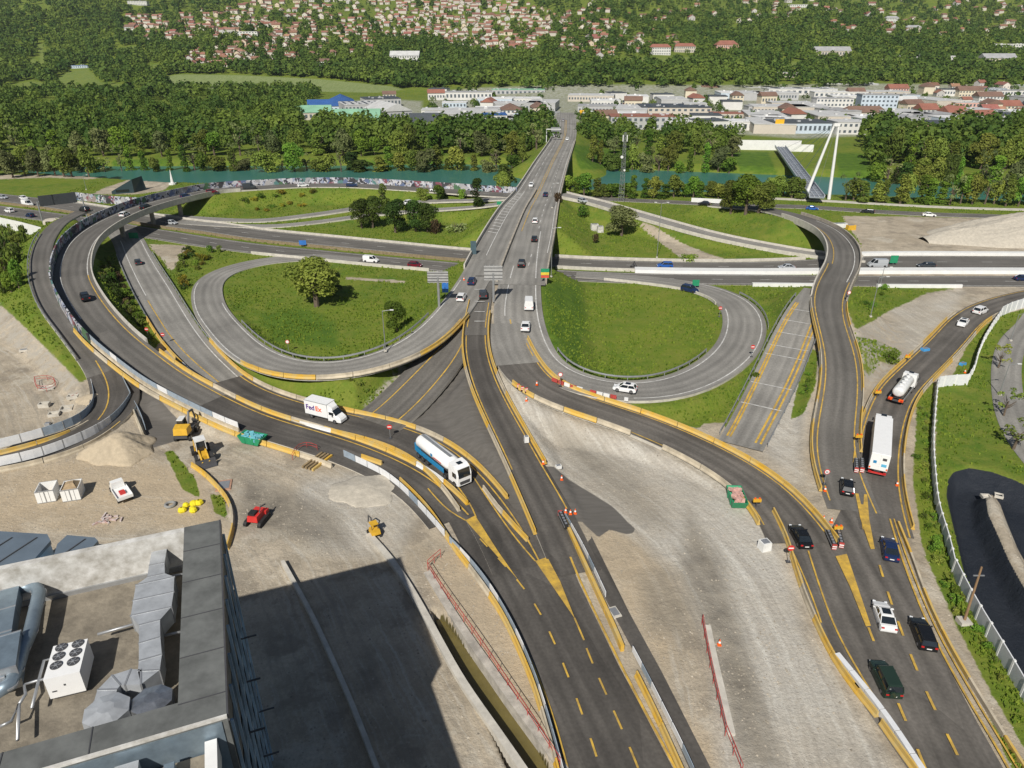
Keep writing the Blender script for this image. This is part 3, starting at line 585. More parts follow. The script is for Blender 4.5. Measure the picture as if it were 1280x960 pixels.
for t in (.06, .16, .26, .36, .46, .66, .8):
    i = stn('striped_road', (1008, 386)); j = stn('striped_road', (930, 550)); k = int(i + (j - i) * t); R = ROADS['striped_road']; c, n_ = R['c'][k], R['n'][k]; h = c[3] / 2 - .3
    stripe('striped_road', [Vector((c[0] - n_[0] * h, c[1] - n_[1] * h, c[2])), Vector((c[0] + n_[0] * h, c[1] + n_[1] * h, c[2]))], .3, Wt)
for (yy) in (362, 377.5, 390, 402):
    a_, b_ = hit(593, yy), hit(606, yy); stripe('middle_road', [a_ + Vector((0, 0, .05)), b_ + Vector((0, 0, .05))], .35, Wt)
stripe('east_road', along('east_road', L_(.5), (1310, 366), (1108, 668)), .2, Ye)
stripe('east_road', along('east_road', R_(.5), (1310, 366), (1108, 668)), .2, Ye)
def pl(pts, dz=.19): return [P(a, b, 0) + Vector((0, 0, dz)) for a, b in pts]
def sm(pts, dz=.19):
    c = resample([(*P(a, b, 0)[:2], dz) for a, b in pts], 1.5, 3); return [Vector(q) for q in c]
# southern road: edge lines, lane dashes, painted gores
stripe('south', sm([(692, 642), (723, 723), (773, 827), (800, 880), (843, 960), (885, 1045)]), .25, Ye)
stripe('south', sm([(641, 783), (668, 836), (690, 893), (705, 945), (722, 1010)], .19), .18, Ye)
stripe('south', sm([(600, 675), (643, 722), (672, 762), (696, 812), (717, 865), (740, 930), (765, 1010)]), .2, Ye, (1.9, 2.6))
stripe('south', sm([(718, 774), (730, 802)]), .2, Ye)
stripe('south', sm([(733, 812), (742, 835), (757, 868), (778, 915), (797, 960), (820, 1020)]), .2, Ye, (2.1, 1.9))
for g_ in ([(582, 652), (594, 646), (622, 690), (648, 727)], [(669, 703), (684, 698), (700, 728), (719, 776)]):
    MARKS.setdefault(('south', Ye.name), MB()).sheet([p + Vector((0, 0, .035)) for p in pl(g_)])
stripe('south', sm([(535, 612), (560, 640), (582, 652)]), .2, Ye); stripe('south', sm([(565, 600), (590, 634), (595, 648)], .2), .2, Ye)
stripe('south', sm([(592, 598), (620, 640), (645, 675), (669, 703)], .2), .2, Ye)
stripe('south', sm([(658, 570), (672, 603), (692, 642)], .21), .35, Ye, (.5, .5))
# south-east road
stripe('southeast', sm([(1010, 690), (1026, 740), (1045, 790), (1075, 845), (1100, 885), (1146, 952), (1190, 1030)]), .2, Ye)
stripe('southeast', sm([(972, 655), (990, 690), (1012, 740), (1026, 780)]), .18, Ye)
stripe('southeast', sm([(1085, 786), (1099, 822), (1118, 872), (1135, 910), (1152, 953), (1175, 1010)]), .26, Ye, (2.0, 3.0))
stripe('southeast', sm([(1099, 708), (1106, 732), (1117, 765), (1131, 803), (1147, 843), (1165, 883), (1186, 925), (1207, 968), (1230, 1015)]), .26, Ye, (2.2, 2.6))
stripe('southeast', sm([(1112, 650), (1124, 690), (1136, 724), (1152, 765), (1172, 808), (1196, 852), (1222, 898), (1248, 940), (1285, 1010)]), .22, Ye)
stripe('southeast', sm([(1117, 650), (1130, 690), (1142, 722), (1158, 762), (1178, 804), (1204, 850), (1232, 898), (1258, 940), (1300, 1010)]), .18, Ye)
for g_ in ([(1044, 697), (1058, 694), (1064, 712), (1088, 784), (1082, 785), (1062, 735)], [(1065, 600), (1068, 600), (1076, 632), (1079, 632), (1080, 613), (1083, 613), (1086, 650), (1093, 688), (1088, 688), (1075, 650)]):
    MARKS.setdefault(('southeast', Ye.name), MB()).sheet([p + Vector((0, 0, .035)) for p in pl(g_)])
for (rn, mn), mb in MARKS.items():
    o = mb.build('road_marking', MATS[mn]); o['kind'] = 'structure'
# ---------------------------------------------------------------- barriers, parapets, walls and fences along the roads
def sweep(pts, prof, name, m, parent=None, mb=None):
    """prof: closed (across, up) outline swept along pts"""
    rings = []
    for i, p in enumerate(pts):
        d = pts[min(i + 1, len(pts) - 1)] - pts[max(i - 1, 0)]; d.z = 0
        if d.length < 1e-6: d = Vector((0, 1, 0))
        d.normalize(); n_ = Vector((d.y, -d.x, 0)); rings.append([p + n_ * a + Vector((0, 0, b)) for a, b in prof])
    q = mb or MB(); q.loft(rings)
    if mb is None: return q.build(name, m, parent)
JERSEY = [(-.25, -.05), (.25, -.05), (.24, .10), (.11, .35), (.09, .78), (-.09, .78), (-.11, .35), (-.24, .10)]
KERB = [(-.25, -.1), (.25, -.1), (.22, .5), (-.22, .5)]
def box_prof(w_, h, z0=-.1): return [(-w_ / 2, z0), (w_ / 2, z0), (w_ / 2, h), (-w_ / 2, h)]
BC = {'Y': (M_YEL, 'yellow painted'), 'C': (M_BARR, 'bare beige'), 'W': (M_WPL, 'white painted'), 'R': (mat('barrier_red', (.42, .06, .05), .6, var=.2), 'red'), 'G': (mat('green_paint', (.05, .28, .17), .5), 'green painted')}
nbar = [0]
def barrier_run(pts, where, pat, seg=6.5, prof=JERSEY, gap=.12):
    L = polylen(pts); n_ = max(1, round(L / seg)); sl = L / n_
    for i in range(n_):
        c = pat[i % len(pat)]
        if c == ' ': continue
        q = cut(pts, i * sl + gap / 2, (i + 1) * sl - gap / 2)
        if len(q) < 2: continue
        o = sweep(q, prof, 'traffic_barrier', BC[c][0]); nbar[0] += 1
        tag(o, f'{BC[c][1]} concrete block {where}', 'barrier', f'barrier blocks {where}')
pa = 'YYCCYYYWCYYCYYWC'
barrier_run(along('lower_road', L_(-.1), (236, 432), (604, 630)), 'on the north side of the white delivery truck road', 'YYYYCCCYYYCYYYCCYYYYCYYYCC')
barrier_run(pl([(604, 612), (622, 636), (645, 662), (660, 678)], .05), 'between blue tanker truck and grooved asphalt', 'CYYWR')
barrier_run(along('lower_road', R_(-.1), (212, 392), (590, 636)), 'on the south side of the blue tanker road', 'YYYYYWYCYYYWYYYYCYYWYYYYCYY')
barrier_run(along('viaduct_road', L_(-.1), (182, 438), (565, 642)), 'between the two parallel dark curved roads', 'YYYCYYCYYYWYYCYYYYCYYYYCYYY')
barrier_run(along('viaduct_road', R_(-1.2), (128, 405), (436, 572)), 'on the site side of the long curved road', 'YYCYYCYYYYYCCCYYYYYCYYY')
barrier_run(along('middle_road', R_(-.15), (586, 375), (690, 662)), 'left of the narrow dark road below the bridge', 'YYYYYCYYCCYYYYCYYYCYYY')
barrier_run(along('middle_road', L_(-.15), (612, 395), (664, 582)), 'right of the narrow dark road below the bridge', 'YYYYCYYYYCYYYCYYCY')
barrier_run(pl([(661, 568), (672, 573), (683, 580)], .05), 'across the gravel strip end beside yellow dots', 'YC', 2.6)
barrier_run(along('loop_road_left', L_(-.1), (574, 402), (318, 466)), 'on the outer side of the left loop ramp', 'YYYCCCYYYGGCCYYYWWCCYYYCCYYY')
barrier_run(along('right_ramp', L_(-.1), (645, 425), (1040, 680)), 'on the upper side of the dark ramp below the right loop', 'YYYYYYYYYYYYYWWYYYYYYYYYYYYYYYYYY')
barrier_run(along('right_ramp', R_(-.1), (655, 488), (800, 542)), 'on the gravel side of the ramp by marker boards', 'YCYCYYYCYC')
barrier_run(along('right_ramp', R_(-.1), (845, 560), (985, 655)), 'on the gravel side of the ramp by the skip', 'CCYYYCYY')
barrier_run(along('flyover_road', R_(-.15), (1035, 378), (1040, 625)), 'on the left of the road down from the flyover', 'CYYYCYYCYYYYCYY')
barrier_run(along('flyover_road', L_(-.15), (1044, 378), (1062, 560)), 'on the right of the road down from the flyover', 'YYCYYYCYYYYCYYY')
barrier_run(along('east_road', R_(-.15), (1210, 392), (1078, 590)), 'on the left of the road the two lorries climb', 'CYYYCYYYYCYYYCYYY')
barrier_run(along('east_road', L_(-.15), (1270, 380), (1120, 650)), 'on the right of the road the two lorries climb', 'YYCYYCCCYYCYYYYCYYY')
barrier_run(sm([(1122, 655), (1140, 700), (1152, 735), (1170, 777), (1195, 825), (1228, 880), (1268, 945), (1310, 1010)], .05), 'along the grass verge by the four cars', 'YCYYCY', prof=box_prof(.25, .5))
barrier_run(sm([(452, 573), (478, 582)], .05), 'left of the steel fence end by the timber beams', 'YY')
# south-west edge of the southern road and its kerb of yellow blocks
SWE = [(500, 602), (527, 628), (548, 655), (562, 678), (578, 700), (603, 733), (628, 770), (648, 812), (668, 860), (684, 915), (696, 960), (712, 1030)]
barrier_run(sm(SWE, .05), 'along the sandy strip left of the southern road', 'YYYYCYYYCYYY', 5.5)
barrier_run(sm([(706, 655), (722, 690), (745, 740), (770, 795), (778, 815)], .05), 'between the big southern road and the closed strip', 'YYYYY', 5.5, prof=box_prof(.4, .8))
barrier_run(sm([(795, 845), (815, 885), (838, 935), (860, 985)], .05), 'at the foot of the closed strip near the lower edge', 'YYCYYY', 5.5)
barrier_run(sm([(966, 640), (982, 672), (992, 705), (1003, 740), (1022, 785), (1043, 828), (1072, 868)], .05), 'on the gravel side of the wide south east road', 'YYYCYYCYYY', 5.5)
barrier_run(sm([(1066, 860), (1078, 878), (1096, 898)], .05), 'beside the white block wall of the south east road', 'YY', 5.5)
barrier_run(sm([(1100, 905), (1120, 935), (1145, 968)], .05), 'at the lower end of the white block wall', 'YCY', 5.5)
barrier_run(sm([(0, 569), (50, 556), (98, 539), (122, 524), (134, 508)], .05), 'along the upper edge of the lower left site road', 'YYCYYYC', 5.5)
barrier_run(sm([(0, 590), (50, 580), (105, 562), (138, 543), (165, 520)], .05), 'along the lower edge of the lower left site road', 'CCCYYYYYY', 5.5)
barrier_run(sm([(167, 515), (172, 528), (180, 547)], .3), 'standing alone by the sand heap', 'CC', 4)
barrier_run(sm([(240, 583), (254, 592), (268, 606), (285, 625), (292, 645), (292, 662), (284, 688)], .02), 'in the curved line beside the yellow wheel loader', 'YYYCYYY', 4.5)
# parapets and medians
def run_wall(pts, prof, name, m, label, cat='wall', kind=None):
    o = sweep(pts, prof, name, m); tag(o, label, cat if kind is None else None, None, kind); return o
def guard(pts, label, posts=True, h=.75):
    """steel guard rail: a beam on posts"""
    root = empty('guard_rail', pts[0]); tag(root, label, 'guard rail', 'steel guard rails')
    loc = [p - pts[0] for p in pts]
    sweep(loc, [(-.06, h - .32), (.06, h - .32), (.09, h - .16), (.06, h), (-.06, h)], 'rail', M_STEEL, root)
    if posts:
        L = polylen(loc); n_ = min(60, int(L / 4))
        for i in range(n_ + 1):
            q = cut(loc, i * L / max(n_, 1) * .998, L)
            if q: MB().box(q[0].x, q[0].y, q[0].z + h / 2 - .15, .12, .12, h, 0).build('post', M_STEEL, root)
    return root
run_wall(along('bridge_road', L_(-.1), (694, 172), (581, 340)), box_prof(.35, 1.0, -.9), 'parapet', M_CONCD, 'stained concrete parapet on the left edge of the river bridge road', 'parapet')
run_wall(along('bridge_road', R_(-.1), (719, 172), (683, 352)), box_prof(.35, 1.0, -.9), 'parapet', M_CONC, 'pale concrete parapet on the right edge of the river bridge road', 'parapet')
run_wall(along('bridge_road', lambda h: h * .12, (676, 240), (618, 350)), box_prof(.45, .8), 'median_barrier', M_CONCD, 'long stained concrete median barrier dividing the two directions of the bridge road', 'barrier')
run_wall(along('viaduct_road', L_(-.1), (300, 237), (160, 432)), box_prof(.3, .8, -1.0), 'parapet', M_CONC, 'beige concrete parapet on the inner edge of the curved viaduct', 'parapet')
run_wall(along('flyover_road', R_(-.1), (990, 270), (1036, 372)), box_prof(.35, .9, -1.1), 'parapet', M_CONC, 'concrete parapet on the left edge of the flyover bend', 'parapet')
run_wall(along('flyover_road', L_(-.1), (990, 268), (1046, 374)), box_prof(.35, .9, -1.1), 'parapet', M_CONCD, 'stained concrete parapet on the right edge of the flyover bend', 'parapet')
run_wall(along('slip_road', L_(-.1)), box_prof(.3, .6, -.5), 'parapet', M_CONC, 'white concrete edge barrier on the river side of the slip road', 'barrier')
run_wall(along('slip_road', R_(-.1)), box_prof(.3, .6, -.5), 'parapet', M_CONC, 'white concrete edge barrier on the motorway side of the slip road', 'barrier')
def motor_median(x0, x1):
    a, b = along('motorway_north', R_(0), x0, x1), along('motorway_south', L_(0), x0, x1)
    n_ = 60; La, Lb = polylen(a), polylen(b)
    return [cut(a, La * k / n_ * .999, La)[0].lerp(cut(b, Lb * k / n_ * .999, Lb)[0], .5) for k in range(n_ + 1)]
md = motor_median((0, 255), (590, 328))
run_wall(md, box_prof(.5, .8), 'median_barrier', mat('rusty_concrete', (.22, .17, .10), .85, var=.3), 'long rust stained median barrier of the motorway west of the bridge', 'barrier')
md = motor_median((694, 333), (790, 341)); run_wall(md, box_prof(.5, .8), 'median_barrier', M_CONC, 'short concrete median barrier of the motorway just right of the bridge', 'barrier')
md = motor_median((790, 341), (1500, 342)); run_wall(md, [(-1.6, -.1), (1.6, -.1), (1.5, .9), (-1.5, .9)], 'median_barrier', M_WPL, 'wide white concrete median of the motorway to the right', 'barrier')
run_wall(along('motorway_north', L_(-.3), (60, 248), (584, 312)), box_prof(.25, .7), 'edge_barrier', M_CONC, 'pale edge barrier on the far side of the motorway west of the bridge', 'barrier')
run_wall(along('motorway_north', L_(-.4), (694, 322), (1020, 326)), box_prof(.3, .8), 'edge_barrier', M_CONC, 'pale edge barrier on the far side of the motorway between bridge and flyover', 'barrier')
run_wall(along('motorway_north', L_(-1.2), (1078, 322), (1500, 322)), box_prof(1.6, .9), 'edge_barrier', M_WPL, 'white edge barrier on the far side of the motorway by the gravel lot', 'barrier')
run_wall(along('motorway_south', R_(-.6), (930, 355), (1016, 356)), box_prof(.9, .8), 'edge_barrier', M_WPL, 'white edge barrier on the near side of the motorway left of the flyover', 'barrier')
run_wall(along('motorway_south', R_(-.6), (1085, 357), (1185, 358)), box_prof(.6, .8), 'edge_barrier', M_WPL, 'white edge barrier on the near side of the motorway right of the flyover', 'barrier')
run_wall(along('motorway_south', R_(-.4), (330, 320), (545, 341)), box_prof(.3, .8), 'edge_barrier', M_CONC, 'pale edge barrier between the motorway and the left loop meadow', 'barrier')
run_wall(along('loop_road_right', L_(-.4), (760, 343), (920, 375)), box_prof(.25, .6), 'edge_barrier', M_CONC, 'thin pale kerb on the inner side of the right loop near the motorway', 'barrier')
run_wall(sm([(640, 722), (700, 700)], .05), box_prof(.01, .01), 'kerb', M_CONC, 'x', kind='structure') if False else None
guard(along('loop_road_left', R_(-.3), (560, 395), (290, 400)), 'steel guard rail on the inner side of the left loop ramp')
guard(along('loop_road_right', L_(-.3), (680, 430), (905, 440)), 'steel guard rail on the inner side of the right loop ramp')
guard(along('loop_road_right', R_(-.3), (905, 366), (948, 410)), 'steel guard rail on the outer bend of the right loop under the flyover side')
guard(along('striped_road', R_(-.3), (1012, 372), (918, 545)), 'steel guard rail on the grass side of the striped closed road')
guard(along('striped_road', L_(-.3), (1022, 400), (940, 560)), 'steel guard rail on the gravel side of the striped closed road')
guard(along('site_road', R_(-.1), (60, 290), (120, 448)), 'steel guard rail on the outer edge of the old worn viaduct lane', h=1.0)
guard(along('lower_road_worn', L_(-.1), (175, 318), (262, 446)), 'steel guard rail on the meadow side of the worn lower road')
guard(along('lower_road_worn', R_(-.1), (158, 322), (216, 400)), 'steel guard rail below the shrubs on the worn lower road')
# graffiti covered noise wall
def graffiti(name, big=.35, grey=.35):
    m = bpy.data.materials.new(name); m.use_nodes = True; n = m.node_tree.nodes; L = m.node_tree.links; b = n['Principled BSDF']; b.inputs['Roughness'].default_value = .75
    g = n.new('ShaderNodeNewGeometry'); nz = n.new('ShaderNodeTexNoise'); nz.inputs['Scale'].default_value = .8
    L.new(g.outputs['Position'], nz.inputs['Vector'])
    va = n.new('ShaderNodeVectorMath'); va.operation = 'ADD'; L.new(g.outputs['Position'], va.inputs[0]); vsx = n.new('ShaderNodeVectorMath'); vsx.operation = 'SCALE'; vsx.inputs['Scale'].default_value = 2.2; L.new(nz.outputs['Color'], vsx.inputs[0]); L.new(vsx.outputs[0], va.inputs[1])
    v1 = n.new('ShaderNodeTexVoronoi'); v1.inputs['Scale'].default_value = big; L.new(va.outputs[0], v1.inputs['Vector'])
    v2 = n.new('ShaderNodeTexVoronoi'); v2.inputs['Scale'].default_value = 1.3; L.new(va.outputs[0], v2.inputs['Vector'])
    c1 = n.new('ShaderNodeValToRGB'); cr = c1.color_ramp; cols = [(.05, .05, .06), (.45, .45, .46), (.06, .30, .28), (.50, .50, .52), (.35, .05, .10), (.07, .07, .08), (.10, .18, .42), (.55, .52, .50), (.08, .25, .08), (.42, .30, .28)]
    cr.interpolation = 'CONSTANT'; cols = [tuple(.62 * x + .38 * sum(c) / 3 for x in c) for c in cols]; cols = [tuple(x * .7 for x in c) for c in cols]
    while len(cr.elements) < len(cols): cr.elements.new(.5)
    for i, c in enumerate(cols): cr.elements[i].position = i / len(cols); cr.elements[i].color = c + (1,)
    sx = n.new('ShaderNodeSeparateXYZ'); L.new(v1.outputs['Color'], sx.inputs[0]); L.new(sx.outputs[0], c1.inputs[0])
    c2 = n.new('ShaderNodeValToRGB'); c2.color_ramp.interpolation = 'CONSTANT'; e = c2.color_ramp.elements; e[0].color = (.5, .5, .52, 1); e[1].position = .45; e[1].color = (.04, .04, .05, 1); z = e.new(.75); z.color = (.30, .33, .42, 1)
    s2 = n.new('ShaderNodeSeparateXYZ'); L.new(v2.outputs['Color'], s2.inputs[0]); L.new(s2.outputs[1], c2.inputs[0])
    mx = n.new('ShaderNodeMix'); mx.data_type = 'RGBA'; n3 = n.new('ShaderNodeTexNoise'); n3.inputs['Scale'].default_value = .35; L.new(g.outputs['Position'], n3.inputs['Vector'])
    mr = n.new('ShaderNodeMapRange'); mr.inputs[1].default_value = .48; mr.inputs[2].default_value = .52; L.new(n3.outputs[0], mr.inputs[0])
    L.new(mr.outputs[0], mx.inputs[0]); L.new(c1.outputs[0], mx.inputs[6]); L.new(c2.outputs[0], mx.inputs[7]); L.new(mx.outputs[2], b.inputs['Base Color']); return m
M_GRAF = graffiti('graffiti_paint')
run_wall(along('viaduct_road', R_(-.3), (640, 243), (268, 240)), box_prof(.3, 2.3, -.9), 'noise_wall', M_GRAF, 'long low noise wall covered in colourful graffiti along the river', 'wall')
run_wall(along('viaduct_road', R_(-.3), (268, 240), (96, 345)), box_prof(.3, 2.3, -1.2), 'noise_wall', M_GRAF, 'dark graffiti covered noise wall round the outside of the curved viaduct', 'wall')
run_wall(along('viaduct_road', R_(-.5), (96, 345), (138, 432)), box_prof(.3, 2.2, -.6), 'noise_wall', M_GRAF, 'colourful graffiti wall between the worn viaduct lane and the curved road', 'wall')
run_wall([P(a, b, 0) for a, b in [(92, 250), (120, 253), (150, 256), (190, 258)]], box_prof(.3, 3.2), 'noise_wall', M_GRAF, 'white and turquoise graffiti wall below the slanted dark building by the river', 'wall')
run_wall([P(a, b, 0) for a, b in [(-60, 268), (0, 284), (30, 291), (62, 300), (84, 312)]], box_prof(.3, 3.6), 'noise_wall', M_WPL, 'white panelled noise wall at the left edge beside the motorway', 'wall')
run_wall([P(a, b, 4) for a, b in [(864, 252), (885, 253), (904, 254)]], box_prof(.3, 1.4), 'noise_wall', M_WPL, 'short white wall section behind the black car on the riverside road', 'wall')
# piers under the bridges
pier_m = M_CONCD
def pier(x, y, z, lab, w_=1.4):
    root = empty('bridge_pier', (x, y, 0)); tag(root, lab, 'pier')
    MB().cyl((0, 0, (z - 1.6) / 2), .75, z - 1.6, 16).build('column', pier_m, root); MB().box(0, 0, z - 1.75, w_ * 3, 1.2, .7).build('pier_cap', pier_m, root)
for nm, px, lab in (('viaduct_road', (185, 257), 'concrete pier under the viaduct at the motorway median'), ('viaduct_road', (150, 271), 'concrete pier under the viaduct left of the motorway'), ('viaduct_road', (222, 248), 'concrete pier under the viaduct right of the motorway'),
                    ('bridge_road', (637, 322), 'concrete pier under the bridge road at the motorway'), ('flyover_road', (1049, 342), 'concrete pier under the flyover beside the white median'), ('bridge_road', (684, 215), 'concrete river pier under the bridge')):
    c = ROADS[nm]['c'][stn(nm, px)]; pier(c[0], c[1], c[2], lab)
# steel and white hoarding panels standing on the barriers
M_MESH = mat('hoarding_panel_grey', (.30, .36, .42), .5, var=.15); M_MESHW = mat('hoarding_panel_white', (.72, .73, .74), .5, var=.08)
def hoarding(pts, label, pat, h=1.0, base=.85, seg=3.0, group='panel fences on the barriers'):
    root = empty('panel_fence', pts[0]); tag(root, label, 'fence', group); loc = [p - pts[0] for p in pts]; L = polylen(loc); n_ = min(95, max(1, round(L / seg))); sl = L / n_
    for i in range(n_):
        q = cut(loc, i * sl + .05, (i + 1) * sl - .05)
        if len(q) < 2: continue
        c = pat[i % len(pat)]
        if c == ' ': continue
        o = sweep(q, box_prof(.07, base + h, base), 'panel', {'G': M_MESH, 'W': M_MESHW, 'D': M_DSTEEL, 'R': M_RED}[c], root)
        MB().box(q[0].x, q[0].y, q[0].z + (base + h) / 2, .1, .1, base + h).build('post', M_STEEL, root)
barrier_run(along('viaduct_road', R_(-.2), (128, 405), (310, 548)), 'under the grey panels of the long curved road', 'C', 8, gap=.05)
hoarding(along('viaduct_road', R_(-.2), (128, 405), (318, 545)), 'grey and white panel fence on the outer edge of the long curved road', 'WWGGGGWGGGGGWGGGG')
hoarding(sm([(430, 571), (455, 583), (480, 595), (505, 615), (522, 633), (542, 655), (556, 672)], .05), 'white and grey panel fence above the timber beams', 'GWWWWWGWWWG', 1.1, .1, 2.6)
hoarding(sm([(562, 680), (580, 698), (605, 728), (628, 764), (650, 806), (671, 858), (688, 913), (702, 965), (715, 1020)], .05), 'grey panel fence with dark inside face beside the southern road', 'GWGGWG', 1.1, .1, 2.6)
hoarding(sm([(0, 565), (50, 552), (98, 535), (117, 519), (121, 505), (116, 480), (118, 455)], .6), 'blue grey mesh fence on the inner bend of the lower left site road', 'WWGGGGGG', 1.5, .1, 3)
hoarding(sm([(0, 586), (50, 575), (100, 556), (135, 538), (155, 520), (166, 503)], .4), 'white and blue grey panel fence along the lower side of the lower left site road', 'WWWWWWGGGGGGGG', 1.5, .1, 3)
hoarding(sm([(144, 455), (150, 470), (158, 487), (166, 503)], 1.0), 'grey fence on the right of the fresh site road stub', 'G', 1.2, .1, 3)
hoarding(sm([(166, 503), (176, 520), (183, 540)], .2), 'short grey fence behind the sand heap', 'G', 1.0, .1, 3)
hoarding(sm([(706, 648), (718, 668), (735, 700), (757, 748)], .05), 'white panel fence between the southern road and the closed strip', 'GWWW', .8, .1, 2.4)
hoarding(sm([(790, 815), (806, 845), (830, 893), (856, 945), (880, 1000)], .05), 'white panel fence at the lower end of the closed strip', 'WGWW', .8, .1, 2.4)
M_BLK = mat('white_concrete_block', (.66, .67, .68), .7, var=.06)
for i in range(9):
    q = cut(sm([(1043, 822), (1062, 846), (1085, 873), (1112, 910), (1132, 940), (1160, 985)], .05), .2 + i * 2.35, 2.45 + i * 2.35)
    if len(q) > 1: tag(sweep(q, box_prof(.55, .85), 'concrete_block', M_BLK), 'white rectangular concrete block in the row edging the south east road', 'barrier', 'white concrete blocks edging the south east road')
rw = [hit(a_, b_) for a_, b_ in [(690, 475), (705, 481), (722, 486), (740, 491), (760, 497), (785, 503)]]
for i, c in enumerate('RRWRW RWWR WRWWR'):
    q = cut(rw, i * 1.2, i * 1.2 + 1.05)
    if c != ' ' and len(q) > 1: tag(sweep(q, box_prof(.3, .5), 'water_barrier', {'R': BC['R'][0], 'W': M_WPL}[c]), f"{'red' if c == 'R' else 'white'} plastic water filled barrier block at the foot of the right loop", 'barrier', 'red and white plastic barriers at the right loop')
# white panelled fence between the verge and the park
def white_fence(pts, label, h=2.2, fins=False, fz=0):
    root = empty('panel_fence', pts[0]); tag(root, label, 'fence', 'white fences round the park'); loc = [p - pts[0] for p in pts]; L = polylen(loc); n_ = min(70, max(1, round(L / 2.6))); sl = L / n_
    for i in range(n_):
        q = cut(loc, i * sl + .03, (i + 1) * sl - .03)
        if len(q) < 2: continue
        sweep(q, box_prof(.12, h), 'panel', M_BLK, root)
        MB().box(q[0].x, q[0].y, q[0].z + h / 2, .24, .24, h + .15).build('post', M_WPL, root)
white_fence([P(a, b, 0) for a, b in [(1290, 381), (1262, 390), (1250, 396)]], 'white mesh panel fence above the two white cars', 2.5)
white_fence([P(a, b, 0) for a, b in [(1250, 396), (1240, 410), (1228, 430), (1220, 450), (1216, 466), (1208, 480)]], 'white fence running down beside the park meadow, upper part', 2.0)
white_fence([P(a, b, 0) for a, b in [(1208, 481), (1190, 482), (1172, 484), (1170, 487)]], 'short white gated fence section above the long white wall', 2.2)
white_fence(sm([(1170, 485), (1167, 515), (1164, 560), (1166, 600), (1170, 640), (1182, 680), (1190, 715)], 0), 'long white solid fence along the green verge', 1.7)
white_fence(sm([(1190, 716), (1210, 757), (1235, 800), (1262, 845), (1284, 885), (1330, 960)], 0), 'long ribbed white fence beside the dark pond liner', 2.0)
# ---------------------------------------------------------------- vehicles
M_RIM = mat('wheel_rim', (.35, .35, .36), .35, .8); M_LAMP = mat('headlight_glass', (.75, .78, .8), .15); M_TAIL = mat('tail_light', (.5, .02, .02), .3)
CARCOL = {'white': (.74, .74, .73), 'black': (.012, .013, .015), 'dark blue': (.015, .03, .09), 'blue': (.02, .10, .38), 'dark green': (.022, .042, .03), 'silver': (.42, .44, .46), 'grey': (.16, .17, .18), 'maroon': (.16, .01, .02), 'dark grey': (.05, .055, .06)}
KIND = {   # length, width, height, belt, cabin (rear, front of base; rear, front of roof), bonnet
    'hatchback': (4.1, 1.76, 1.47, .90, -1.95, 1.05, -1.55, .35), 'saloon': (4.6, 1.82, 1.44, .92, -1.75, 1.05, -1.0, .35), 'estate car': (4.75, 1.84, 1.48, .93, -2.3, 1.05, -2.0, .35),
    'SUV': (4.5, 1.88, 1.68, 1.02, -2.15, 1.05, -1.85, .45), 'off-road car': (4.5, 1.85, 1.82, 1.08, -2.15, .85, -2.05, .55), 'van': (5.2, 2.0, 2.25, 1.25, -2.55, 1.75, -2.5, .95), 'small van': (4.5, 1.83, 1.85, 1.05, -2.2, 1.35, -2.15, .7)}
def wheel(root, x, y, r=.32, w_=.22, near=True):
    t = MB().cyl((0, 0, 0), r, w_, 16 if near else 8, 'y').build('wheel', M_BLACK, root, (x, y, r))
    if near: MB().cyl((0, 0, 0), r * .6, w_ + .02, 10, 'y').build('rim', M_RIM, t)
    return t
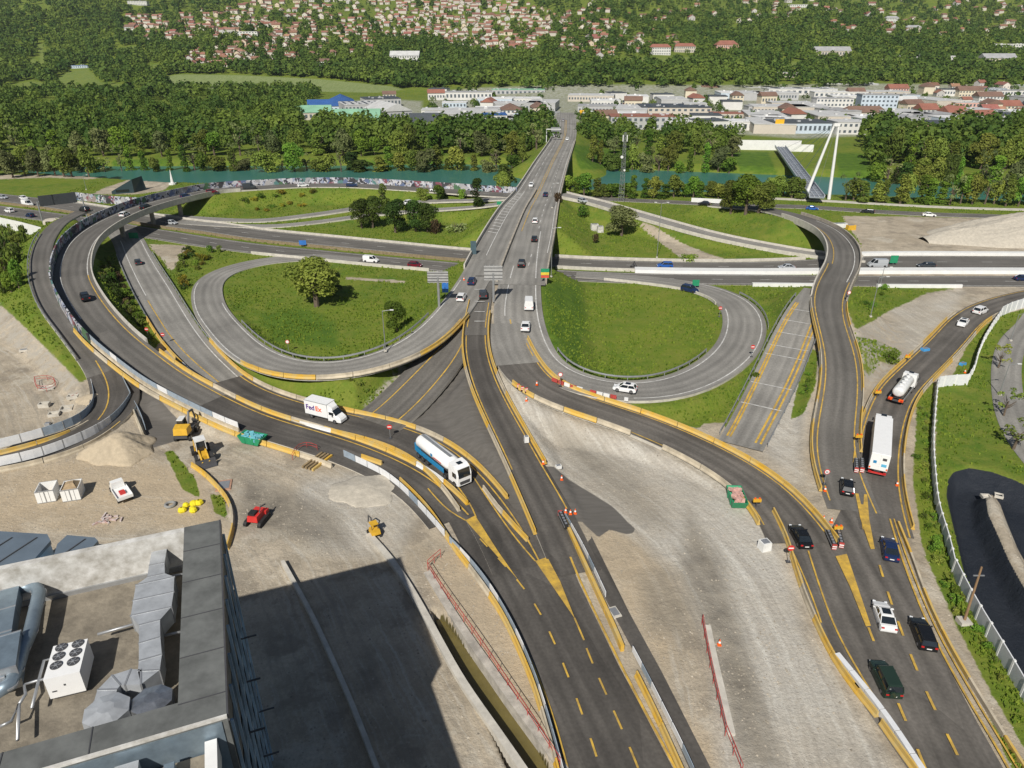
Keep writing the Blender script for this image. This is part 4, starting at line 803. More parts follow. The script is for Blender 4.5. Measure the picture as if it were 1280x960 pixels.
def car(kind, colour, pos, rz, label, group=None, near=True, pitch=0):
    Ln, W, H, B, cr, cf, rr, rf = KIND[kind]; pm = mat('car_paint_' + colour.replace(' ', '_'), CARCOL[colour], .22, .15 if colour not in ('white',) else 0, var=.02, spec=.6)
    nm = {'SUV': 'suv', 'off-road car': 'off_road_car', 'van': 'delivery_van', 'small van': 'delivery_van', 'estate car': 'estate_car', 'saloon': 'saloon_car', 'hatchback': 'hatchback_car'}[kind]
    root = empty(nm, pos, rz); root.rotation_euler = (0, -pitch, rz); tag(root, label, 'van' if 'van' in kind else 'car', group)
    hl, hw = Ln / 2, W / 2; b = MB(); rings = []
    for x, zt, k, zb in ((-hl, .62, .82, .38), (-hl + .06, B - .08, .92, .25), (-hl + .35, B, 1, .2), (-1.0, B, 1, .18), (cf - .1, B, 1, .18), (cf + .3, B - .05, 1, .18), (hl - .55, B - .17, .97, .2), (hl - .15, B - .28, .88, .24), (hl, .5, .78, .34)):
        y = hw * k; rings.append([(x, -y, zb), (x, y, zb), (x, y * 1.0, zt * .62), (x, y * .93, zt - .05), (x, y * .8, zt), (x, -y * .8, zt), (x, -y * .93, zt - .05), (x, -y, zt * .62)])
    b.loft(rings)
    tw = hw * .76; rt = H - .04                                     # roof skin
    b.loft([[(rr - .02, -tw * .9, rt - .06), (rr - .02, tw * .9, rt - .06), (rr - .02, tw * .9, rt - .02), (rr - .02, -tw * .9, rt - .02)], [(rr + .15, -tw, rt - .06), (rr + .15, tw, rt - .06), (rr + .15, tw * .93, rt + .03), (rr + .15, -tw * .93, rt + .03)],
            [(rf - .1, -tw, rt - .06), (rf - .1, tw, rt - .06), (rf - .1, tw * .93, rt + .03), (rf - .1, -tw * .93, rt + .03)], [(rf + .03, -tw * .92, rt - .07), (rf + .03, tw * .92, rt - .07), (rf + .03, tw * .9, rt - .03), (rf + .03, -tw * .9, rt - .03)]])
    for s in (-1, 1):                                              # pillars
        for (x0, x1) in ((cr, rr), (cf, rf), ((cr + cf) / 2 - .1, (rr + rf) / 2 - .1)):
            b.tube([(x0, s * hw * .90, B - .05), (x1, s * tw * .97, rt - .03)], .05, 5)
    if 'van' in kind:                                              # closed load space
        xb = .35 if kind == 'van' else -.1
        b.loft([[(x, -hw * .985, B - .1), (x, hw * .985, B - .1), (x, tw * 1.06, rt + .01), (x, -tw * 1.06, rt + .01)] for x in (cr - .03, xb)])
    if kind == 'off-road car': b.cyl((-hl - .08, .2, .95), .34, .18, 14, 'x')
    body = b.build('body', pm, root, smooth=False)
    g = MB(); e = .03
    g.loft([[(cr + e, -hw * .86, B - .02), (cr + e, hw * .86, B - .02), (cf - e, hw * .86, B - .02), (cf - e, -hw * .86, B - .02)], [(rr + e, -tw * .95, rt - .06), (rr + e, tw * .95, rt - .06), (rf - e, tw * .95, rt - .06), (rf - e, -tw * .95, rt - .06)]])
    g.build('windows', M_GLASS, root)
    if near and kind in ('saloon', 'hatchback', 'estate car') and colour in ('white',): MB().box((rr + rf) / 2 + .1, 0, rt + .036, .9, tw * 1.3, .01).build('sunroof', M_GLASS, root)
    for x in (-hl + .82, hl - .85):
        for s in (-1, 1): wheel(root, x, s * (hw - .1), .33, .22, near)
    for s in (-1, 1):
        MB().box(hl - .12, s * hw * .66, .62, .16, .3, .13, -s * .3).build('headlight', M_LAMP, root)
        MB().box(-hl + .04, s * hw * .72, .78, .1, .28, .15).build('tail_light', M_TAIL, root)
        if near: MB().box(cf - .25, s * (hw + .06), B + .03, .14, .2, .12).build('wing_mirror', pm, root)
    if near:
        MB().box(-hl - .005, 0, .6, .02, .5, .12).build('number_plate', M_WHT, root)
    return root
def place(px, py, hx, hy):
    a = hit(px, py); z = a.z; b_ = P(hx, hy, z); d = b_ - a
    return a, math.atan2(d.y, d.x)
def cars(kind, colour, px, py, hx, hy, label, group=None, near=None):
    a, rz = place(px, py, hx, hy); return car(kind, colour, a, rz, label, group, near if near is not None else py > 400)
cars('saloon', 'white', 1104, 774, 1091, 735, 'white saloon car with black sunroof on the three lane south east road')
cars('estate car', 'black', 1152, 796, 1136, 755, 'black estate car with red tail lights in the right lane beside the verge')
cars('off-road car', 'dark green', 1105, 853, 1088, 818, 'dark green off-road car with a spare wheel, nearest car to the white block wall')
cars('saloon', 'dark blue', 1111, 690, 1103, 650, 'dark blue saloon car in the right lane below the white lorry')
cars('saloon', 'black', 1000, 674, 984, 645, 'black car alone on the ramp left of the orange cones')
cars('hatchback', 'black', 1058, 612, 1056, 580, 'black hatchback car coming up to the painted gore below the flyover road')
cars('hatchback', 'white', 781, 488, 760, 485, 'white hatchback car on the lower bend of the right loop ramp')
cars('SUV', 'black', 107, 374, 100, 360, 'black car on the curved viaduct road at the left')
cars('hatchback', 'dark grey', 173, 330, 167, 318, 'dark car on the worn lower road just out of the viaduct shadow', near=False)
cars('hatchback', 'white', 577, 374, 585, 360, 'white hatchback car turning off the bridge towards the left loop', near=False)
cars('hatchback', 'dark blue', 590, 354, 597, 340, 'dark blue car behind the white hatchback at the yellow divider', near=False)
cars('estate car', 'dark grey', 604, 370, 604, 355, 'grey car in the narrow middle lane beneath the overhead sign', near=False)
cars('van', 'white', 661, 384, 661, 372, 'white delivery van in the right hand carriageway below the bridge', near=False)
cars('saloon', 'white', 657, 410, 659, 398, 'white saloon car following the white van towards the right loop', near=False)
cars('SUV', 'black', 652, 332, 655, 320, 'black car on the bridge road above the motorway, nearest one', near=False)
cars('hatchback', 'black', 668, 301, 670, 290, 'black car beside the hatched nose of the bridge road', near=False)
cars('hatchback', 'white', 669, 278, 672, 268, 'white car above the black one beside the hatched nose', near=False)
cars('hatchback', 'dark blue', 682, 245, 686, 236, 'dark car in the middle of the bridge road at the river bank', near=False)
cars('hatchback', 'white', 664, 233, 660, 240, 'white car in the left lanes of the bridge road at the river bank', near=False)
cars('hatchback', 'white', 709, 175, 706, 184, 'white car on the river bridge near its far end', near=False)
cars('van', 'silver', 692, 171, 697, 161, 'silver van by the sign gantry at the far end of the bridge', near=False)
cars('hatchback', 'silver', 704, 151, 706, 144, 'small silver car where the bridge road meets the town', near=False)
cars('small van', 'white', 464, 327, 475, 328, 'white small van on the motorway above the left loop', near=False)
cars('hatchback', 'maroon', 519, 333, 530, 334, 'dark red hatchback car on the motorway ahead of the white van', near=False)
cars('hatchback', 'white', 509, 255, 500, 257, 'white car on the curving slip road among the trees', near=False)
cars('hatchback', 'silver', 728, 253, 742, 256, 'silver car at the top of the slip road right of the bridge', near=False)
cars('SUV', 'blue', 831, 334, 820, 334, 'bright blue car on the motorway right of the tall lamp post', near=False)
cars('SUV', 'dark blue', 862, 364, 875, 367, 'dark blue car leaving the motorway for the right loop', near=False)
cars('saloon', 'silver', 983, 336, 970, 336, 'silver saloon car on the motorway just left of the flyover', near=False)
cars('van', 'silver', 1096, 333, 1080, 333, 'silver camper van on the motorway just right of the flyover', near=False)
cars('estate car', 'dark grey', 1157, 334, 1145, 334, 'dark grey estate car on the motorway beside the white hatching', near=False)
cars('saloon', 'dark blue', 1278, 350, 1290, 350, 'dark blue car at the right edge of the picture on the motorway', near=False)
cars('saloon', 'black', 880, 256, 870, 255, 'black car on the riverside road in front of the short white wall', near=False)
cars('saloon', 'blue', 1015, 262, 1028, 263, 'blue car on the riverside road below the footbridge', near=False)
cars('estate car', 'black', 1084, 266, 1070, 265, 'black car on the riverside road above the gravel lot', near=False)
cars('saloon', 'white', 1161, 270, 1175, 271, 'white car on the riverside road beside the big gravel ridge', near=False)
cars('saloon', 'white', 1203, 406, 1190, 420, 'white car on the east road below the other white car', near=True)
cars('SUV', 'white', 1225, 391, 1240, 385, 'white car on the east road nearest the mesh fence', near=True)
for i, (k, c, x, y, hx, hy, lab) in enumerate((('hatchback', 'white', 156, 270, 165, 266, 'white car on the viaduct above the motorway'), ('SUV', 'black', 183, 261, 195, 257, 'black car on the viaduct behind the white one'),
        ('hatchback', 'dark blue', 233, 247, 245, 245, 'dark blue car at the upper end of the viaduct bridge'), ('hatchback', 'maroon', 265, 241, 277, 240, 'reddish car where the viaduct reaches the river wall'), ('van', 'dark grey', 312, 236, 325, 235, 'dark van in front of the graffiti wall at the river'),
        ('saloon', 'white', 379, 233, 392, 232, 'white car in front of the green part of the graffiti wall'), ('SUV', 'dark blue', 440, 233, 452, 233, 'dark blue car in front of the graffiti wall, right of the white one'), ('saloon', 'white', 545, 239, 558, 240, 'white car at the pale end of the graffiti wall'),
        ('hatchback', 'silver', 4, 248, 14, 249, 'silver car on the far motorway lanes at the left edge'), ('hatchback', 'white', 30, 249, 40, 251, 'white car on the far motorway lanes left of the gantry'), ('van', 'white', 35, 257, 45, 259, 'white van on the motorway left of the gantry'),
        ('SUV', 'white', 12, 265, 2, 263, 'white car on the near motorway lanes at the left edge'), ('hatchback', 'dark blue', 38, 271, 28, 269, 'dark blue car beside the white noise wall'), ('SUV', 'black', 106, 264, 96, 262, 'black car passing under the sign gantry'), ('hatchback', 'silver', 215, 280, 225, 281, 'silver car on the motorway just out of the viaduct shadow'))):
    cars(k, c, x, y, hx, hy, lab, near=False)
# motorcycle on the motorway
a, rz = place(792, 334, 800, 334); r_ = empty('motorcycle', a, rz); tag(r_, 'small dark motorcycle with its rider on the motorway', 'motorcycle')
for x in (-.7, .7): MB().cyl((x, 0, .32), .32, .14, 12, 'y').build('wheel', M_BLACK, r_)
MB().tube([(-.6, 0, .6), (-.1, 0, .75), (.4, 0, .8), (.6, 0, .9)], .16, 8, r1=.1).build('body', M_DSTEEL, r_)
q = MB(); q.tube([(-.25, 0, .85), (-.1, 0, 1.2), (.05, 0, 1.38)], .2, 8, r1=.13); q.cyl((.1, 0, 1.55), .15, .28, 10); q.tube([(0, .18, 1.3), (.3, .3, 1.1), (.55, .28, 1.05)], .06, 6); q.tube([(0, -.18, 1.3), (.3, -.3, 1.1), (.55, -.28, 1.05)], .06, 6); q.tube([(-.2, .14, .85), (.2, .2, .75), (.1, .18, .35)], .09, 6); q.tube([(-.2, -.14, .85), (.2, -.2, .75), (.1, -.18, .35)], .09, 6)
o = q.build('person', mat('rider_leather', (.02, .02, .025), .5), None, a, rz); tag(o, 'person in black riding the small motorcycle on the motorway', 'person')
# ---- lorries
def text(s, size, m, parent, loc, rot, name='lettering', bold=.0):
    cu = bpy.data.curves.new(name, 'FONT'); cu.body = s; cu.size = size; cu.extrude = .006; cu.offset = bold
    t = bpy.data.objects.new(name, cu); dg = None
    COL.link(t); bpy.context.view_layer.update(); me = bpy.data.meshes.new_from_object(t); bpy.data.objects.remove(t)
    me.materials.clear(); me.materials.append(m); o = link(name, me, parent); o.location = loc; o.rotation_euler = rot; return o
M_FP = mat('purple_lettering', (.09, .02, .22), .5); M_FO = mat('orange_lettering', (.85, .12, .01), .5); M_TB = mat('tanker_blue', (.02, .22, .45), .4); M_TRW = mat('lorry_white', (.80, .80, .79), .3, var=.03)
def cab(root, x0, W, H, m, L=2.3):
    b = MB(); hw = W / 2
    b.loft([[(x, -hw * k, zb), (x, hw * k, zb), (x, hw * k, H * .62), (x, hw * kt, zt), (x, -hw * kt, zt), (x, -hw * k, H * .62)] for x, k, kt, zb, zt in ((x0, 1, .95, .7, H), (x0 + L * .55, 1, .93, .7, H - .05), (x0 + L * .86, .98, .88, .5, H - .35), (x0 + L, .92, .8, .5, H * .52))])
    c = b.build('cab', m, root)
    g = MB(); xa, xb = x0 + L * .88, x0 + L + .02
    g.add([(xb + .0, -hw * .82, H * .50), (xb + .0, hw * .82, H * .50), (xa + .02, hw * .82, H - .42), (xa + .02, -hw * .82, H - .42), (xb - .1, -hw * .82, H * .5), (xb - .1, hw * .82, H * .5), (xa - .08, hw * .82, H - .42), (xa - .08, -hw * .82, H - .42)], [(0, 1, 2, 3), (7, 6, 5, 4), (0, 4, 5, 1), (1, 5, 6, 2), (2, 6, 7, 3), (3, 7, 4, 0)])
    for s in (-1, 1): g.box(x0 + L * .62, s * (hw + .003), H * .58, L * .4, .03, H * .22)
    g.build('windscreen', M_GLASS, c)
    MB().box(x0 + L + .02, 0, .95, .06, W * .7, .5).build('grille', M_DSTEEL, c)
    MB().box(x0 + L * .45, 0, H + .02, .7, .8, .06).build('roof_hatch', M_GLASS, c)
    for s in (-1, 1):
        MB().box(x0 + L + .01, s * hw * .72, .72, .08, .35, .18).build('headlight', M_LAMP, c)
        MB().box(x0 + L * .85, s * (hw + .18), H * .62, .1, .22, .5).build('wing_mirror', M_DSTEEL, c)
    return c
# white parcel truck
a, rz = place(408, 523, 440, 531); r_ = empty('delivery_truck', a, rz); tag(r_, 'white delivery truck with purple and orange lettering on the curved road', 'truck')
bx_ = MB().box(-1.1, 0, 2.05, 4.7, 2.2, 2.6).build('cargo_box', M_TRW, r_)
for (z_, s_) in ((.8, .1), (3.33, .08)):
    for s in (-1, 1): MB().box(-1.1, s * 1.105, z_, 4.72, .04, s_).build('trim', M_STEEL, bx_)
b = MB(); rings = [[(x, -.98 * k, .35), (x, .98 * k, .35), (x, .98 * k, zm), (x, .85 * k, zt), (x, -.85 * k, zt), (x, -.98 * k, zm)] for x, k, zm, zt in ((1.25, 1, 1.5, 2.5), (2.0, 1, 1.45, 2.45), (2.75, .98, 1.25, 1.5), (3.5, .92, .95, 1.1), (3.75, .82, .7, .8))]
b.loft(rings); cb = b.build('cab', M_TRW, r_)
g = MB(); g.add([(2.03, -.8, 2.4), (2.03, .8, 2.4), (2.82, .86, 1.5), (2.82, -.86, 1.5), (1.95, -.8, 2.3), (1.95, .8, 2.3), (2.7, .86, 1.42), (2.7, -.86, 1.42)], [(3, 2, 1, 0), (4, 5, 6, 7), (0, 1, 5, 4), (1, 2, 6, 5), (2, 3, 7, 6), (3, 0, 4, 7)])
for s in (-1, 1): g.box(1.95, s * .955, 1.75, .95, .06, .5)
g.build('windscreen', M_GLASS, cb)
b = MB(); b.loft([[(1.25, -.9, 2.5), (1.25, .9, 2.5), (1.25, .9, 3.2), (1.25, -.9, 3.2)], [(2.1, -.7, 2.45), (2.1, .7, 2.45), (2.0, .7, 2.7), (2.0, -.7, 2.7)]]); b.build('wind_deflector', M_TRW, cb)
for s in (-1, 1): MB().box(3.62, s * .68, .82, .2, .3, .2).build('headlight', M_LAMP, cb); MB().box(2.3, s * 1.12, 1.5, .1, .2, .35).build('wing_mirror', M_DSTEEL, cb)
for x in (-2.3, 2.55):
    for s in (-1, 1): wheel(r_, x, s * .88, .38, .26)
text('Fed', 1.25, M_FP, bx_, (-3.15, -1.125, 1.75), (math.pi / 2, 0, 0), bold=.03); text('Ex', 1.25, M_FO, bx_, (-1.15, -1.125, 1.75), (math.pi / 2, 0, 0), bold=.03)
text('FedEx', .38, M_FP, cb, (1.42, -.35, 2.58), (math.radians(55), 0, math.pi / 2))
# tanker with blue skirt
a, rz = place(556, 589, 585, 612); r_ = empty('tanker_truck', a, rz); tag(r_, 'white tanker lorry with blue skirts heading down the curved road', 'truck')
def tank(root, x0, x1, zc, ry, rz_, m, n=20):
    b = MB(); rings = []
    for x, k in ((x0, .55), (x0 + .15, .85), (x0 + .5, 1), (x1 - .5, 1), (x1 - .15, .85), (x1, .55)): rings.append([(x, ry * k * math.cos(t), zc + rz_ * k * math.sin(t)) for t in [2 * math.pi * i / n for i in range(n)]])
    b.loft(rings); return b.build('tank', m, root, smooth=True)
tk = tank(r_, -6.6, 2.6, 2.45, 1.22, 1.05, M_TRW)
for s in (-1, 1): MB().box(-2.2, s * 1.17, 1.3, 7.6, .08, .75).build('side_skirt', M_TB, r_)
MB().box(-6.3, 0, 1.6, .7, 2.3, 1.3).build('rear_cabinet', M_TB, r_); MB().box(-2.0, 0, 1.05, 9, .9, .35).build('chassis', M_DSTEEL, r_)
MB().box(-2, 0, 3.5, 8, .5, .08).build('walkway', M_STEEL, tk)
MB().box(-1.6, -1.235, 2.5, .5, .03, .45).build('emblem', M_TB, tk); MB().box(-1.05, -1.235, 2.3, .3, .03, .12).build('emblem', M_RED, tk); text('CHIMIE', .42, M_RED, tk, (-.8, -1.24, 2.2), (math.pi / 2, 0, 0)) if False else MB().box(.1, -1.235, 2.35, 1.9, .03, .16).build('emblem', M_RED, tk)
cab(r_, 3.0, 2.45, 3.5, M_TRW, 2.4)
for x in (-5.6, -4.3, -3.0, 1.9, 4.5):
    for s in (-1, 1): wheel(r_, x, s * 1.05, .5, .35)
# white box lorry seen from behind
a, rz = place(1097, 566, 1100, 530); a = a - Vector((0, 0, 0)); r_ = empty('box_lorry', a, rz); tag(r_, 'long white box lorry with closed rear doors on the east road', 'truck')
bx_ = MB().box(-1.5, 0, 2.65, 12.6, 2.5, 2.75).build('trailer_box', M_TRW, r_)
for s in (-1, 1):
    MB().box(-7.83, s * .62, 2.65, .05, 1.18, 2.6).build('rear_door', M_WHT, bx_); MB().box(-1.5, s * 1.26, 1.05, 10, .04, .5).build('side_guard', M_DSTEEL, r_)
    MB().box(-7.9, s * 1.0, .95, .1, .4, .22).build('tail_light', M_TAIL, r_); MB().box(-7.87, s * 1.12, 1.6, .03, .2, .3).build('marker', M_FO, bx_)
MB().box(-7.87, -.65, 2.2, .03, .7, .45).build('emblem', mat('light_blue_paint', (.10, .40, .60), .5), bx_); MB().box(-7.87, .6, 2.6, .03, .45, .45).build('emblem', M_TB, bx_); MB().box(-7.87, -.6, 3.2, .03, .55, .4).build('emblem', M_DSTEEL, bx_)
MB().box(-7.75, 0, .75, .15, 2.4, .22).build('bumper', M_RED, r_); MB().box(-1, 0, 1.0, 13, .9, .3).build('chassis', M_DSTEEL, r_)
cab(r_, 5.1, 2.45, 3.7, M_TRW, 2.3)
for x in (-5.6, -4.3, -3.0, 3.6, 6.5):
    for s in (-1, 1): wheel(r_, x, s * 1.05, .5, .35)
# silver tanker in front of it
a, rz = place(1128, 493, 1146, 470); r_ = empty('tanker_truck', a, rz); tag(r_, 'silver topped tanker lorry with an orange rear chassis ahead of the white lorry', 'truck')
tk = tank(r_, -5.2, 2.3, 2.3, 1.0, .95, mat('polished_tank', (.74, .74, .73), .3, .1))
for i in range(4):
    MB().cyl((-3.4 + i * 1.5, 0, 3.3), .38, .2, 14).build('manhole_lid', M_WPL, tk); MB().box(-2.75 + i * 1.5, .25, 3.27, .3, .35, .15).build('vent_box', M_DSTEEL, tk)
MB().box(-1.6, 0, 1.0, 8.2, 1.0, .35).build('chassis', M_DSTEEL, r_); MB().box(-5.3, 0, 1.0, .5, 2.45, .35).build('bumper', M_FO, r_)
for s in (-1, 1): MB().box(-5.58, s * 1.0, 1.05, .1, .35, .2).build('tail_light', M_TAIL, r_); MB().box(-1.5, s * 1.15, 1.0, 7, .12, .5).build('side_locker', M_STEEL, r_)
cab(r_, 2.7, 2.4, 3.1, M_TRW, 2.2)
for x in (-4.2, -2.9, 1.6, 4.0):
    for s in (-1, 1): wheel(r_, x, s * 1.0, .5, .35)
# ---------------------------------------------------------------- big flat roofed building in the foreground
T1 = P(274, 650, 26); T2 = P(283, 893, 26); e2 = (T1 - T2); LB = e2.length; e2.normalize(); e1 = Vector((e2.y, -e2.x, 0)); RZB = math.atan2(e1.y, e1.x)
M_ROOFG = mat('roof_gravel', (.27, .235, .18), .95, col2=(.15, .13, .10), scale=.8, bump=.6); M_BAND = mat('roof_membrane', (.12, .125, .12), .8, var=.28, scale=.7); M_WALLW = mat('stained_white_wall', (.34, .32, .28), .8, col2=(.66, .65, .62), scale=1.1)
M_CLAD = mat('blue_cladding', (.36, .50, .62), .3, .1, var=.25, scale=.4); M_ZINC = mat('duct_zinc', (.46, .48, .50), .45, .35, var=.2, scale=.9); M_ZINCR = mat('duct_foil', (.48, .49, .50), .3, .85, var=.25, scale=2.)
M_DUCTB = mat('duct_blue_grey', (.22, .28, .33), .45, .5, var=.15)
root = empty('hospital_building', (T1.x, T1.y, 0), RZB); tag(root, 'large flat roofed building with gravel roof and dark roof band at the lower left', 'building')
def bb(name, a0, a1, b0, b1, z0, z1, m, parent=root): return MB().box((a0 + a1) / 2, (b0 + b1) / 2, (z0 + z1) / 2, a1 - a0, b1 - b0, z1 - z0).build(name, m, parent)
bb('wall', -70, -.1, -LB + .1, -.1, 0, 22.6, M_CLAD); bb('roof', -69.9, -2.3, -LB + 1.7, -.5, 22.6, 22.75, M_ROOFG)
bb('parapet_wall', -70, -2.4, -.5, 0, 20, 25.99, M_WALLW); bb('parapet_wall', -2.4, 0, -LB, 0, 20, 26, M_BAND); bb('parapet_wall', -70, -2.4, -LB, -LB + 1.75, 20, 25.98, M_BAND); bb('south_panel', -70, -.3, -LB - .06, -LB, 20, 25.6, M_DUCTB)
bb('coping', -70, .02, -LB - .14, -LB, 25.85, 26.05, M_WALLW); bb('coping', .0, .1, -LB, 0, 25.5, 26.03, M_DSTEEL)
for i in range(22):
    if i % 3: continue
    z = MB().box(.12, -.5 - i * (LB - 1) / 21, 12.5, .16, .14, 25).build('facade_rib', M_CLAD, root)
for k in range(6):
    bb('window_band', -.08, .03, -LB + .3, -.3, 2 + k * 3.9, 4 + k * 3.9, M_GLASS)
for k in range(4):
    q = MB(); q.box(.5, -3 - k * 4.3, 17 - k * .1, 1.2, .1, .1); q.box(.7, -3 - k * 4.3, 9, 1.2, .1, .1); q.build('bracket', M_DSTEEL, root)
bb('lower_wall', -70, -.9, -LB - 20, -LB - .15, 0, 23.7, M_CLAD); bb('lower_roof', -69, -1.2, -LB - 20, -LB - .16, 23.7, 23.8, M_ROOFG); bb('white_coping', -1.3, -.7, -LB - 20, -LB - .17, 23.2, 24.7, M_WHT)
for a0, b0, s1, s2, h_, mm in ((-4.9, 1.9, 1.1, 3, 1.3, M_ZINC), (-7.8, 1.9, 1.5, 3, 1.5, M_ZINC), (-3.0, 1.5, .5, 1.4, .9, M_DUCTB), (-11.0, 1.9, 2.0, 3, 1.4, M_ZINC)):
    o = MB().box(0, 0, h_ / 2, s1, s2, h_).build('roof_duct', mm, None, T2 + e1 * a0 - e2 * b0 + Vector((0, 0, 23.8 - 26)), RZB)
    tag(o, 'grey metal duct casing on the lower roof at the bottom edge of the picture', 'duct', 'duct casings on the lower roof')
def rp(a, b, z=22.75): return P(a, b, z)
for k in range(5):
    bb('roof_seam', -2.4, 0, -3 - k * 3.4, -2.94 - k * 3.4, 26, 26.03, M_DSTEEL)
for k in range(9): bb('roof_seam', -6.5 - k * 4, -6.44 - k * 4, -LB, -LB + 1.75, 25.98, 26.01, M_DSTEEL)
bb('flashing', -2.55, -2.4, -LB + 1.75, -.5, 22.75, 23.1, M_STEEL); bb('flashing', -60, -2.55, -.65, -.5, 22.75, 23.1, M_STEEL)
# chiller with six fans
c = P(93, 851, 22.75); r_ = empty('rooftop_chiller', c, RZB - .04); r_.scale = (.8, .8, .74); tag(r_, 'white rooftop cooling unit with six black fans', 'cooling unit')
MB().box(0, 0, 1.45, 2.35, 3.4, 2.1).build('housing', M_TRW, r_); MB().box(0, 0, .25, 2.0, 3.0, .3).build('base_frame', M_DSTEEL, r_)
for i in range(3):
    for j in (-.56, .56):
        f_ = MB().cyl((j, -.5 + i * .92, 2.53), .42, .08, 20).build('fan', M_DSTEEL, r_)
        q = MB(); q.cyl((j, -.5 + i * .92, 2.6), .1, .06, 10)
        for t in range(6): q.box(j + .22 * math.cos(t * 1.047), -.5 + i * .92 + .22 * math.sin(t * 1.047), 2.585, .32, .05, .02, t * 1.047)
        q.build('fan_guard', M_STEEL, f_)
MB().box(0, -1.72, 1.55, .12, .03, .16).build('handle', M_DSTEEL, r_); MB().box(-.75, -1.72, 1.1, .3, .02, .12).build('name_plate', M_DSTEEL, r_)
def duct(pts, z0, h_, m, label, grp=None, nm='air_duct', flange=True):
    W = [(P(a, b, z0 + h_), w_) for a, b, w_ in pts]; o0 = Vector((W[0][0].x, W[0][0].y, z0)); q = MB(); rings = []
    for i, (p, w_) in enumerate(W):
        d = W[min(i + 1, len(W) - 1)][0] - W[max(i - 1, 0)][0]; d.normalize(); n_ = Vector((d.y, -d.x, 0)) * w_ / 2; b_ = p - o0; b_.z = 0
        rings.append([b_ - n_ + Vector((0, 0, h_)), b_ + n_ + Vector((0, 0, h_)), b_ + n_ * .98, b_ - n_ * .98])
    q.loft(rings); r = q.build(nm, m, None, o0); tag(r, label, 'duct', grp)
    if flange:
        for (p, w_), ring in zip(W, rings):
            f = MB(); vs = [v.lerp(sum(ring, Vector()) / 4, -.04) for v in ring]; d = Vector((ring[0].y - ring[1].y, ring[1].x - ring[0].x, 0)).normalized() * .05
            f.loft([[v - d for v in vs], [v + d for v in vs]]); f.build('flange', M_STEEL, r)
    return r
duct([(199, 688, 1.0), (196, 705, 1.0), (195, 719, 1.1), (194, 726, 2.4), (192, 745, 2.45), (189, 764, 2.4), (187, 778, 1.2), (187, 800, 1.2), (188, 822, 1.25), (186, 838, 1.25), (176, 846, 1.2), (160, 846, 1.15), (145, 850, 1.1), (134, 862, 1.1), (131, 874, 1.1)], 23.5, 1.3, M_ZINC, 'long silver air duct with a swollen middle section beside the dark roof band')
def hood(px, py, r0, z, label, m):
    c = P(px, py, z); o0 = Vector((c.x, c.y, 22.8)); q = MB(); H_ = z - 22.8
    ring = lambda r, zz, sh=0: [(r * math.cos(t + .39) + sh, r * .95 * math.sin(t + .39), zz) for t in [math.pi / 4 * i for i in range(8)]]
    q.loft([ring(r0 * .6, 0), ring(r0 * .62, H_ * .4), ring(r0, H_ * .65), ring(r0 * .98, H_ * .92), ring(r0 * .35, H_)]); o = q.build('duct_hood', m, None, o0, RZB); tag(o, label, 'duct')
hood(132, 884, 1.25, 25.2, 'grey octagonal duct hood at the end of the long silver duct', M_ZINC); hood(189, 872, 1.15, 25, 'shiny crumpled foil duct hood beside the grey octagonal one', M_ZINCR)
duct([(12, 735, 1.1), (8, 760, 1.0), (4, 790, .9), (0, 815, .9), (-6, 850, .9)], 23.4, 1.0, M_DUCTB, 'square blue grey duct at the left edge of the roof')
duct([(2, 795, 2.0), (-6, 840, 2.0)], 23.2, 1.6, M_DUCTB, 'blue grey duct box cut by the left edge of the picture')
def pipe(pts, z, r, m, label, grp=None, flange=False):
    W = [P(a, b, z) for a, b in pts]; o0 = Vector((W[0].x, W[0].y, 22.8)); q = MB(); q.tube([w_ - o0 for w_ in W], r, 12); o = q.build('roof_pipe', m, None, o0, smooth=True); tag(o, label, 'pipe', grp)
    if flange:
        for w_ in W[1:-1]: MB().cyl(w_ - o0, r * 1.1, .12, 12).build('joint', M_STEEL, o)
pipe([(20, 737), (34, 733), (46, 735), (49, 741), (46, 756), (38, 790), (28, 812), (20, 838), (12, 856), (-6, 866)], 24, .42, M_DUCTB, 'thick round blue grey pipe with bends near the left edge of the roof', flange=True)
for pts, lab in (([(122, 793), (150, 785), (176, 778)], 'thin silver pipe from the cooling unit to the long duct'), ([(60, 848), (45, 851), (30, 856), (32, 868), (24, 880)], 'thin bent pipe left of the cooling unit'), ([(0, 908), (14, 902), (24, 880), (22, 925)], 'thin pipe crossing the lower left of the roof'),
                 ([(70, 822), (55, 826), (46, 860), (40, 885)], 'thin pipe running down beside the cooling unit'), ([(204, 795), (229, 789)], 'thin tie bar between the long duct and the roof band'), ([(210, 721), (232, 717)], 'thin tie bar at the upper end of the long duct')):
    pipe(pts, 23.6, .09, M_STEEL, lab)
for i in range(3):
    o = MB().box(0, 0, .0, .75, .95, .06).build('wall_panel', M_TRW, None, P(25 + i * 13.5, 725 - i * 3.2, 23.6), RZB); o.rotation_euler = (math.radians(68), 0, RZB); tag(o, 'white panel leaning on the stained parapet wall', 'panel', 'white panels leaning on the parapet')
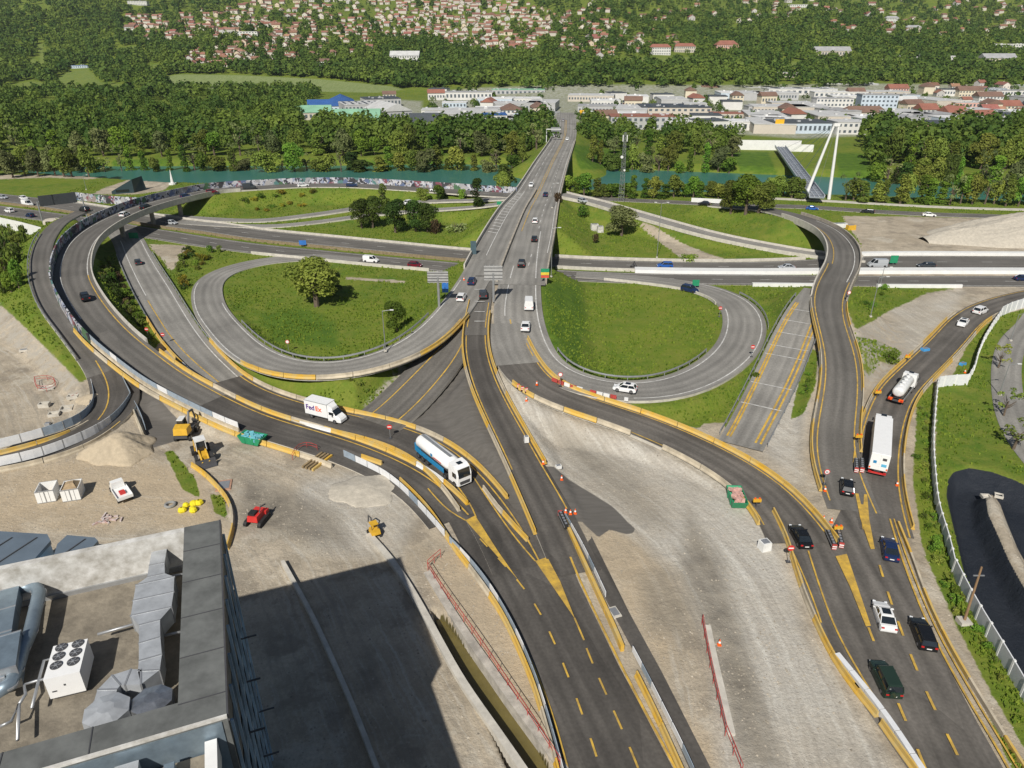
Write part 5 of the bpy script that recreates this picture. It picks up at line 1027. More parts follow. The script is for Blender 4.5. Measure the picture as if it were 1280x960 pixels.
# workshop roofs behind it
M_SEAM = mat('blue_grey_roof', (.20, .25, .30), .4, .4, var=.12, scale=.3)
for k, (pts, lab) in enumerate((([(-70, 660), (58, 668), (62, 676), (30, 712), (-90, 740)], 'long blue grey metal roof hall at the left edge behind the big building'), ([(72, 680), (84, 669), (118, 672), (122, 676), (100, 700), (66, 700)], 'small blue grey metal roof hall tucked behind the white parapet'))):
    W = [P(a, b, 11) for a, b in pts]; o0 = Vector((W[0].x, W[0].y, 0)); W = [w_ - o0 for w_ in W]; W = W[::-1]
    r = empty('workshop_hall', o0); tag(r, lab, 'building'); MB().prism([(p.x, p.y) for p in W], 0, 10.6).build('wall', M_CLAD, r); ctr = sum(W, Vector()) / len(W)
    rf = MB().prism([((p.x - ctr.x) * 1.02 + ctr.x, (p.y - ctr.y) * 1.02 + ctr.y) for p in W], 10.6, 11).build('roof', M_SEAM, r)
    xs_ = [p.x for p in W]; ys_ = [p.y for p in W]
    for x in np.arange(min(xs_) + 2, max(xs_) - 1, 2.6): MB().box(x, (min(ys_) + max(ys_)) / 2, 11.05, .12, (max(ys_) - min(ys_)) * .7, .1, -.35).build('roof_seam', M_DSTEEL, rf)
# ---------------------------------------------------------------- site walls, channel, red railings
def gw(pts, w_, h_, m, name, label, cat='wall', z0=-.1): return run_wall(sm(pts, .0), box_prof(w_, h_, z0), name, m, label, cat)
gw([(461, 671), (480, 692), (500, 718), (523, 756), (548, 802), (578, 856), (612, 905), (650, 960), (690, 1020)], .75, .6, M_CONC, 'channel_wall', 'pale concrete wall on the left side of the muddy drainage channel', z0=-2.6)
gw([(534, 716), (552, 746), (580, 790), (610, 832), (645, 882), (678, 925), (712, 975), (750, 1035)], .9, .25, mat('channel_concrete', (.40, .37, .32), .85, var=.3, scale=.8), 'channel_wall', 'mottled concrete wall on the right side of the muddy drainage channel', z0=-2.6)
gw([(354, 706), (366, 728), (388, 768), (416, 828), (442, 888), (468, 955), (500, 1040)], .45, .7, M_CONC, 'low_wall', 'thin low concrete wall running down through the building shadow')
M_REDR = mat('red_rail_paint', (.42, .05, .045), .6, var=.3, scale=2)
def red_rail(pts, label, h_=1.1):
    W = sm(pts, .2); r = empty('red_railing', W[0]); tag(r, label, 'fence', None); loc = [p - W[0] for p in W]; L = polylen(loc); n_ = max(2, int(L / 1.9))
    for z in (h_, h_ * .5): sweep(loc, [(-.025, z - .03), (.025, z - .03), (.025, z + .03), (-.025, z + .03)], 'rail', M_REDR, r)
    for i in range(n_ + 1):
        q = cut(loc, min(i * L / n_, L * .999), L)
        if q: MB().box(q[0].x, q[0].y, q[0].z + h_ / 2 - .1, .05, .05, h_ + .2).build('post', M_REDR, r)
red_rail([(535, 713), (550, 737), (575, 772), (605, 815), (640, 868), (672, 915), (700, 960)], 'long red railing along the sandy strip above the channel'); red_rail([(535, 711), (542, 703), (551, 697)], 'short red railing closing the upper end of the sandy strip')
red_rail([(877, 781), (882, 810), (890, 850), (899, 890), (906, 920)], 'red railing beside the narrow pale concrete strip', 1.3); red_rail([(906, 920), (913, 922), (918, 945), (926, 970)], 'lower continuation of the red railing at the bottom edge', 1.3)
run_wall(sm([(884, 784), (890, 815), (898, 850), (906, 885), (914, 920)], 0), box_prof(.7, .35), 'low_wall', M_CONC, 'narrow pale concrete strip beside the red railing', 'wall')
red_rail([(45, 478), (60, 474), (75, 484), (60, 492), (46, 490), (45, 478)], 'red railing round a small pit at the left', 1.0); red_rail([(86, 470), (98, 476), (104, 490), (108, 498), (92, 502)], 'red railing at the foot of the worn viaduct embankment', 1.0)
red_rail([(366, 575), (372, 560), (385, 556), (397, 564)], 'crooked red railing behind the timber beams', .9)
# ---------------------------------------------------------------- heaps
def heap(px, py, rx, ry, h_, m, name, label, rz=0, seed=0, nn=44):
    c = hit(px, py, False); r0 = random.Random(seed); q = MB(); vs = []; fs = []
    ph = [r0.uniform(0, 6.28) for _ in range(6)]
    for i in range(nn + 1):
        for j in range(nn + 1):
            x, y = -1 + 2 * i / nn, -1 + 2 * j / nn; r = math.hypot(x, y) * (1 + .1 * math.sin(3 * math.atan2(y, x) + ph[0]) + .06 * math.sin(7 * math.atan2(y, x) + ph[1]))
            z = max(0, 1 - r) ** .9 * h_; z = min(z, h_ * .86) + .07 * h_ * math.sin(5 * x + ph[2]) * math.cos(4 * y + ph[3]) * min(1, max(0, 1 - r) * 3) + r0.uniform(-.03, .03) * h_ * min(1, max(0, 1 - r) * 4) - (1.2 if r >= 1.0 else 0)
            vs.append((x * rx, y * ry, z))
    for i in range(nn):
        for j in range(nn): a = i * (nn + 1) + j; cr_ = (a, a + nn + 1, a + nn + 2, a + 1); fs += [cr_] if any(vs[u][2] > -1 for u in cr_) else []
    q.add(vs, fs); o = q.build(name, m, None, c, rz, smooth=True); tag(o, label, 'heap'); return o
M_SAND = mat('heap_sand', (.42, .35, .25), .95, var=.12, scale=1.5, bump=.5); M_GRAV = mat('heap_gravel', (.44, .40, .33), .95, var=.14, scale=1.2, bump=.6)
heap(152, 570, 5.6, 4.8, 3.2, M_SAND, 'sand_heap', 'tall cone shaped sand heap below the lower left site road', seed=1); heap(1300, 296, 42, 15, 9.5, M_GRAV, 'gravel_ridge', 'long high ridge of pale gravel at the right edge beside the motorway', .05, 2, 70)
heap(456, 618, 5.0, 4.2, .9, M_GRAV, 'gravel_mound', 'low pale gravel mound beside the timber beams', seed=3); heap(118, 505, 2.6, 2.6, .9, M_SAND, 'sand_heap', 'small sand heap inside the bend of the lower left site road', seed=4)
heap(75, 296, 4, 2.5, .8, M_GRAV, 'gravel_mound', 'little pale gravel mound near the white noise wall', seed=5)
# ---------------------------------------------------------------- site machines and equipment
M_MYEL = mat('machine_yellow', (.62, .36, .03), .5, var=.12); M_MWHT = mat('machine_white', (.7, .7, .68), .4)
def wheels(r, pts, rad, w_): [wheel(r, x, y, rad, w_) for x, y in pts]
a, rz = place(234, 545, 246, 528); r_ = empty('wheeled_excavator', a, rz); tag(r_, 'yellow and black wheeled excavator above the yellow loader', 'excavator')
MB().box(0, 0, 1.0, 4.4, 1.9, .5).build('chassis', M_DSTEEL, r_); wheels(r_, [(-1.5, -1.1), (-1.5, 1.1), (1.5, -1.1), (1.5, 1.1)], .55, .45)
q = MB(); q.loft([[(-2.3, -1.1, 1.4), (-2.3, 1.1, 1.4), (-2.1, 1.05, 2.5), (-2.1, -1.05, 2.5)], [(-.6, -1.2, 1.4), (-.6, 1.2, 1.4), (-.6, 1.15, 2.6), (-.6, -1.15, 2.6)]]); b = q.build('engine_cover', M_MYEL, r_)
q = MB(); q.box(.4, .55, 2.2, 1.7, 1.0, 1.7, 0, 0, .9, .9); cb_ = q.build('cab', M_GLASS, r_); MB().box(.4, .55, 3.09, 1.6, .95, .1).build('roof', M_MWHT, cb_)
q = MB(); q.tube([(.6, -.3, 1.8), (1.6, -.3, 3.6), (3.2, -.3, 3.2)], .2, 6); q.tube([(3.2, -.3, 3.2), (3.7, -.3, 1.4)], .16, 6); ar = q.build('arm', M_DSTEEL, r_); MB().loft([[(3.3, -.8, 1.4), (3.3, .2, 1.4), (4.0, .2, 1.4), (4.0, -.8, 1.4)], [(3.5, -.7, .5), (3.5, .1, .5), (4.2, .1, .7), (4.2, -.7, .7)]]).build('bucket', M_DSTEEL, ar)
a, rz = place(254, 572, 262, 590); r_ = empty('wheel_loader', a, rz); tag(r_, 'yellow wheel loader with white cab and front bucket', 'loader')
wheels(r_, [(-1.7, -1.1), (-1.7, 1.1), (1.4, -1.1), (1.4, 1.1)], .75, .5)
q = MB(); q.loft([[(-3.0, -.8, 1.0), (-3.0, .8, 1.0), (-3.0, .7, 1.9), (-3.0, -.7, 1.9)], [(-.9, -.95, 1.0), (-.9, .95, 1.0), (-.9, .85, 2.2), (-.9, -.85, 2.2)]]); q.box(.8, 0, 1.1, 2.6, .9, .7); q.build('body', M_MYEL, r_)
q = MB(); q.box(-.2, 0, 2.4, 1.5, 1.5, 1.6, 0, 0, .92, .92); cb_ = q.build('cab', M_GLASS, r_); MB().box(-.2, 0, 3.28, 1.7, 1.6, .16).build('roof', M_MWHT, cb_); q = MB(); [q.tube([(-.2 + sx * .72, sy * .72, 1.6), (-.2 + sx * .66, sy * .66, 3.2)], .07, 5) for sx in (-1, 1) for sy in (-1, 1)]; q.build('cab_frame', M_MWHT, cb_)
q = MB(); [q.tube([(.6, s * .5, 1.7), (2.0, s * .5, 1.5), (2.9, s * .5, .7)], .14, 6) for s in (-1, 1)]; ar = q.build('lift_arm', M_MYEL, r_); MB().loft([[(2.8, -1.4, .15), (2.8, 1.4, .15), (2.8, 1.4, 1.2), (2.8, -1.4, 1.2)], [(3.7, -1.4, .1), (3.7, 1.4, .1), (3.0, 1.4, .35), (3.0, -1.4, .35)]]).build('bucket', M_DSTEEL, ar)
a, rz = place(322, 652, 332, 640); r_ = empty('tracked_machine', a, rz); tag(r_, 'red and black tracked site machine beside the building corner', 'machine')
for s in (-1, 1):
    q = MB(); q.loft([[(x, s * 1.0 - .22, z), (x, s * 1.0 + .22, z)][::1] + [(x, s * 1.0 + .22, z2), (x, s * 1.0 - .22, z2)] for x, z, z2 in ((-1.5, .2, .55), (-1.2, .02, .75), (1.2, .02, .75), (1.5, .2, .55))]); q.build('track', M_BLACK, r_)
MB().box(0, 0, 1.15, 2.4, 1.5, .8, 0, 0, .9, .9).build('body', M_RED, r_); MB().box(-.4, .2, 1.7, 1.0, .9, .35).build('engine_cover', M_BLACK, r_); MB().box(1.2, 0, 1.0, .8, 1.9, .5).build('hopper', M_RED, r_); MB().tube([(0, -.5, 1.5), (.3, -.6, 2.3), (1.5, -.6, 1.9)], .1, 6).build('arm', M_DSTEEL, r_)
a, rz = place(468, 668, 460, 655); r_ = empty('mini_excavator', a, rz); tag(r_, 'small yellow mini excavator at the upper end of the channel wall', 'excavator')
for s in (-1, 1): MB().box(0, s * .6, .25, 1.9, .3, .5, 0, 0, .85, 1).build('track', M_BLACK, r_)
MB().box(-.3, 0, .85, 1.4, 1.2, .6, 0, 0, .9, .9).build('body', M_MYEL, r_); q = MB(); q.tube([(.3, 0, .9), (.9, 0, 2.1), (2.0, 0, 1.7)], .1, 6); q.tube([(2.0, 0, 1.7), (2.3, 0, .6)], .09, 6); q.build('arm', M_DSTEEL, r_); MB().box(-.1, 0, 1.9, 1.0, 1.0, .08).build('roof', M_MYEL, r_)
for s in (-1, 1): MB().tube([(-.5, s * .4, 1.1), (-.5, s * .4, 1.9)], .04, 5).build('roof_post', M_DSTEEL, r_)
# white flatbed truck
a, rz = place(152, 619, 141, 603); r_ = empty('flatbed_truck', a, rz); tag(r_, 'white flatbed truck with a red load parked on the dirt', 'truck')
MB().box(-1.0, 0, .85, 3.3, 2.0, .18).build('load_bed', M_WHT, r_); q = MB(); [q.box(-1.0, s * .98, 1.05, 3.3, .06, .35) for s in (-1, 1)]; q.box(-2.63, 0, 1.05, .06, 2.0, .35); q.build('side_board', M_WHT, r_)
q = MB(); q.loft([[(x, -.9 * k, .4), (x, .9 * k, .4), (x, .78 * k, zt), (x, -.78 * k, zt)] for x, k, zt in ((.7, 1, 1.95), (1.5, 1, 1.95), (2.2, .97, 1.15), (2.8, .85, .95))]); cb_ = q.build('cab', M_WHT, r_)
q = MB(); q.add([(1.53, -.7, 1.9), (1.53, .7, 1.9), (2.23, .85, 1.2), (2.23, -.85, 1.2), (1.45, -.7, 1.8), (1.45, .7, 1.8), (2.1, .85, 1.1), (2.1, -.85, 1.1)], [(3, 2, 1, 0), (4, 5, 6, 7), (0, 1, 5, 4), (1, 2, 6, 5), (2, 3, 7, 6), (3, 0, 4, 7)]); q.build('windscreen', M_GLASS, cb_)
wheels(r_, [(-1.7, -.85), (-1.7, .85), (1.9, -.85), (1.9, .85)], .36, .24)
o = MB().box(0, 0, .15, .9, .7, .3).build('crate', M_RED, None, a + Vector((0, 0, .95)) - Vector((math.cos(rz), math.sin(rz), 0)) * 1.1, rz); tag(o, 'small red crate lying on the bed of the white flatbed truck', 'crate')
# containers
M_RUST = mat('sand_fill', (.34, .25, .15), .95, var=.3, scale=2.5)
for (px, py, lab, sand) in ((62, 622, 'open white container with brown inside, left one of the pair', 0), (93, 620, 'white container filled with brown sand, right one of the pair', 1)):
    a = P(px, py, 0); r_ = empty('container', a, math.radians(17)); r_.scale = (.87, .87, .87); tag(r_, lab, 'container'); q = MB()
    q.box(0, -1.45, 1.1, 2.6, .1, 2.2); q.box(0, 1.45, 1.1, 2.6, .1, 2.2); q.box(-1.25, 0, 1.1, .1, 2.8, 2.2); q.box(1.25, 0, 1.1, .1, 2.8, 2.2); q.build('wall', M_WHT, r_)
    MB().box(0, 0, (1.9 if sand else .6) / 2, 2.4, 2.8, 1.9 if sand else .6).build('filling', M_RUST, r_)
    if sand: MB().loft([[(-1.2, -1.4, 1.9), (1.2, -1.4, 1.9), (1.2, 1.4, 1.9), (-1.2, 1.4, 1.9)], [(-.4, -.4, 2.7), (.5, -.3, 2.7), (.4, .5, 2.7), (-.5, .4, 2.7)]]).build('filling', M_RUST, r_)
    for x in (-.05, .05): MB().box(x, -1.52, 1.1, .03, .04, 1.9).build('door_bar', M_DSTEEL, r_)
    for x in (-.6, .6): MB().box(x, -1.52, 1.1, .04, .04, 2.0).build('door_bar', M_STEEL, r_)
    for z in (.1, 2.15):
        for y in (-1.5, 1.5): MB().box(0, y, z, 2.66, .08, .12).build('frame', M_STEEL, r_)
# skips
M_GREEN = mat('skip_green', (.02, .26, .12), .5, var=.1); M_DEB = mat('debris', (.35, .30, .28), .9, col2=(.30, .10, .08), scale=3)
for px, py, hx, hy, lab, top in ((317, 553, 332, 556, 'green skip with light blue bags inside, beside the curved road', (.15, .45, .52)), (920, 628, 914, 612, 'green skip full of pink rubble beside the ramp barriers', (.55, .33, .28))):
    a, rz = place(px, py, hx, hy); r_ = empty('skip', a, rz); tag(r_, lab, 'skip'); q = MB()
    A_, B_ = [(-1.5, -.95), (1.5, -.95), (1.5, .95), (-1.5, .95)], [(-2.2, -1.05), (2.2, -1.05), (2.2, 1.05), (-2.2, 1.05)]
    q.add([(x, y, .1) for x, y in A_] + [(x, y, 1.35) for x, y in B_] + [(x * .9, y * .9, .3) for x, y in A_] + [(x * .94, y * .92, 1.35) for x, y in B_], [(3, 2, 1, 0), (0, 1, 5, 4), (1, 2, 6, 5), (2, 3, 7, 6), (3, 0, 4, 7), (8, 9, 10, 11), (9, 8, 12, 13), (10, 9, 13, 14), (11, 10, 14, 15), (8, 11, 15, 12), (4, 5, 13, 12), (5, 6, 14, 13), (6, 7, 15, 14), (7, 4, 12, 15)]); q.build('shell', M_GREEN, r_)
    q = MB()
    for i in range(26): q.box(random.uniform(-1.6, 1.6), random.uniform(-.7, .7), random.uniform(.9, 1.3), random.uniform(.3, .8), random.uniform(.3, .7), random.uniform(.15, .5), random.uniform(0, 3))
    q.build('load', mat('skip_load_' + str(px), top, .8, var=.4, scale=2), r_)
    for s in (-1, 1):
        for x in (-.8, .8): MB().box(x, s * 1.0, .75, .1, .14, 1.1).build('rib', M_GREEN, r_)
# timber beams, concrete pieces, oddments
a, rz = place(397, 578, 412, 570)
for i in range(4):
    o = MB().box(0, (i - 1.5) * .62, .22, 4.6, .32, .4).build('timber_beam', (M_YEL if i == 0 else mat('weathered_timber', (.26, .19, .10), .85, var=.3)), None, a, rz + .2); tag(o, 'yellow painted beam nearest the camera in the row of four' if i == 0 else 'weathered brown beam in the row beside the yellow one', 'beam', 'four beams lying in a row')
def blk(px, py, sx, sy, sz, rz, m, nm, lab, cat, grp=None, hole=False):
    a = hit(px, py); r = empty(nm, a, rz); tag(r, lab, cat, grp)
    if hole:
        q = MB(); t = .14
        q.box(0, -sy / 2 + t / 2, sz / 2, sx, t, sz); q.box(0, sy / 2 - t / 2, sz / 2, sx, t, sz); q.box(-sx / 2 + t / 2, 0, sz / 2, t, sy - 2 * t, sz); q.box(sx / 2 - t / 2, 0, sz / 2, t, sy - 2 * t, sz); q.build('wall', m, r); MB().box(0, 0, .06, sx - 2 * t, sy - 2 * t, .1).build('base', m, r)
    else: MB().box(0, 0, sz / 2, sx, sy, sz, 0, 0, .94, .94).build('body', m, r); MB().box(0, 0, sz + .02, sx * .7, sy * .7, .04).build('lid', M_STEEL, r)
blk(56, 508, 1.7, 1.2, .7, .2, M_CONC, 'concrete_box', 'open pale concrete box below the red ringed pit', 'concrete box', hole=True); blk(68, 519, 1.7, 1.3, .5, .3, M_CONC, 'concrete_box', 'open pale concrete box next to the double one', 'concrete box', hole=True); blk(84, 512, 2.0, 1.8, .5, .3, M_CONC, 'concrete_box', 'larger double concrete box right of the two small ones', 'concrete box', hole=True)
blk(60, 531, .8, .8, .4, .2, M_STEEL, 'grey_box', 'little grey box on the dirt below the concrete boxes', 'box'); blk(30, 439, 1.6, .8, .4, .3, M_CONC, 'concrete_box', 'single pale block beside the light track at the left', 'concrete box'); blk(92, 498, 1.8, 1.1, .6, .2, M_CONC, 'concrete_box', 'pale concrete piece behind the red railing', 'concrete box', hole=True)
blk(60, 485, 2.6, 1.8, .25, .15, M_CONC, 'pit_frame', 'pale concrete pit frame inside the square red railing', 'concrete box', hole=True); blk(280, 607, 2.2, 2.8, .15, .25, mat('rust_plate', (.38, .22, .15), .8, var=.2), 'steel_plate', 'reddish steel plate with an open hatch below the loader', 'plate')
blk(768, 766, 1.1, 1.7, .2, .35, M_CONC, 'manhole_slab', 'pale concrete slab lying on the closed asphalt strip', 'slab'); blk(955, 686, 1.3, 1.2, 1.2, .3, M_MWHT, 'water_tank', 'white caged liquid tank on the gravel near the red sign', 'tank'); blk(1232, 622, 1.2, 1.0, .4, -.1, M_CONC, 'concrete_box', 'open pale concrete box in the pond, left one', 'concrete box', hole=True); blk(1248, 621, 1.1, 1.0, .4, -.5, M_CONC, 'concrete_box', 'open pale concrete box in the pond, right one', 'concrete box', hole=True)
blk(698, 585, .9, .6, .5, .3, M_MWHT, 'white_box', 'white box at the start of the black asphalt patch', 'box'); blk(658, 553, .7, .7, 1.0, .2, M_MWHT, 'white_box', 'white cabinet right of the narrow dark road', 'box'); blk(743, 288, 2.6, 2, 2.2, .1, M_WALLW, 'utility_cabin', 'left pale utility cabin on the slope beside the round tree', 'cabin'); blk(750, 290, 2.0, 2, 2.0, .1, M_WALLW, 'utility_cabin', 'right pale utility cabin on the slope beside the round tree', 'cabin')
blk(1049, 284, 5, 2, 1.4, .1, M_MWHT, 'white_bags', 'white sacks at the edge of the gravel lot by the flyover', 'sacks'); blk(1063, 287, 3, 1.6, 1.6, .2, M_MYEL, 'site_machine', 'small yellow and red machine at the edge of the gravel lot', 'machine'); blk(1156, 438, 1.6, 1.0, .5, .3, mat('blue_plastic', (.06, .30, .62), .4), 'blue_box', 'blue plastic box on the gravel left of the east road', 'box'); blk(1203, 456, 1.3, .8, .5, .5, mat('blue_plastic', (0, 0, 0)), 'blue_box', 'blue and white box beside the white fence corner', 'box')
a = hit(213, 632); q = MB(); n_ = 18; rr_ = [[((.62 + .2 * ca) * math.cos(t), (.62 + .2 * ca) * math.sin(t), .2 + .2 * sa) for ca, sa in ((1, 0), (.7, .7), (0, 1), (-.7, .7), (-1, 0), (-.7, -.7), (0, -1), (.7, -.7))] for t in [2 * math.pi * i / n_ for i in range(n_ + 1)]]; q.loft(rr_, cap=False); o = q.build('old_tyre', mat('pale_rubber', (.25, .25, .24), .8), None, a); tag(o, 'pale old tyre lying on the dirt left of the yellow sacks', 'tyre')
a = hit(238, 634); q = MB(); random.seed(4)
for i in range(9):
    x, y, s = random.uniform(-1.1, 1.1), random.uniform(-1.2, 1.2), random.uniform(.4, .65); q.loft([[(x + s * k * math.cos(t), y + s * k * math.sin(t), z) for t in [math.pi / 4 * u for u in range(8)]] for k, z in ((.8, 0), (1, .25), (.8, .55), (.3, .7))])
o = q.build('yellow_sacks', mat('yellow_plastic', (.75, .62, .02), .5), None, a); tag(o, 'pile of bright yellow sacks on the dirt', 'sacks')
a = hit(140, 650); q = MB(); [q.box(random.uniform(-1.8, 1.8), random.uniform(-.9, .9), .12, random.uniform(.4, 1.5), .2, .2, random.uniform(0, 3)) for _ in range(12)]; o = q.build('scrap_pile', mat('scrap', (.45, .25, .22), .8, col2=(.6, .6, .58), scale=3), None, a); tag(o, 'scattered red and white scrap lying below the flatbed truck', 'scrap')
# cones, signs, attenuators
def cone(px, py, lab):
    a = hit(px, py); r = empty('traffic_cone', a); tag(r, lab, 'cone', 'orange traffic cones'); MB().box(0, 0, .03, .42, .42, .06).build('base', M_FO, r); MB().cyl((0, 0, .42), .19, .72, 14, r1=.04).build('body', M_FO, r); MB().cyl((0, 0, .45), .155, .2, 14, r1=.105).build('stripe', M_WHT, r)
for px, py, lab in ((707, 641, 'orange cone nearest the crash cushion on the black asphalt'), (713, 643, 'orange cone in the middle of three on the black asphalt'), (719, 642, 'rightmost of three orange cones on the black asphalt'), (702, 600, 'single orange cone at the edge of the black patch'), (679, 580, 'orange cone at the foot of the short yellow barrier'), (671, 481, 'orange cone at the marker boards of the gravel strip'), (658, 501, 'orange cone below the marker boards'),
        (899, 806, 'lone orange cone right of the red railing'), (1029, 650, 'orange cone between the two crash cushions, upper left'), (1039, 653, 'orange cone between the two crash cushions, upper right'), (1031, 614, 'orange cone below the round speed sign'), (1121, 607, 'orange cone in the verge opposite the white lorry'), (580, 350, 'small orange cone on the left edge of the bridge'), (1206, 466, 'orange cone beside the white fence corner')): cone(px, py, lab)
M_SIGNB = mat('sign_back', (.30, .31, .32), .5, .4)
def rnd_sign(px, py, lab, kind='noentry', h=1.9, r=.42, face=math.pi):
    a = hit(px, py); root = empty('road_sign', a, 0); tag(root, lab, 'sign', None); MB().cyl((0, 0, h / 2), .045, h, 8).build('post', M_STEEL, root)
    p = MB().cyl((0, -.06, h + r * .6), r, .03, 24, 'y').build('plate', M_RED, root)
    if kind == 'noentry': MB().box(0, -.085, h + r * .6, r * 1.45, .02, r * .4).build('bar', M_WHT, p)
    else:
        MB().cyl((0, -.08, h + r * .6), r * .74, .03, 24, 'y').build('disc', M_WHT, p)
        if kind == 'digit': text('50', r * .8, M_DSTEEL, p, (-r * .45, -.11, h + r * .3), (math.pi / 2, 0, 0), 'number', .01)
    MB().box(0, 0, .05, .5, .5, .1).build('foot', M_DSTEEL, root)
for px, py, k, lab in ((488, 548, 'noentry', 'red no entry sign on the barrier left of the blue tanker'), (206, 430, 'noentry', 'red no entry sign right of the two at the shrub strip end'), (186, 423, 'noentry', 'red no entry sign left of the two at the shrub strip end'), (939, 446, 'noentry', 'red no entry sign on the outer edge of the right loop'), (899, 396, 'noentry', 'red no entry sign inside the right loop'), (985, 702, 'noentry', 'red no entry sign on the gravel edge left of the black car'),
        (1030, 606, 'digit', 'round speed sign beside the orange cones below the flyover'), (361, 439, 'ring', 'round red and white sign on the left loop meadow'), (700, 482, 'ring', 'round red sign above the red and white barriers'), (1059, 377, 'ring', 'pinkish round sign at the foot of the flyover parapet')):
    rnd_sign(px, py, lab, k)
def cushion(px, py, hx, hy, lab):
    a, rz = place(px, py, hx, hy); r = empty('crash_cushion', a, rz); tag(r, lab, 'crash cushion', 'black crash cushions at the road forks')
    for i in range(5): MB().box(-.4 - i * .75, 0, .5, .6, .7, .95).build('absorber', M_BLACK, r); MB().box(-.4 - i * .75, 0, .985, .5, .4, .03).build('top_plate', M_STEEL, r)
    r.scale = (.8, .75, .8); MB().box(.1, 0, .5, .25, .75, .95).build('nose', BC['R'][0], r); q = MB(); q.box(.24, 0, .62, .02, .7, .2); q.box(.24, 0, .25, .02, .7, .14); q.build('stripe', M_WHT, r); q = MB(); [q.box(-2, s * .4, .6, 3.9, .05, .25) for s in (-1, 1)]; q.build('side_rail', M_STEEL, r)
for px, py, hx, hy, lab in ((1070, 590, 1071, 610, 'left one of the two crash cushions beside the white lorry'), (1077, 590, 1078, 610, 'right one of the two crash cushions beside the white lorry'), (1042, 686, 1048, 700, 'crash cushion on the left at the large painted gore'), (1051, 684, 1055, 700, 'crash cushion on the right at the large painted gore'), (700, 645, 694, 632, 'crash cushion at the top of the closed strip fence')): cushion(px, py, hx, hy, lab)
for px, py, n0, lab in ((648, 486, 0, 'upper'), (653, 489, 0, 'second'), (658, 492, 0, 'third')):
    a = hit(px, py); r = empty('marker_board', a, .3); tag(r, f'{lab} red and white striped marker board at the tip of the gravel strip', 'sign'); MB().box(0, 0, .6, .5, .06, .7).build('plate', M_RED, r); q = MB(); [q.box(0, -.04, zz, .5, .03, .12) for zz in (.42, .72)]; q.build('stripe', M_WHT, r); MB().box(0, 0, .1, .5, .4, .2).build('foot', M_BLACK, r)
for px, py, lab in ((1072, 553, 'yellow flashing lamp box at the end of the paired barriers'), (1046, 668, 'yellow flashing lamp box above the gore crash cushions'), (1133, 452, 'yellow lamp box by the left barrier of the east road'), (1096, 497, 'yellow lamp box on the left barrier beside the white lorry'), (945, 634, 'orange sign lamp beside the green skip with rubble')):
    a = hit(px, py); r = empty('warning_lamp', a, 0); tag(r, lab, 'lamp'); MB().box(0, 0, 1.1, 1.1, .25, .45).build('housing', M_MYEL, r); MB().cyl((0, 0, .5), .06, 1.0, 8).build('post', M_DSTEEL, r); MB().cyl((-.3, 0, 1.42), .13, .18, 10).build('beacon', M_FO, r); MB().cyl((.3, 0, 1.42), .13, .18, 10).build('beacon', M_FO, r)
# posts and lamps
def lamp(px, py, h, lab, arm=1.5, two=False, m=mat('lamp_post_grey', (.25, .26, .26), .5, .3), r=.1):
    a = hit(px, py); root = empty('street_lamp', a); tag(root, lab, 'lamp post'); MB().tube([(0, 0, 0), (0, 0, h)], r, 10, r1=r * .55).build('pole', m, root); MB().box(0, 0, .15, .5, .5, .3).build('base', M_CONC, root)
    for s in ((-1, 1) if two else (1,)): MB().tube([(0, 0, h), (s * arm, 0, h + .25)], .05, 6).build('arm', m, root); MB().box(s * (arm + .25), 0, h + .25, .7, .28, .12).build('lamp_head', M_WPL, root)
for px, py, h, lab, tw in ((821, 322, 16, 'tall lamp post on the slope right of the bridge by the motorway', True), (482, 439, 8, 'lamp post at the inner edge of the left loop', False), (689, 346, 12, 'lamp post standing close beside the bridge parapet', False), (1088, 396, 9, 'lamp post on the grass right of the flyover', False), (1249, 494, 6, 'thin lamp post on the park meadow beside the path', False), (1263, 426, 6, 'thin lamp post beside the upper park path', False), (108, 237, 6, 'lamp post behind the motorway near the river', False), (1100, 358, 5, 'short post at the motorway edge right of the flyover', False), (690, 260, 8, 'lamp post at the river end of the bridge parapet', False)):
    lamp(px, py, h, lab, two=tw)
a = P(1204, 780, 0); r = empty('wooden_pole', a); tag(r, 'leaning wooden utility pole beside the pond fence', 'pole'); MB().tube([(0, 0, 0), (.25, .6, 7.5)], .15, 8, r1=.1, m=0).build('pole', mat('pole_wood', (.24, .15, .08), .85), r); MB().box(.2, .5, 6.4, 1.2, .1, .12).build('crossarm', M_STEEL, r); MB().box(0, 0, .3, 1.2, 1.2, .6).build('foot', M_CONC, r)
# overhead signs seen from behind
def gantry(base, w_, hh, ph, lab, side=0, rz=0, m=M_SIGNB):
    r = empty('sign_gantry', base, rz); tag(r, lab, 'sign'); MB().tube([(0, 0, 0), (0, 0, hh)], .28, 10).build('pole', M_STEEL, r)
    p = MB().box(side, -.1, hh, w_, .12, ph).build('sign_panel', m, r); q = MB(); [q.box(side, -.22, hh - ph / 2 + (k + .5) * ph / 4, w_, .08, .1) for k in range(4)]; q.build('stiffener', M_DSTEEL, p); q = MB(); [q.box(side - w_ / 2 + (k + .5) * w_ / 5, .0, hh, .1, .14, ph + .5) for k in range(5)]; q.build('bracket', M_STEEL, p)
gantry(hit(617, 377), 4.0, 6.5, 3.2, 'grey back of the overhead sign in the middle of the bridge ramp', m=mat('sign_back_pale', (.42, .42, .41), .5, .2)); gantry(hit(549, 383), 4.4, 6.6, 2.4, 'grey back of the overhead sign standing on the left loop meadow', m=mat('sign_back_pale', (0, 0, 0)))
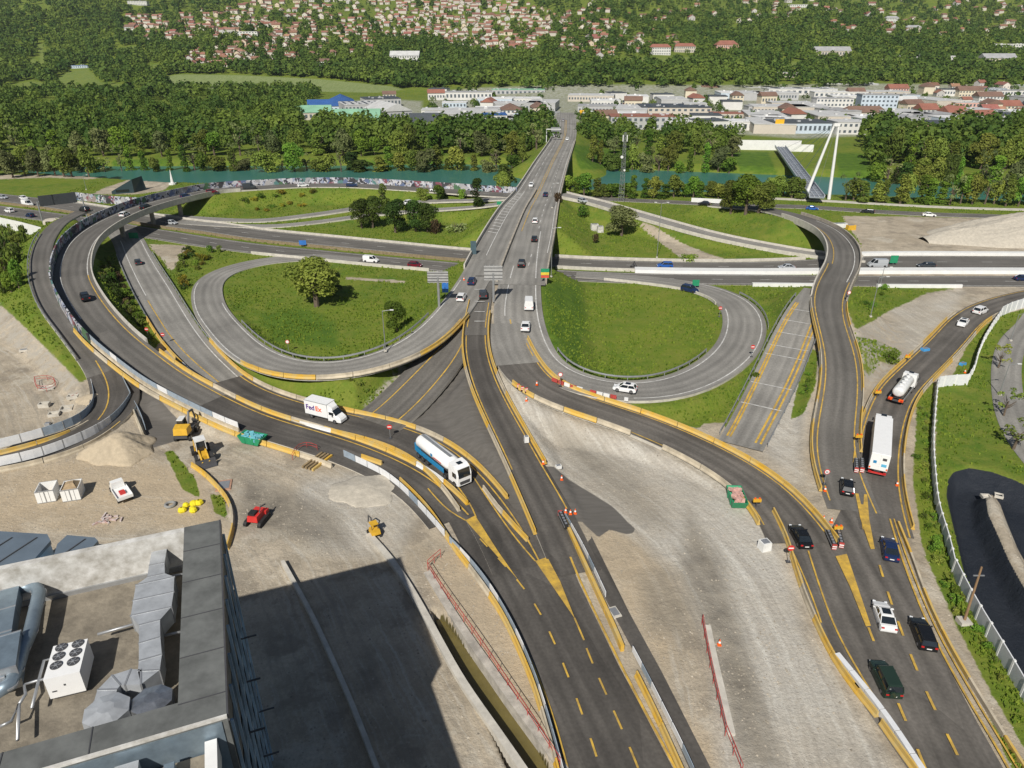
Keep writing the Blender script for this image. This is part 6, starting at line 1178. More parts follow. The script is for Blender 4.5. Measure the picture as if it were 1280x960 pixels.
g0 = hit(683, 178); r = empty('sign_gantry', g0); tag(r, 'pale sign gantry over the far end of the river bridge', 'sign'); q = MB(); q.tube([(0, 0, -2), (0, 0, 7)], .25, 8); q.tube([(0, 0, 7), (8, 0, 7)], .25, 6); q.build('frame', M_WPL, r); MB().box(5, 0, 7, 5, .3, 2.2).build('sign_panel', M_SIGNB, r)
a_, b_ = P(54, 279, 0), P(109, 272, 0); r = empty('sign_gantry', a_); tag(r, 'dark two panel sign gantry over the motorway at the left', 'sign'); d = b_ - a_; q = MB(); q.tube([(0, 0, 0), (0, 0, 7.5)], .25, 8); q.tube([d, d + Vector((0, 0, 7.5))], .25, 8); q.tube([(0, 0, 7.3), d + Vector((0, 0, 7.3))], .22, 6); q.build('frame', M_STEEL, r)
for t, w_ in ((.22, 4.6), (.62, 7.5)): MB().box(d.x * t, d.y * t - .4, 7.6, w_, .2, 3.6, math.atan2(d.y, d.x)).build('sign_panel', mat('dark_sign_back', (.05, .055, .06), .5), r)
def panel_sign(px, py, w_, h_, col, lab, z0=1.0, extra=()):
    a = hit(px, py); r = empty('road_sign', a); tag(r, lab, 'sign'); MB().tube([(0, 0, 0), (0, 0, z0 + h_)], .06, 6).build('post', M_STEEL, r); p = MB().box(0, -.08, z0 + h_ / 2, w_, .05, h_).build('plate', mat('sign_' + lab.split()[0], col, .5), r)
    for k, c in enumerate(extra): MB().box(0, -.12, z0 + h_ * (.2 + .3 * k), w_ * .96, .04, h_ * .26).build('stripe', mat('sign_x%d' % k, c, .5), p)
panel_sign(681, 352, 2.0, 2.4, (.02, .25, .12), 'green sign with yellow and red bands on the right side of the bridge', .8, [(.6, .08, .05), (.7, .5, .05)]); panel_sign(869, 360, 1.8, 1.6, (.02, .28, .14), 'green exit sign where the right loop leaves the motorway', .6); panel_sign(1116, 331, 2.2, 2.2, (.02, .28, .14), 'green exit sign behind the silver camper van', .6); panel_sign(379, 309, 2.2, 1.4, (.03, .15, .45), 'blue sign on the motorway median above the left loop', .8); panel_sign(624, 258, 1.6, 1.2, (.02, .28, .14), 'green sign at the top of the river slip road', .6); panel_sign(168, 299, 3, 1.8, (.02, .28, .14), 'green sign in the shadow under the viaduct', .3); panel_sign(557, 371, 1.4, 2.6, (.03, .10, .3), 'blue sign right of the grey overhead sign', 1); panel_sign(592, 318, 1.5, 3.6, (.06, .10, .12), 'dark tall sign at the left bridge parapet', 0)
# ---------------------------------------------------------------- mast, footbridge, odd river buildings
b0 = hit(776, 252, False); r = empty('telecom_mast', b0); tag(r, 'lattice telecommunications mast with dish antennas by the river', 'mast'); H_ = 26; M_STEEL_, M_STEEL = M_STEEL, mat('mast_steel', (.20, .21, .21), .6, .2)
for s, (sx, sy) in enumerate(((-1, -.6), (1, -.6), (0, 1.1))): MB().tube([(sx * 1.1, sy * 1.1, 0), (sx * .4, sy * .4, H_)], .09, 6).build('leg', M_STEEL, r)
q = MB(); cs = [(-1, -.6), (1, -.6), (0, 1.1)]
for k in range(16):
    z0, z1 = k * H_ / 16, (k + 1) * H_ / 16; f0, f1 = 1.1 - .7 * k / 16, 1.1 - .7 * (k + 1) / 16
    for i in range(3): a_, b_ = cs[i], cs[(i + 1) % 3]; q.tube([(a_[0] * f0, a_[1] * f0, z0), (b_[0] * f1, b_[1] * f1, z1)], .045, 4); q.tube([(b_[0] * f1, b_[1] * f1, z1), (a_[0] * f1, a_[1] * f1, z1)], .045, 4)
q.build('bracing', M_STEEL, r); MB().cyl((-.8, -.6, 17), .55, .3, 14, 'y').build('dish', M_WPL, r); MB().cyl((.5, -.8, 12), .4, .3, 14, 'y').build('dish', M_WPL, r)
for s in range(3): MB().box(cs[s][0] * .8, cs[s][1] * .8, 24, .3, .25, 2.4).build('antenna', M_WPL, r)
M_STEEL = M_STEEL_
pA, pB = P(1006, 248, 0), P(1036, 249, 0); ap = (pA + pB) / 2 + Vector((2.5, 0, 29)); r = empty('footbridge', (pA + pB) / 2); tag(r, 'cable stayed footbridge with white leaning pylon across the river', 'bridge'); o0 = (pA + pB) / 2
for k, p in enumerate((pA, pB)): MB().tube([p - o0, ap - o0 + Vector(((-1) ** (k + 1) * .8, 0, 0))], .7, 10, r1=.4).build('pylon_leg', M_WPL, r)
MB().box(ap.x - o0.x, ap.y - o0.y, 28.5, 2.4, 1, 1.2).build('pylon_head', M_WPL, r)
d0, d1 = P(1021, 247, 2.5), P(975, 184, 2.5); dd = d1 - d0; dn = dd.normalized(); dx = Vector((dn.y, -dn.x, 0)); q = MB()
def bar(q, a, b, w_, h_):
    rings = [[p - o0 + dx * sx * w_ / 2 + Vector((0, 0, sz * h_ / 2)) for sx, sz in ((-1, -1), (1, -1), (1, 1), (-1, 1))] for p in (a, b)]; q.loft(rings)
bar(q, d0, d1, 5.6, .5); q.build('deck', mat('bridge_deck_steel', (.30, .33, .37), .5, .3), r)
for off in (-2.8, -.9, .9, 2.8): q = MB(); bar(q, d0 + dx * off + Vector((0, 0, .7 if abs(off) > 2 else .35)), d1 + dx * off + Vector((0, 0, .7 if abs(off) > 2 else .35)), .35, .9 if abs(off) > 2 else .3); q.build('railing', mat('railing_pale', (.48, .50, .53), .5, .3), r)
for k in range(28):
    q = MB(); p = d0.lerp(d1, (k + .5) / 28); bar(q, p - dx * 2.9 * 0 + Vector((0, 0, .3)), p + dn * .35 + Vector((0, 0, .3)), 5.2, .1); q.build('cross_beam', M_DSTEEL, r)
for k in range(6):
    for s in (-2.7, 2.7): MB().tube([ap - o0, d0.lerp(d1, .12 + .15 * k) + dx * s - o0], .06, 4).build('cable', M_STEEL, r)
for k in range(2): c_ = d0.lerp(d1, .3 + .45 * k) - o0; MB().cyl((c_.x, c_.y, -.5), .9, 5.5, 12).build('pier', M_CONCD, r)
W = [P(140, 243, 0), P(168, 241, 0), P(164, 226, 0)]; o0 = W[0]; r = empty('slanted_building', o0); tag(r, 'dark slanted wedge shaped building beside the river bend', 'building')
d = W[1] - W[0]; q = MB(); q.add([(0, 0, 0), (d.x, d.y, 0), (d.x + 2, d.y + 7, 0), (-1, 9, 0), (0, 0, 1.2), (d.x, d.y, 5.5), (d.x + 1, d.y + 7, 5.8), (-1, 9, 1.0)], [(3, 2, 1, 0), (4, 5, 6, 7), (0, 1, 5, 4), (1, 2, 6, 5), (2, 3, 7, 6), (3, 0, 4, 7)]); q.build('shell', mat('dark_blue_green', (.03, .055, .065), .5), r); MB().box(d.x / 2, d.y / 2 - .12, 1.2, 5, .1, .9, math.atan2(d.y, d.x)).build('window', M_GLASS, r)
a = hit(216, 231, False); r = empty('white_sculpture', a); tag(r, 'small white pointed sculpture on the river bank', 'sculpture'); MB().cyl((0, 0, 3.2), .8, 6.4, 6, r1=.08).build('spike', M_WPL, r); MB().cyl((0, 0, .3), 1.6, .8, 12).build('plinth', M_WPL, r)
a = hit(180, 222, False); r = empty('river_barge', Vector((a.x, a.y, a.z + .2)), .1); tag(r, 'low brown landing raft at the river bank', 'raft'); q = MB(); q.loft([[(x, -1.8 * k, z), (x, 1.8 * k, z), (x, 1.6 * k, 1.1), (x, -1.6 * k, 1.1)] for x, k, z in ((-8, .5, .6), (-6.5, 1, 0), (6.5, 1, 0), (8, .5, .6))]); q.build('hull', M_RUST, r); MB().box(-1, 0, 1.7, 4, 2.4, 1.2).build('cabin', M_CONCD, r)
# ---------------------------------------------------------------- town, industry and hillside houses
WC = {'white': (.62, .61, .58), 'cream': (.62, .55, .42), 'grey': (.42, .42, .42), 'pink': (.62, .38, .32), 'blue': (.48, .55, .62), 'beige': (.52, .47, .40)}
M_WINF = mat('far_window', (.10, .12, .14), .25)
RC = {'white': (.66, .66, .65), 'grey': (.34, .34, .34), 'dark': (.07, .08, .09), 'red': (.28, .115, .08), 'brown': (.19, .115, .085), 'green': (.22, .42, .28), 'blue': (.03, .10, .30), 'light': (.50, .50, .49)}
def building(px, py, wpx, h, dep, rz, wall, roof, lab, style='flat', floors=2, seam=0, name=None):
    p = hit(px, py, False) if py < 112 else P(px, py, 0); s = F / ((H0 - p.z) * 0 + (p.y * CP - (p.z - H0) * SP)); W = wpx / s
    r = empty(name or 'commercial_building', (p.x, p.y, p.z - .3), rz); tag(r, lab, 'building'); wm_ = mat('wall_' + wall, WC[wall], .8, var=.08, scale=.1); rm = mat('roof_' + roof, RC[roof], .7, var=.14, scale=.15)
    MB().box(0, dep / 2, h / 2, W, dep, h).build('wall', wm_, r)
    if style == 'flat':
        rf = MB().box(0, dep / 2, h + .2, W + .5, dep + .5, .4).build('roof', rm, r)
        q = MB()
        for _ in range(max(2, int(W * dep / 160))): q.box(random.uniform(-W / 2 + 2, W / 2 - 2), random.uniform(2, max(2.5, dep - 2)), h + .75, random.uniform(1, 2.5), random.uniform(1, 2.5), .9)
        q.build('roof_unit', mat('roof_unit_grey', (.45, .46, .47), .5), rf)
    else:
        q = MB(); e = .6; hr = min(dep, W) * (.22 if style == 'hall' else .32)
        if W > dep: q.add([(-W / 2 - e, -e, h), (W / 2 + e, -e, h), (W / 2 + e, dep + e, h), (-W / 2 - e, dep + e, h), (-W / 2 - e + (dep * .35 if style == 'hip' else 0), dep / 2, h + hr), (W / 2 + e - (dep * .35 if style == 'hip' else 0), dep / 2, h + hr)], [(3, 2, 1, 0), (0, 1, 5, 4), (1, 2, 5), (2, 3, 4, 5), (3, 0, 4)])
        else: q.add([(-W / 2 - e, -e, h), (W / 2 + e, -e, h), (W / 2 + e, dep + e, h), (-W / 2 - e, dep + e, h), (0, -e, h + hr), (0, dep + e, h + hr)], [(3, 2, 1, 0), (0, 1, 4), (1, 2, 5, 4), (2, 3, 5), (3, 0, 4, 5)])
        rf = q.build('roof', rm, r)
    if seam:
        q = MB()
        for k in range(seam): q.box(-W / 2 + (k + .5) * W / seam, dep / 2, h + .48 if style == 'flat' else h + .1, W / seam * .35, dep * .8, .1)
        if style == 'flat': q.build('skylight', mat('skylight_dark', (.05, .055, .07), .4), rf)
    n_ = max(2, min(12, int(W / 3.2)))
    for f in range(floors):
        z = (f + .55) * h / floors
        for k in range(n_):
            MB().box(-W / 2 + (k + .5) * W / n_, -.04, z, W / n_ * .5, .12, h / floors * .42).build('window', M_WINF, r)
    return r
R = math.radians
BL = [
 (405, 143, 36, 7, 22, .25, 'blue', 'blue', 'bright blue roofed factory hall behind the green roofed annex', 'hall', 1, 0), (428, 136, 30, 7, 24, .25, 'blue', 'blue', 'second blue roofed hall behind the first', 'hall', 1, 0),
 (437, 163, 74, 6, 34, .1, 'white', 'green', 'pale green roofed hall with white front among the riverside trees', 'hall', 1, 0), (392, 150, 44, 6, 22, .2, 'beige', 'green', 'low green roofed annex left of the large green hall', 'hall', 1, 0),
 (457, 141, 50, 7, 40, .35, 'grey', 'light', 'pale striped sawtooth roof factory behind the green hall', 'flat', 1, 6), (497, 150, 40, 7, 44, .5, 'grey', 'light', 'grey white hall with long roof panels right of the green hall', 'hall', 1, 3),
 (480, 133, 44, 7, 34, .35, 'grey', 'dark', 'dark striped roof factory behind the pale halls', 'flat', 1, 5), (533, 167, 40, 8, 22, .1, 'white', 'dark', 'white building with dark grey roof among the riverside trees', 'hall', 2, 0), (553, 147, 52, 6, 22, .05, 'light' if 0 else 'white', 'light', 'flat white roofed hall above the dark roofed one', 'flat', 1, 0),
 (586, 125, 58, 8, 20, .02, 'white', 'grey', 'long white hall in front of the hill forest', 'flat', 1, 0), (568, 135, 30, 5, 16, .05, 'blue', 'white', 'small white roofed hall with blue front', 'flat', 1, 0), (620, 169, 28, 13, 18, .1, 'white', 'blue', 'tall white block with blue roof left of the bridge end', 'flat', 4, 0),
 (641, 152, 26, 9, 22, .1, 'white', 'brown', 'white block with brown roof behind the tall white block', 'hall', 3, 0), (655, 131, 44, 6, 24, .05, 'white', 'white', 'low white roofed hall left of the bridge end', 'flat', 1, 0), (648, 119, 66, 6, 22, 0, 'grey', 'green', 'long hall with pale green roof left of the bridge road', 'flat', 1, 0),
 (725, 113, 60, 6, 22, 0, 'white', 'white', 'long white roofed hall at the far end of the bridge road', 'flat', 1, 0), (652, 152, 20, 7, 14, .1, 'blue', 'brown', 'small brown roofed building right beside the bridge approach', 'flat', 2, 0), (487, 122, 16, 4, 10, .2, 'beige', 'brown', 'small brown roofed shed at the edge of the pale field', 'gable', 1, 0),
 (804, 162, 82, 9, 22, -.03, 'grey', 'red', 'long grey building with red roof right of the bridge', 'flat', 2, 0), (845, 147, 86, 8, 40, -.05, 'beige', 'dark', 'large dealership with dark roof and white front', 'flat', 2, 4), (868, 143, 28, 9, 14, -.1, 'white', 'light', 'glass fronted white showroom at the right end of the dealership', 'flat', 2, 0),
 (818, 117, 56, 5, 16, 0, 'pink', 'white', 'flat hall with reddish front strip behind the dealership', 'flat', 1, 0), (888, 117, 20, 5, 14, 0, 'beige', 'brown', 'small reddish brown hall behind the dealership', 'gable', 1, 0), (930, 116, 50, 6, 18, 0, 'white', 'light', 'white hall left of the large white warehouses', 'flat', 1, 0),
 (922, 128, 14, 7, 12, 0, 'cream', 'brown', 'cream house with brown roof in the business park', 'gable', 2, 0), (928, 163, 50, 6, 20, -.05, 'white', 'white', 'white pavilion with blue glass front right of the dealership', 'flat', 1, 0), (912, 150, 44, 5, 16, -.05, 'beige', 'red', 'low red roofed building behind the white pavilion', 'flat', 1, 0), (950, 142, 30, 6, 16, 0, 'grey', 'grey', 'grey roofed workshop in the middle of the business park', 'flat', 1, 0),
 (1003, 119, 86, 7, 30, 0, 'white', 'light', 'huge pale warehouse with white front in the business park', 'flat', 1, 3), (1063, 112, 68, 7, 26, 0, 'grey', 'white', 'white roofed warehouse behind the huge pale one', 'flat', 1, 0), (1054, 122, 72, 6, 18, -.05, 'white', 'white', 'long white roofed warehouse above the twin white blocks', 'flat', 1, 0), (990, 135, 52, 5, 18, 0, 'beige', 'light', 'flat pale building left of the twin white blocks', 'flat', 1, 0),
 (1030, 139, 22, 11, 16, -.05, 'white', 'grey', 'left one of the twin white office blocks', 'flat', 3, 0), (1053, 139, 23, 11, 16, -.05, 'white', 'grey', 'right one of the twin white office blocks', 'flat', 3, 0), (1097, 139, 43, 14, 18, -.15, 'blue', 'grey', 'light blue grey apartment block in the business park', 'flat', 4, 0), (1071, 122, 20, 6, 14, 0, 'cream', 'brown', 'brown roofed house between the white warehouses', 'gable', 2, 0),
 (1123, 118, 24, 7, 14, 0, 'pink', 'red', 'red roofed house beside the pale warehouses', 'gable', 2, 0), (1138, 126, 22, 6, 16, 0, 'blue', 'grey', 'grey roofed workshop beside the dark trees', 'flat', 1, 0), (1134, 132, 24, 5, 12, 0, 'beige', 'light', 'low beige house right of the light blue block', 'gable', 1, 0), (1162, 146, 22, 6, 14, .1, 'white', 'red', 'white house with a red gable roof near the long pink hall', 'gable', 2, 0), (1197, 148, 28, 5, 14, .2, 'white', 'red', 'wide red roofed house right of the white gable house', 'gable', 1, 0),
 (1003, 167, 70, 7, 26, 0, 'blue', 'dark', 'dark roofed workshop with yellow sign behind the footbridge', 'flat', 1, 0), (1065, 168, 40, 8, 20, 0, 'white', 'light', 'white hall with glazed front right of the footbridge', 'flat', 2, 0), (1114, 167, 42, 7, 20, 0, 'white', 'grey', 'white hall left of the long pink hall', 'flat', 1, 0), (1192, 168, 112, 7, 24, -.05, 'pink', 'dark', 'long pink hall with dark roof and red stripe', 'flat', 1, 0), (1082, 148, 52, 5, 14, 0, 'beige', 'brown', 'long low brown roofed house behind the white halls', 'hip', 1, 0),
 (1213, 121, 30, 7, 14, 0, 'cream', 'brown', 'cream house with brown roof at the right end of town', 'gable', 2, 0), (1238, 128, 30, 6, 14, 0, 'white', 'brown', 'white house with brown roof at the right end of town', 'gable', 2, 0), (1262, 120, 36, 6, 16, 0, 'white', 'grey', 'white hall with grey roof at the right end of town', 'flat', 1, 0), (1215, 135, 44, 5, 14, 0, 'pink', 'light', 'salmon coloured low building at the right end of town', 'flat', 1, 0), (1262, 141, 28, 6, 14, 0, 'cream', 'red', 'cream house with bright red roof near the right edge', 'gable', 2, 0), (1246, 117, 22, 6, 12, 0, 'blue', 'grey', 'blue grey block right of the brown roofed houses', 'flat', 2, 0),
 (506, 81, 36, 12, 20, 0, 'white', 'light', 'large white mansion with pale gable roof above the pale field', 'gable', 3, 0), (404, 85, 15, 8, 12, 0, 'white', 'brown', 'white house alone below the dark trees left of the mansion', 'gable', 2, 0), (825, 69, 26, 11, 14, 0, 'white', 'red', 'white villa with long red roof above the meadow, left wing', 'hip', 3, 0), (856, 66, 26, 9, 14, 0, 'beige', 'red', 'beige villa with long red roof above the meadow, right wing', 'hip', 2, 0), (909, 64, 27, 9, 20, 0, 'pink', 'red', 'pink manor with steep red roof on the slope', 'hip', 2, 0),
 (1041, 71, 44, 8, 20, 0, 'beige', 'grey', 'wide beige hall with grey gable roof on the slope', 'gable', 1, 0), (1250, 80, 40, 8, 20, 0, 'cream', 'grey', 'cream hall with grey gable roof at the right of the slope', 'gable', 1, 0), (1262, 62, 38, 8, 16, 0, 'white', 'white', 'white terrace block on the slope at the right edge', 'flat', 2, 0), (982, 97, 30, 6, 12, 0, 'beige', 'light', 'low pale building between slope forest and town', 'flat', 1, 0), (162, 40, 12, 9, 14, 0, 'white', 'brown', 'white house with two storeys on the left slope', 'gable', 2, 0), (172, 7, 24, 9, 14, 0, 'white', 'grey', 'white block high on the left slope', 'flat', 2, 0), (100, 86, 22, 4, 8, 0, 'blue', 'blue', 'blue and white pavilion beside the golf meadow', 'flat', 1, 0), (300, 45, 44, 7, 10, 0, 'white', 'light', 'white balconied terrace block among red roofs', 'flat', 2, 0), (1000, 10, 30, 7, 12, 0, 'white', 'light', 'white terrace high on the right slope', 'flat', 2, 0), (1115, 28, 16, 8, 12, 0, 'white', 'grey', 'white villa with grey roof high on the right slope', 'hip', 2, 0), (1142, 40, 18, 8, 12, 0, 'cream', 'grey', 'cream villa with grey roof on the right slope', 'hip', 2, 0)]
for b in BL: building(*b)
for k in range(9): building(1092 + k * 12, 78 - (k % 2) * 3, 11, 6 + (k % 3), 10, 0, 'white', 'grey' if k % 2 else 'white', 'white cube shaped terrace house in the stepped row on the slope', 'flat', 2)
for o in list(bpy.data.objects):
    if o.get('label') == 'white cube shaped terrace house in the stepped row on the slope': o['group'] = 'stepped white terrace houses'
run_wall([P(918, 187, 0), P(950, 187.5, 0), P(1000, 188, 0)], box_prof(.5, 5.5), 'retaining_wall', M_WPL, 'long pale retaining wall below the white pavilion', 'wall'); run_wall([P(978, 189, 0), P(1016, 190, 0)], box_prof(.5, 4), 'retaining_wall', M_WPL, 'short pale wall at the far end of the footbridge', 'wall')
for px, py, w_, h_, z_, lab in ((972, 167, 6, 7, 6.6, 'square yellow sign on the workshop behind the footbridge'), (1025, 166, 5, 5, 5, 'small yellow sign behind the footbridge pylon'), (727, 147, 4, 5, 4, 'yellow sign at the far end of the bridge road, upper one'), (726, 161, 6, 2.5, 4, 'yellow sign at the far end of the bridge road, lower one')):
    a = P(px, py, 0); r = empty('shop_sign', a + Vector((0, -.8, 0))); tag(r, lab, 'sign'); MB().box(0, 0, z_ + 0, w_, .4, h_ * .8).build('panel', mat('sign_amber', (.75, .42, .02), .5), r); MB().box(0, .1, z_ / 2 - .5, .4, .3, z_).build('post', M_DSTEEL, r)
# small houses: one of each kind, then copies
def house_proto(w_, d_, h_, wc, rc, name, gable=True):
    q = MB(); q.box(0, 0, h_ / 2 - 1, w_, d_, h_ + 2); rf = w_ / 2 * .62
    q.add([(-d_ * 0 - w_ / 2, -d_ / 2, h_), (w_ / 2, -d_ / 2, h_), (0, -d_ / 2, h_ + rf * .9)], [(0, 1, 2)]); q.add([(w_ / 2, d_ / 2, h_), (-w_ / 2, d_ / 2, h_), (0, d_ / 2, h_ + rf * .9)], [(0, 1, 2)])
    for k in range(2):
        for f in range(2 if h_ > 5 else 1):
            x = (-.25 + .5 * k) * w_; z = 1.5 + f * 2.8; q.add([(x - .6, -d_ / 2 - .03, z - .6), (x + .6, -d_ / 2 - .03, z - .6), (x + .6, -d_ / 2 - .03, z + .7), (x - .6, -d_ / 2 - .03, z + .7)], [(0, 1, 2, 3)], 1)
            for s in (-1, 1): y = (-.25 + .5 * k) * d_; q.add([(s * (w_ / 2 + .03), y - .6, z - .6), (s * (w_ / 2 + .03), y + .6, z - .6), (s * (w_ / 2 + .03), y + .6, z + .7), (s * (w_ / 2 + .03), y - .6, z + .7)], [(0, 1, 2, 3) if s > 0 else (3, 2, 1, 0)], 1)
    wmesh = mesh('wall', q.v, q.f, [wc, M_WINF], q.m)
    e = .5; t = .25; q = MB(); zt = h_ + rf
    for s in (-1, 1):
        q.loft([[(0, y, zt), (s * (w_ / 2 + e), y, h_ - e * .62), (s * (w_ / 2 + e), y, h_ - e * .62 + t), (0, y, zt + t)] for y in (-d_ / 2 - e, d_ / 2 + e)])
    q.box(w_ * .2, d_ * .1, zt - .1, .7, .7, 1.6, m=1)
    return wmesh, mesh('roof', q.v, q.f, [rc, wc], q.m)
w1, w2, w3 = mat('house_wall_white', (.60, .55, .49), .85, vary=.35, var=.05), mat('house_wall_cream', (.60, .50, .38), .85, vary=.3, var=.05), mat('house_wall_grey', (.48, .46, .44), .85, vary=.3, var=.05)
r1, r2, r3 = mat('roof_tile_red', (.27, .115, .08), .85, vary=.5, var=.2, scale=.5), mat('roof_tile_brown', (.21, .10, .07), .85, vary=.5, var=.2, scale=.5), mat('roof_tile_orange', (.33, .17, .11), .85, vary=.4, var=.2, scale=.5)
PR = [house_proto(8.5, 11, 4.4, w1, r1, 'a'), house_proto(9, 13, 4.3, w2, r2, 'b'), house_proto(8, 9, 3.0, w1, r3, 'c'), house_proto(10, 10, 4.6, w3, r1, 'd'), house_proto(9, 15, 4.2, w1, r2, 'e')]
def pip(x, y, poly):
    ins = False
    for (ax, ay), (bx, by) in zip(poly, poly[1:] + poly[:1]):
        if (ay > y) != (by > y) and x < (bx - ax) * (y - ay) / (by - ay) + ax: ins = not ins
    return ins
HREG = [([(300, 5), (420, 0), (440, 40), (425, 62), (395, 72), (360, 80), (300, 82), (290, 40)], 62, 'red roofed house on the slope left of the white mansion'), ([(475, 22), (580, 24), (582, 36), (478, 34)], 26, 'red roofed terrace house in the long rows above the white mansion'), ([(478, 38), (640, 38), (642, 44), (560, 48), (480, 45)], 26, 'red roofed terrace house in the lower row above the hill wood'),
        ([(555, 50), (642, 52), (670, 60), (660, 68), (560, 58)], 26, 'red roofed house at the upper edge of the dark hill wood'), ([(430, 0), (640, 0), (640, 14), (600, 16), (430, 14)], 30, 'red roofed house at the very top of the slope'), ([(640, 12), (690, 14), (740, 30), (810, 40), (800, 68), (750, 74), (700, 70), (690, 45), (640, 30)], 46, 'red roofed house on the slope above the bridge'),
        ([(160, 34), (300, 18), (300, 45), (250, 48), (180, 46)], 30, 'red roofed house on the left slope above the golf meadow'), ([(230, 66), (300, 58), (312, 82), (240, 88)], 14, 'red roofed house above the left end of the pale field'), ([(585, 12), (640, 14), (640, 36), (590, 34)], 16, 'red roofed house in the dense quarter above the bridge road'), ([(985, 2), (1280, 6), (1280, 40), (1180, 48), (1040, 48), (980, 30)], 34, 'small pale house scattered on the wooded right slope'), ([(690, 0), (960, 2), (960, 36), (800, 30)], 14, 'small house scattered on the upper wooded slope'), ([(1160, 108), (1278, 108), (1278, 150), (1180, 150)], 14, 'red roofed house in the right end of the valley town')]
HPX = []; used = [False] * len(PR); random.seed(5)
for poly, n_, lab in HREG:
    x0, x1 = min(p[0] for p in poly), max(p[0] for p in poly); y0, y1 = min(p[1] for p in poly), max(p[1] for p in poly); c = 0; tries = 0
    while c < n_ * .93 and tries < 3000:
        tries += 1; x, y = random.uniform(x0, x1), random.uniform(y0, y1)
        if not pip(x, y, poly) or any(abs(x - a) < 7.5 and abs(y - b) < 3.6 for a, b in HPX): continue
        HPX.append((x, y)); c += 1; p = hit(x, y, False) if y < 112 else P(x, y, 0)
        wm_, rm_ = random.choice(PR if 'pale' not in lab else PR[:1] + PR[3:]); r = empty('house', p, random.choice([0, math.pi / 2]) + random.uniform(-.25, .25)); k = random.uniform(.82, 1.2) * (1.0 + max(0, (p.y - 1300) / 3000)); r.scale = (k, k, k)
        tag(r, lab, 'house', 'houses: ' + lab); link('wall', wm_, r); link('roof', rm_, r)

# further small buildings and parked cars that fill the valley town
PB = []
for i, (W, D, h, wc, rc, st) in enumerate(((28, 22, 6, 'white', 'white', 0), (44, 26, 7, 'grey', 'light', 0), (16, 12, 8, 'cream', 'brown', 1), (34, 22, 6, 'grey', 'grey', 0), (18, 12, 7, 'white', 'red', 1), (48, 28, 6, 'beige', 'light', 0), (22, 18, 7, 'white', 'dark', 0), (36, 20, 6, 'blue', 'white', 0))):
    q = MB(); q.box(0, 0, h / 2, W, D, h)
    for k in range(int(W / 3)): q.add([(-W / 2 + 1 + k * 3, -D / 2 - .04, h * .35), (-W / 2 + 2.6 + k * 3, -D / 2 - .04, h * .35), (-W / 2 + 2.6 + k * 3, -D / 2 - .04, h * .7), (-W / 2 + 1 + k * 3, -D / 2 - .04, h * .7)], [(0, 1, 2, 3)], 1)
    wmsh = mesh('wall', q.v, q.f, [mat('wall_' + wc, WC[wc]), M_WINF], q.m); q = MB()
    if st: q.add([(-W / 2 - .6, -D / 2 - .6, h), (W / 2 + .6, -D / 2 - .6, h), (W / 2 + .6, D / 2 + .6, h), (-W / 2 - .6, D / 2 + .6, h), (-W / 2 - .6, 0, h + 3.6), (W / 2 + .6, 0, h + 3.6)], [(3, 2, 1, 0), (0, 1, 5, 4), (1, 2, 5), (2, 3, 4, 5), (3, 0, 4)])
    else: q.box(0, 0, h + .25, W + .4, D + .4, .5); q.box(W * .2, D * .1, h + 1, 3, 2, 1.2); q.box(-W * .25, -D * .1, h + .9, 2, 2, .9)
    PB.append((wmsh, mesh('roof', q.v, q.f, mat('roof_' + rc, RC[rc]))))
random.seed(33); c = 0; tries = 0; PBX = []
while c < 85 and tries < 6000:
    tries += 1; x, y = random.uniform(545, 1290), random.uniform(105.5, 166)
    if not (pip(x, y, TOWN[0]) or (x > 1150 and y < 150)) or any(abs(x - b[0]) < b[2] / 2 + 6 and -10 < y - b[1] < 5 for b in BL) or any(abs(x - a) < 26 and abs(y - b) < 5.5 for a, b in PBX) or abs(x - 705) < 24: continue
    PBX.append((x, y)); c += 1; r = empty('town_building', P(x, y, 0), random.choice([0, math.pi / 2]) + random.uniform(-.2, .2)); tag(r, 'low pale building filling the dense valley town beyond the river', 'building', 'low buildings of the valley town'); m_ = random.choice(PB); link('wall', m_[0], r); link('roof', m_[1], r)
CM = []
for cn in ('white', 'silver', 'dark grey', 'dark blue', 'maroon'):
    q = MB(); q.loft([[(x, -.85, .3), (x, .85, .3), (x, .85, z), (x, -.85, z)] for x, z in ((-2.1, .8), (-1.9, .95), (1.0, .95), (2.1, .7))]); q.loft([[(x, -.75, .9), (x, .75, .9), (x, .7, z), (x, -.7, z)] for x, z in ((-1.8, 1.0), (-1.4, 1.42), (.3, 1.45), (1.1, .95))], 1); q.box(-.5, 0, 1.46, 1.5, 1.3, .06)
    for sx in (-1.3, 1.3):
        for sy in (-.8, .8): q.cyl((sx, sy, .32), .32, .2, 8, 'y', 2)
    CM.append(mesh('parked_car', q.v, q.f, [mat('car_paint_' + cn.replace(' ', '_'), CARCOL[cn], .22), M_GLASS, M_BLACK], q.m))
for (x0, x1, y0, y1, nr, nc) in ((756, 806, 124, 137, 4, 13), (716, 752, 116, 124, 3, 8), (556, 620, 127, 132, 2, 12), (962, 1012, 138, 145, 2, 12), (862, 905, 150, 156, 2, 8)):
    for i in range(nr):
        for j in range(nc):
            if random.random() < .2: continue
            a = P(x0 + (x1 - x0) * (j + random.uniform(0, .3)) / nc, y0 + (y1 - y0) * i / nr, 0); o = link('parked_car', random.choice(CM), None, a + Vector((0, 0, .02)), math.pi / 2 + random.uniform(-.1, .1)); tag(o, 'small parked car in a car park of the valley town', 'car', 'cars parked in the valley town')

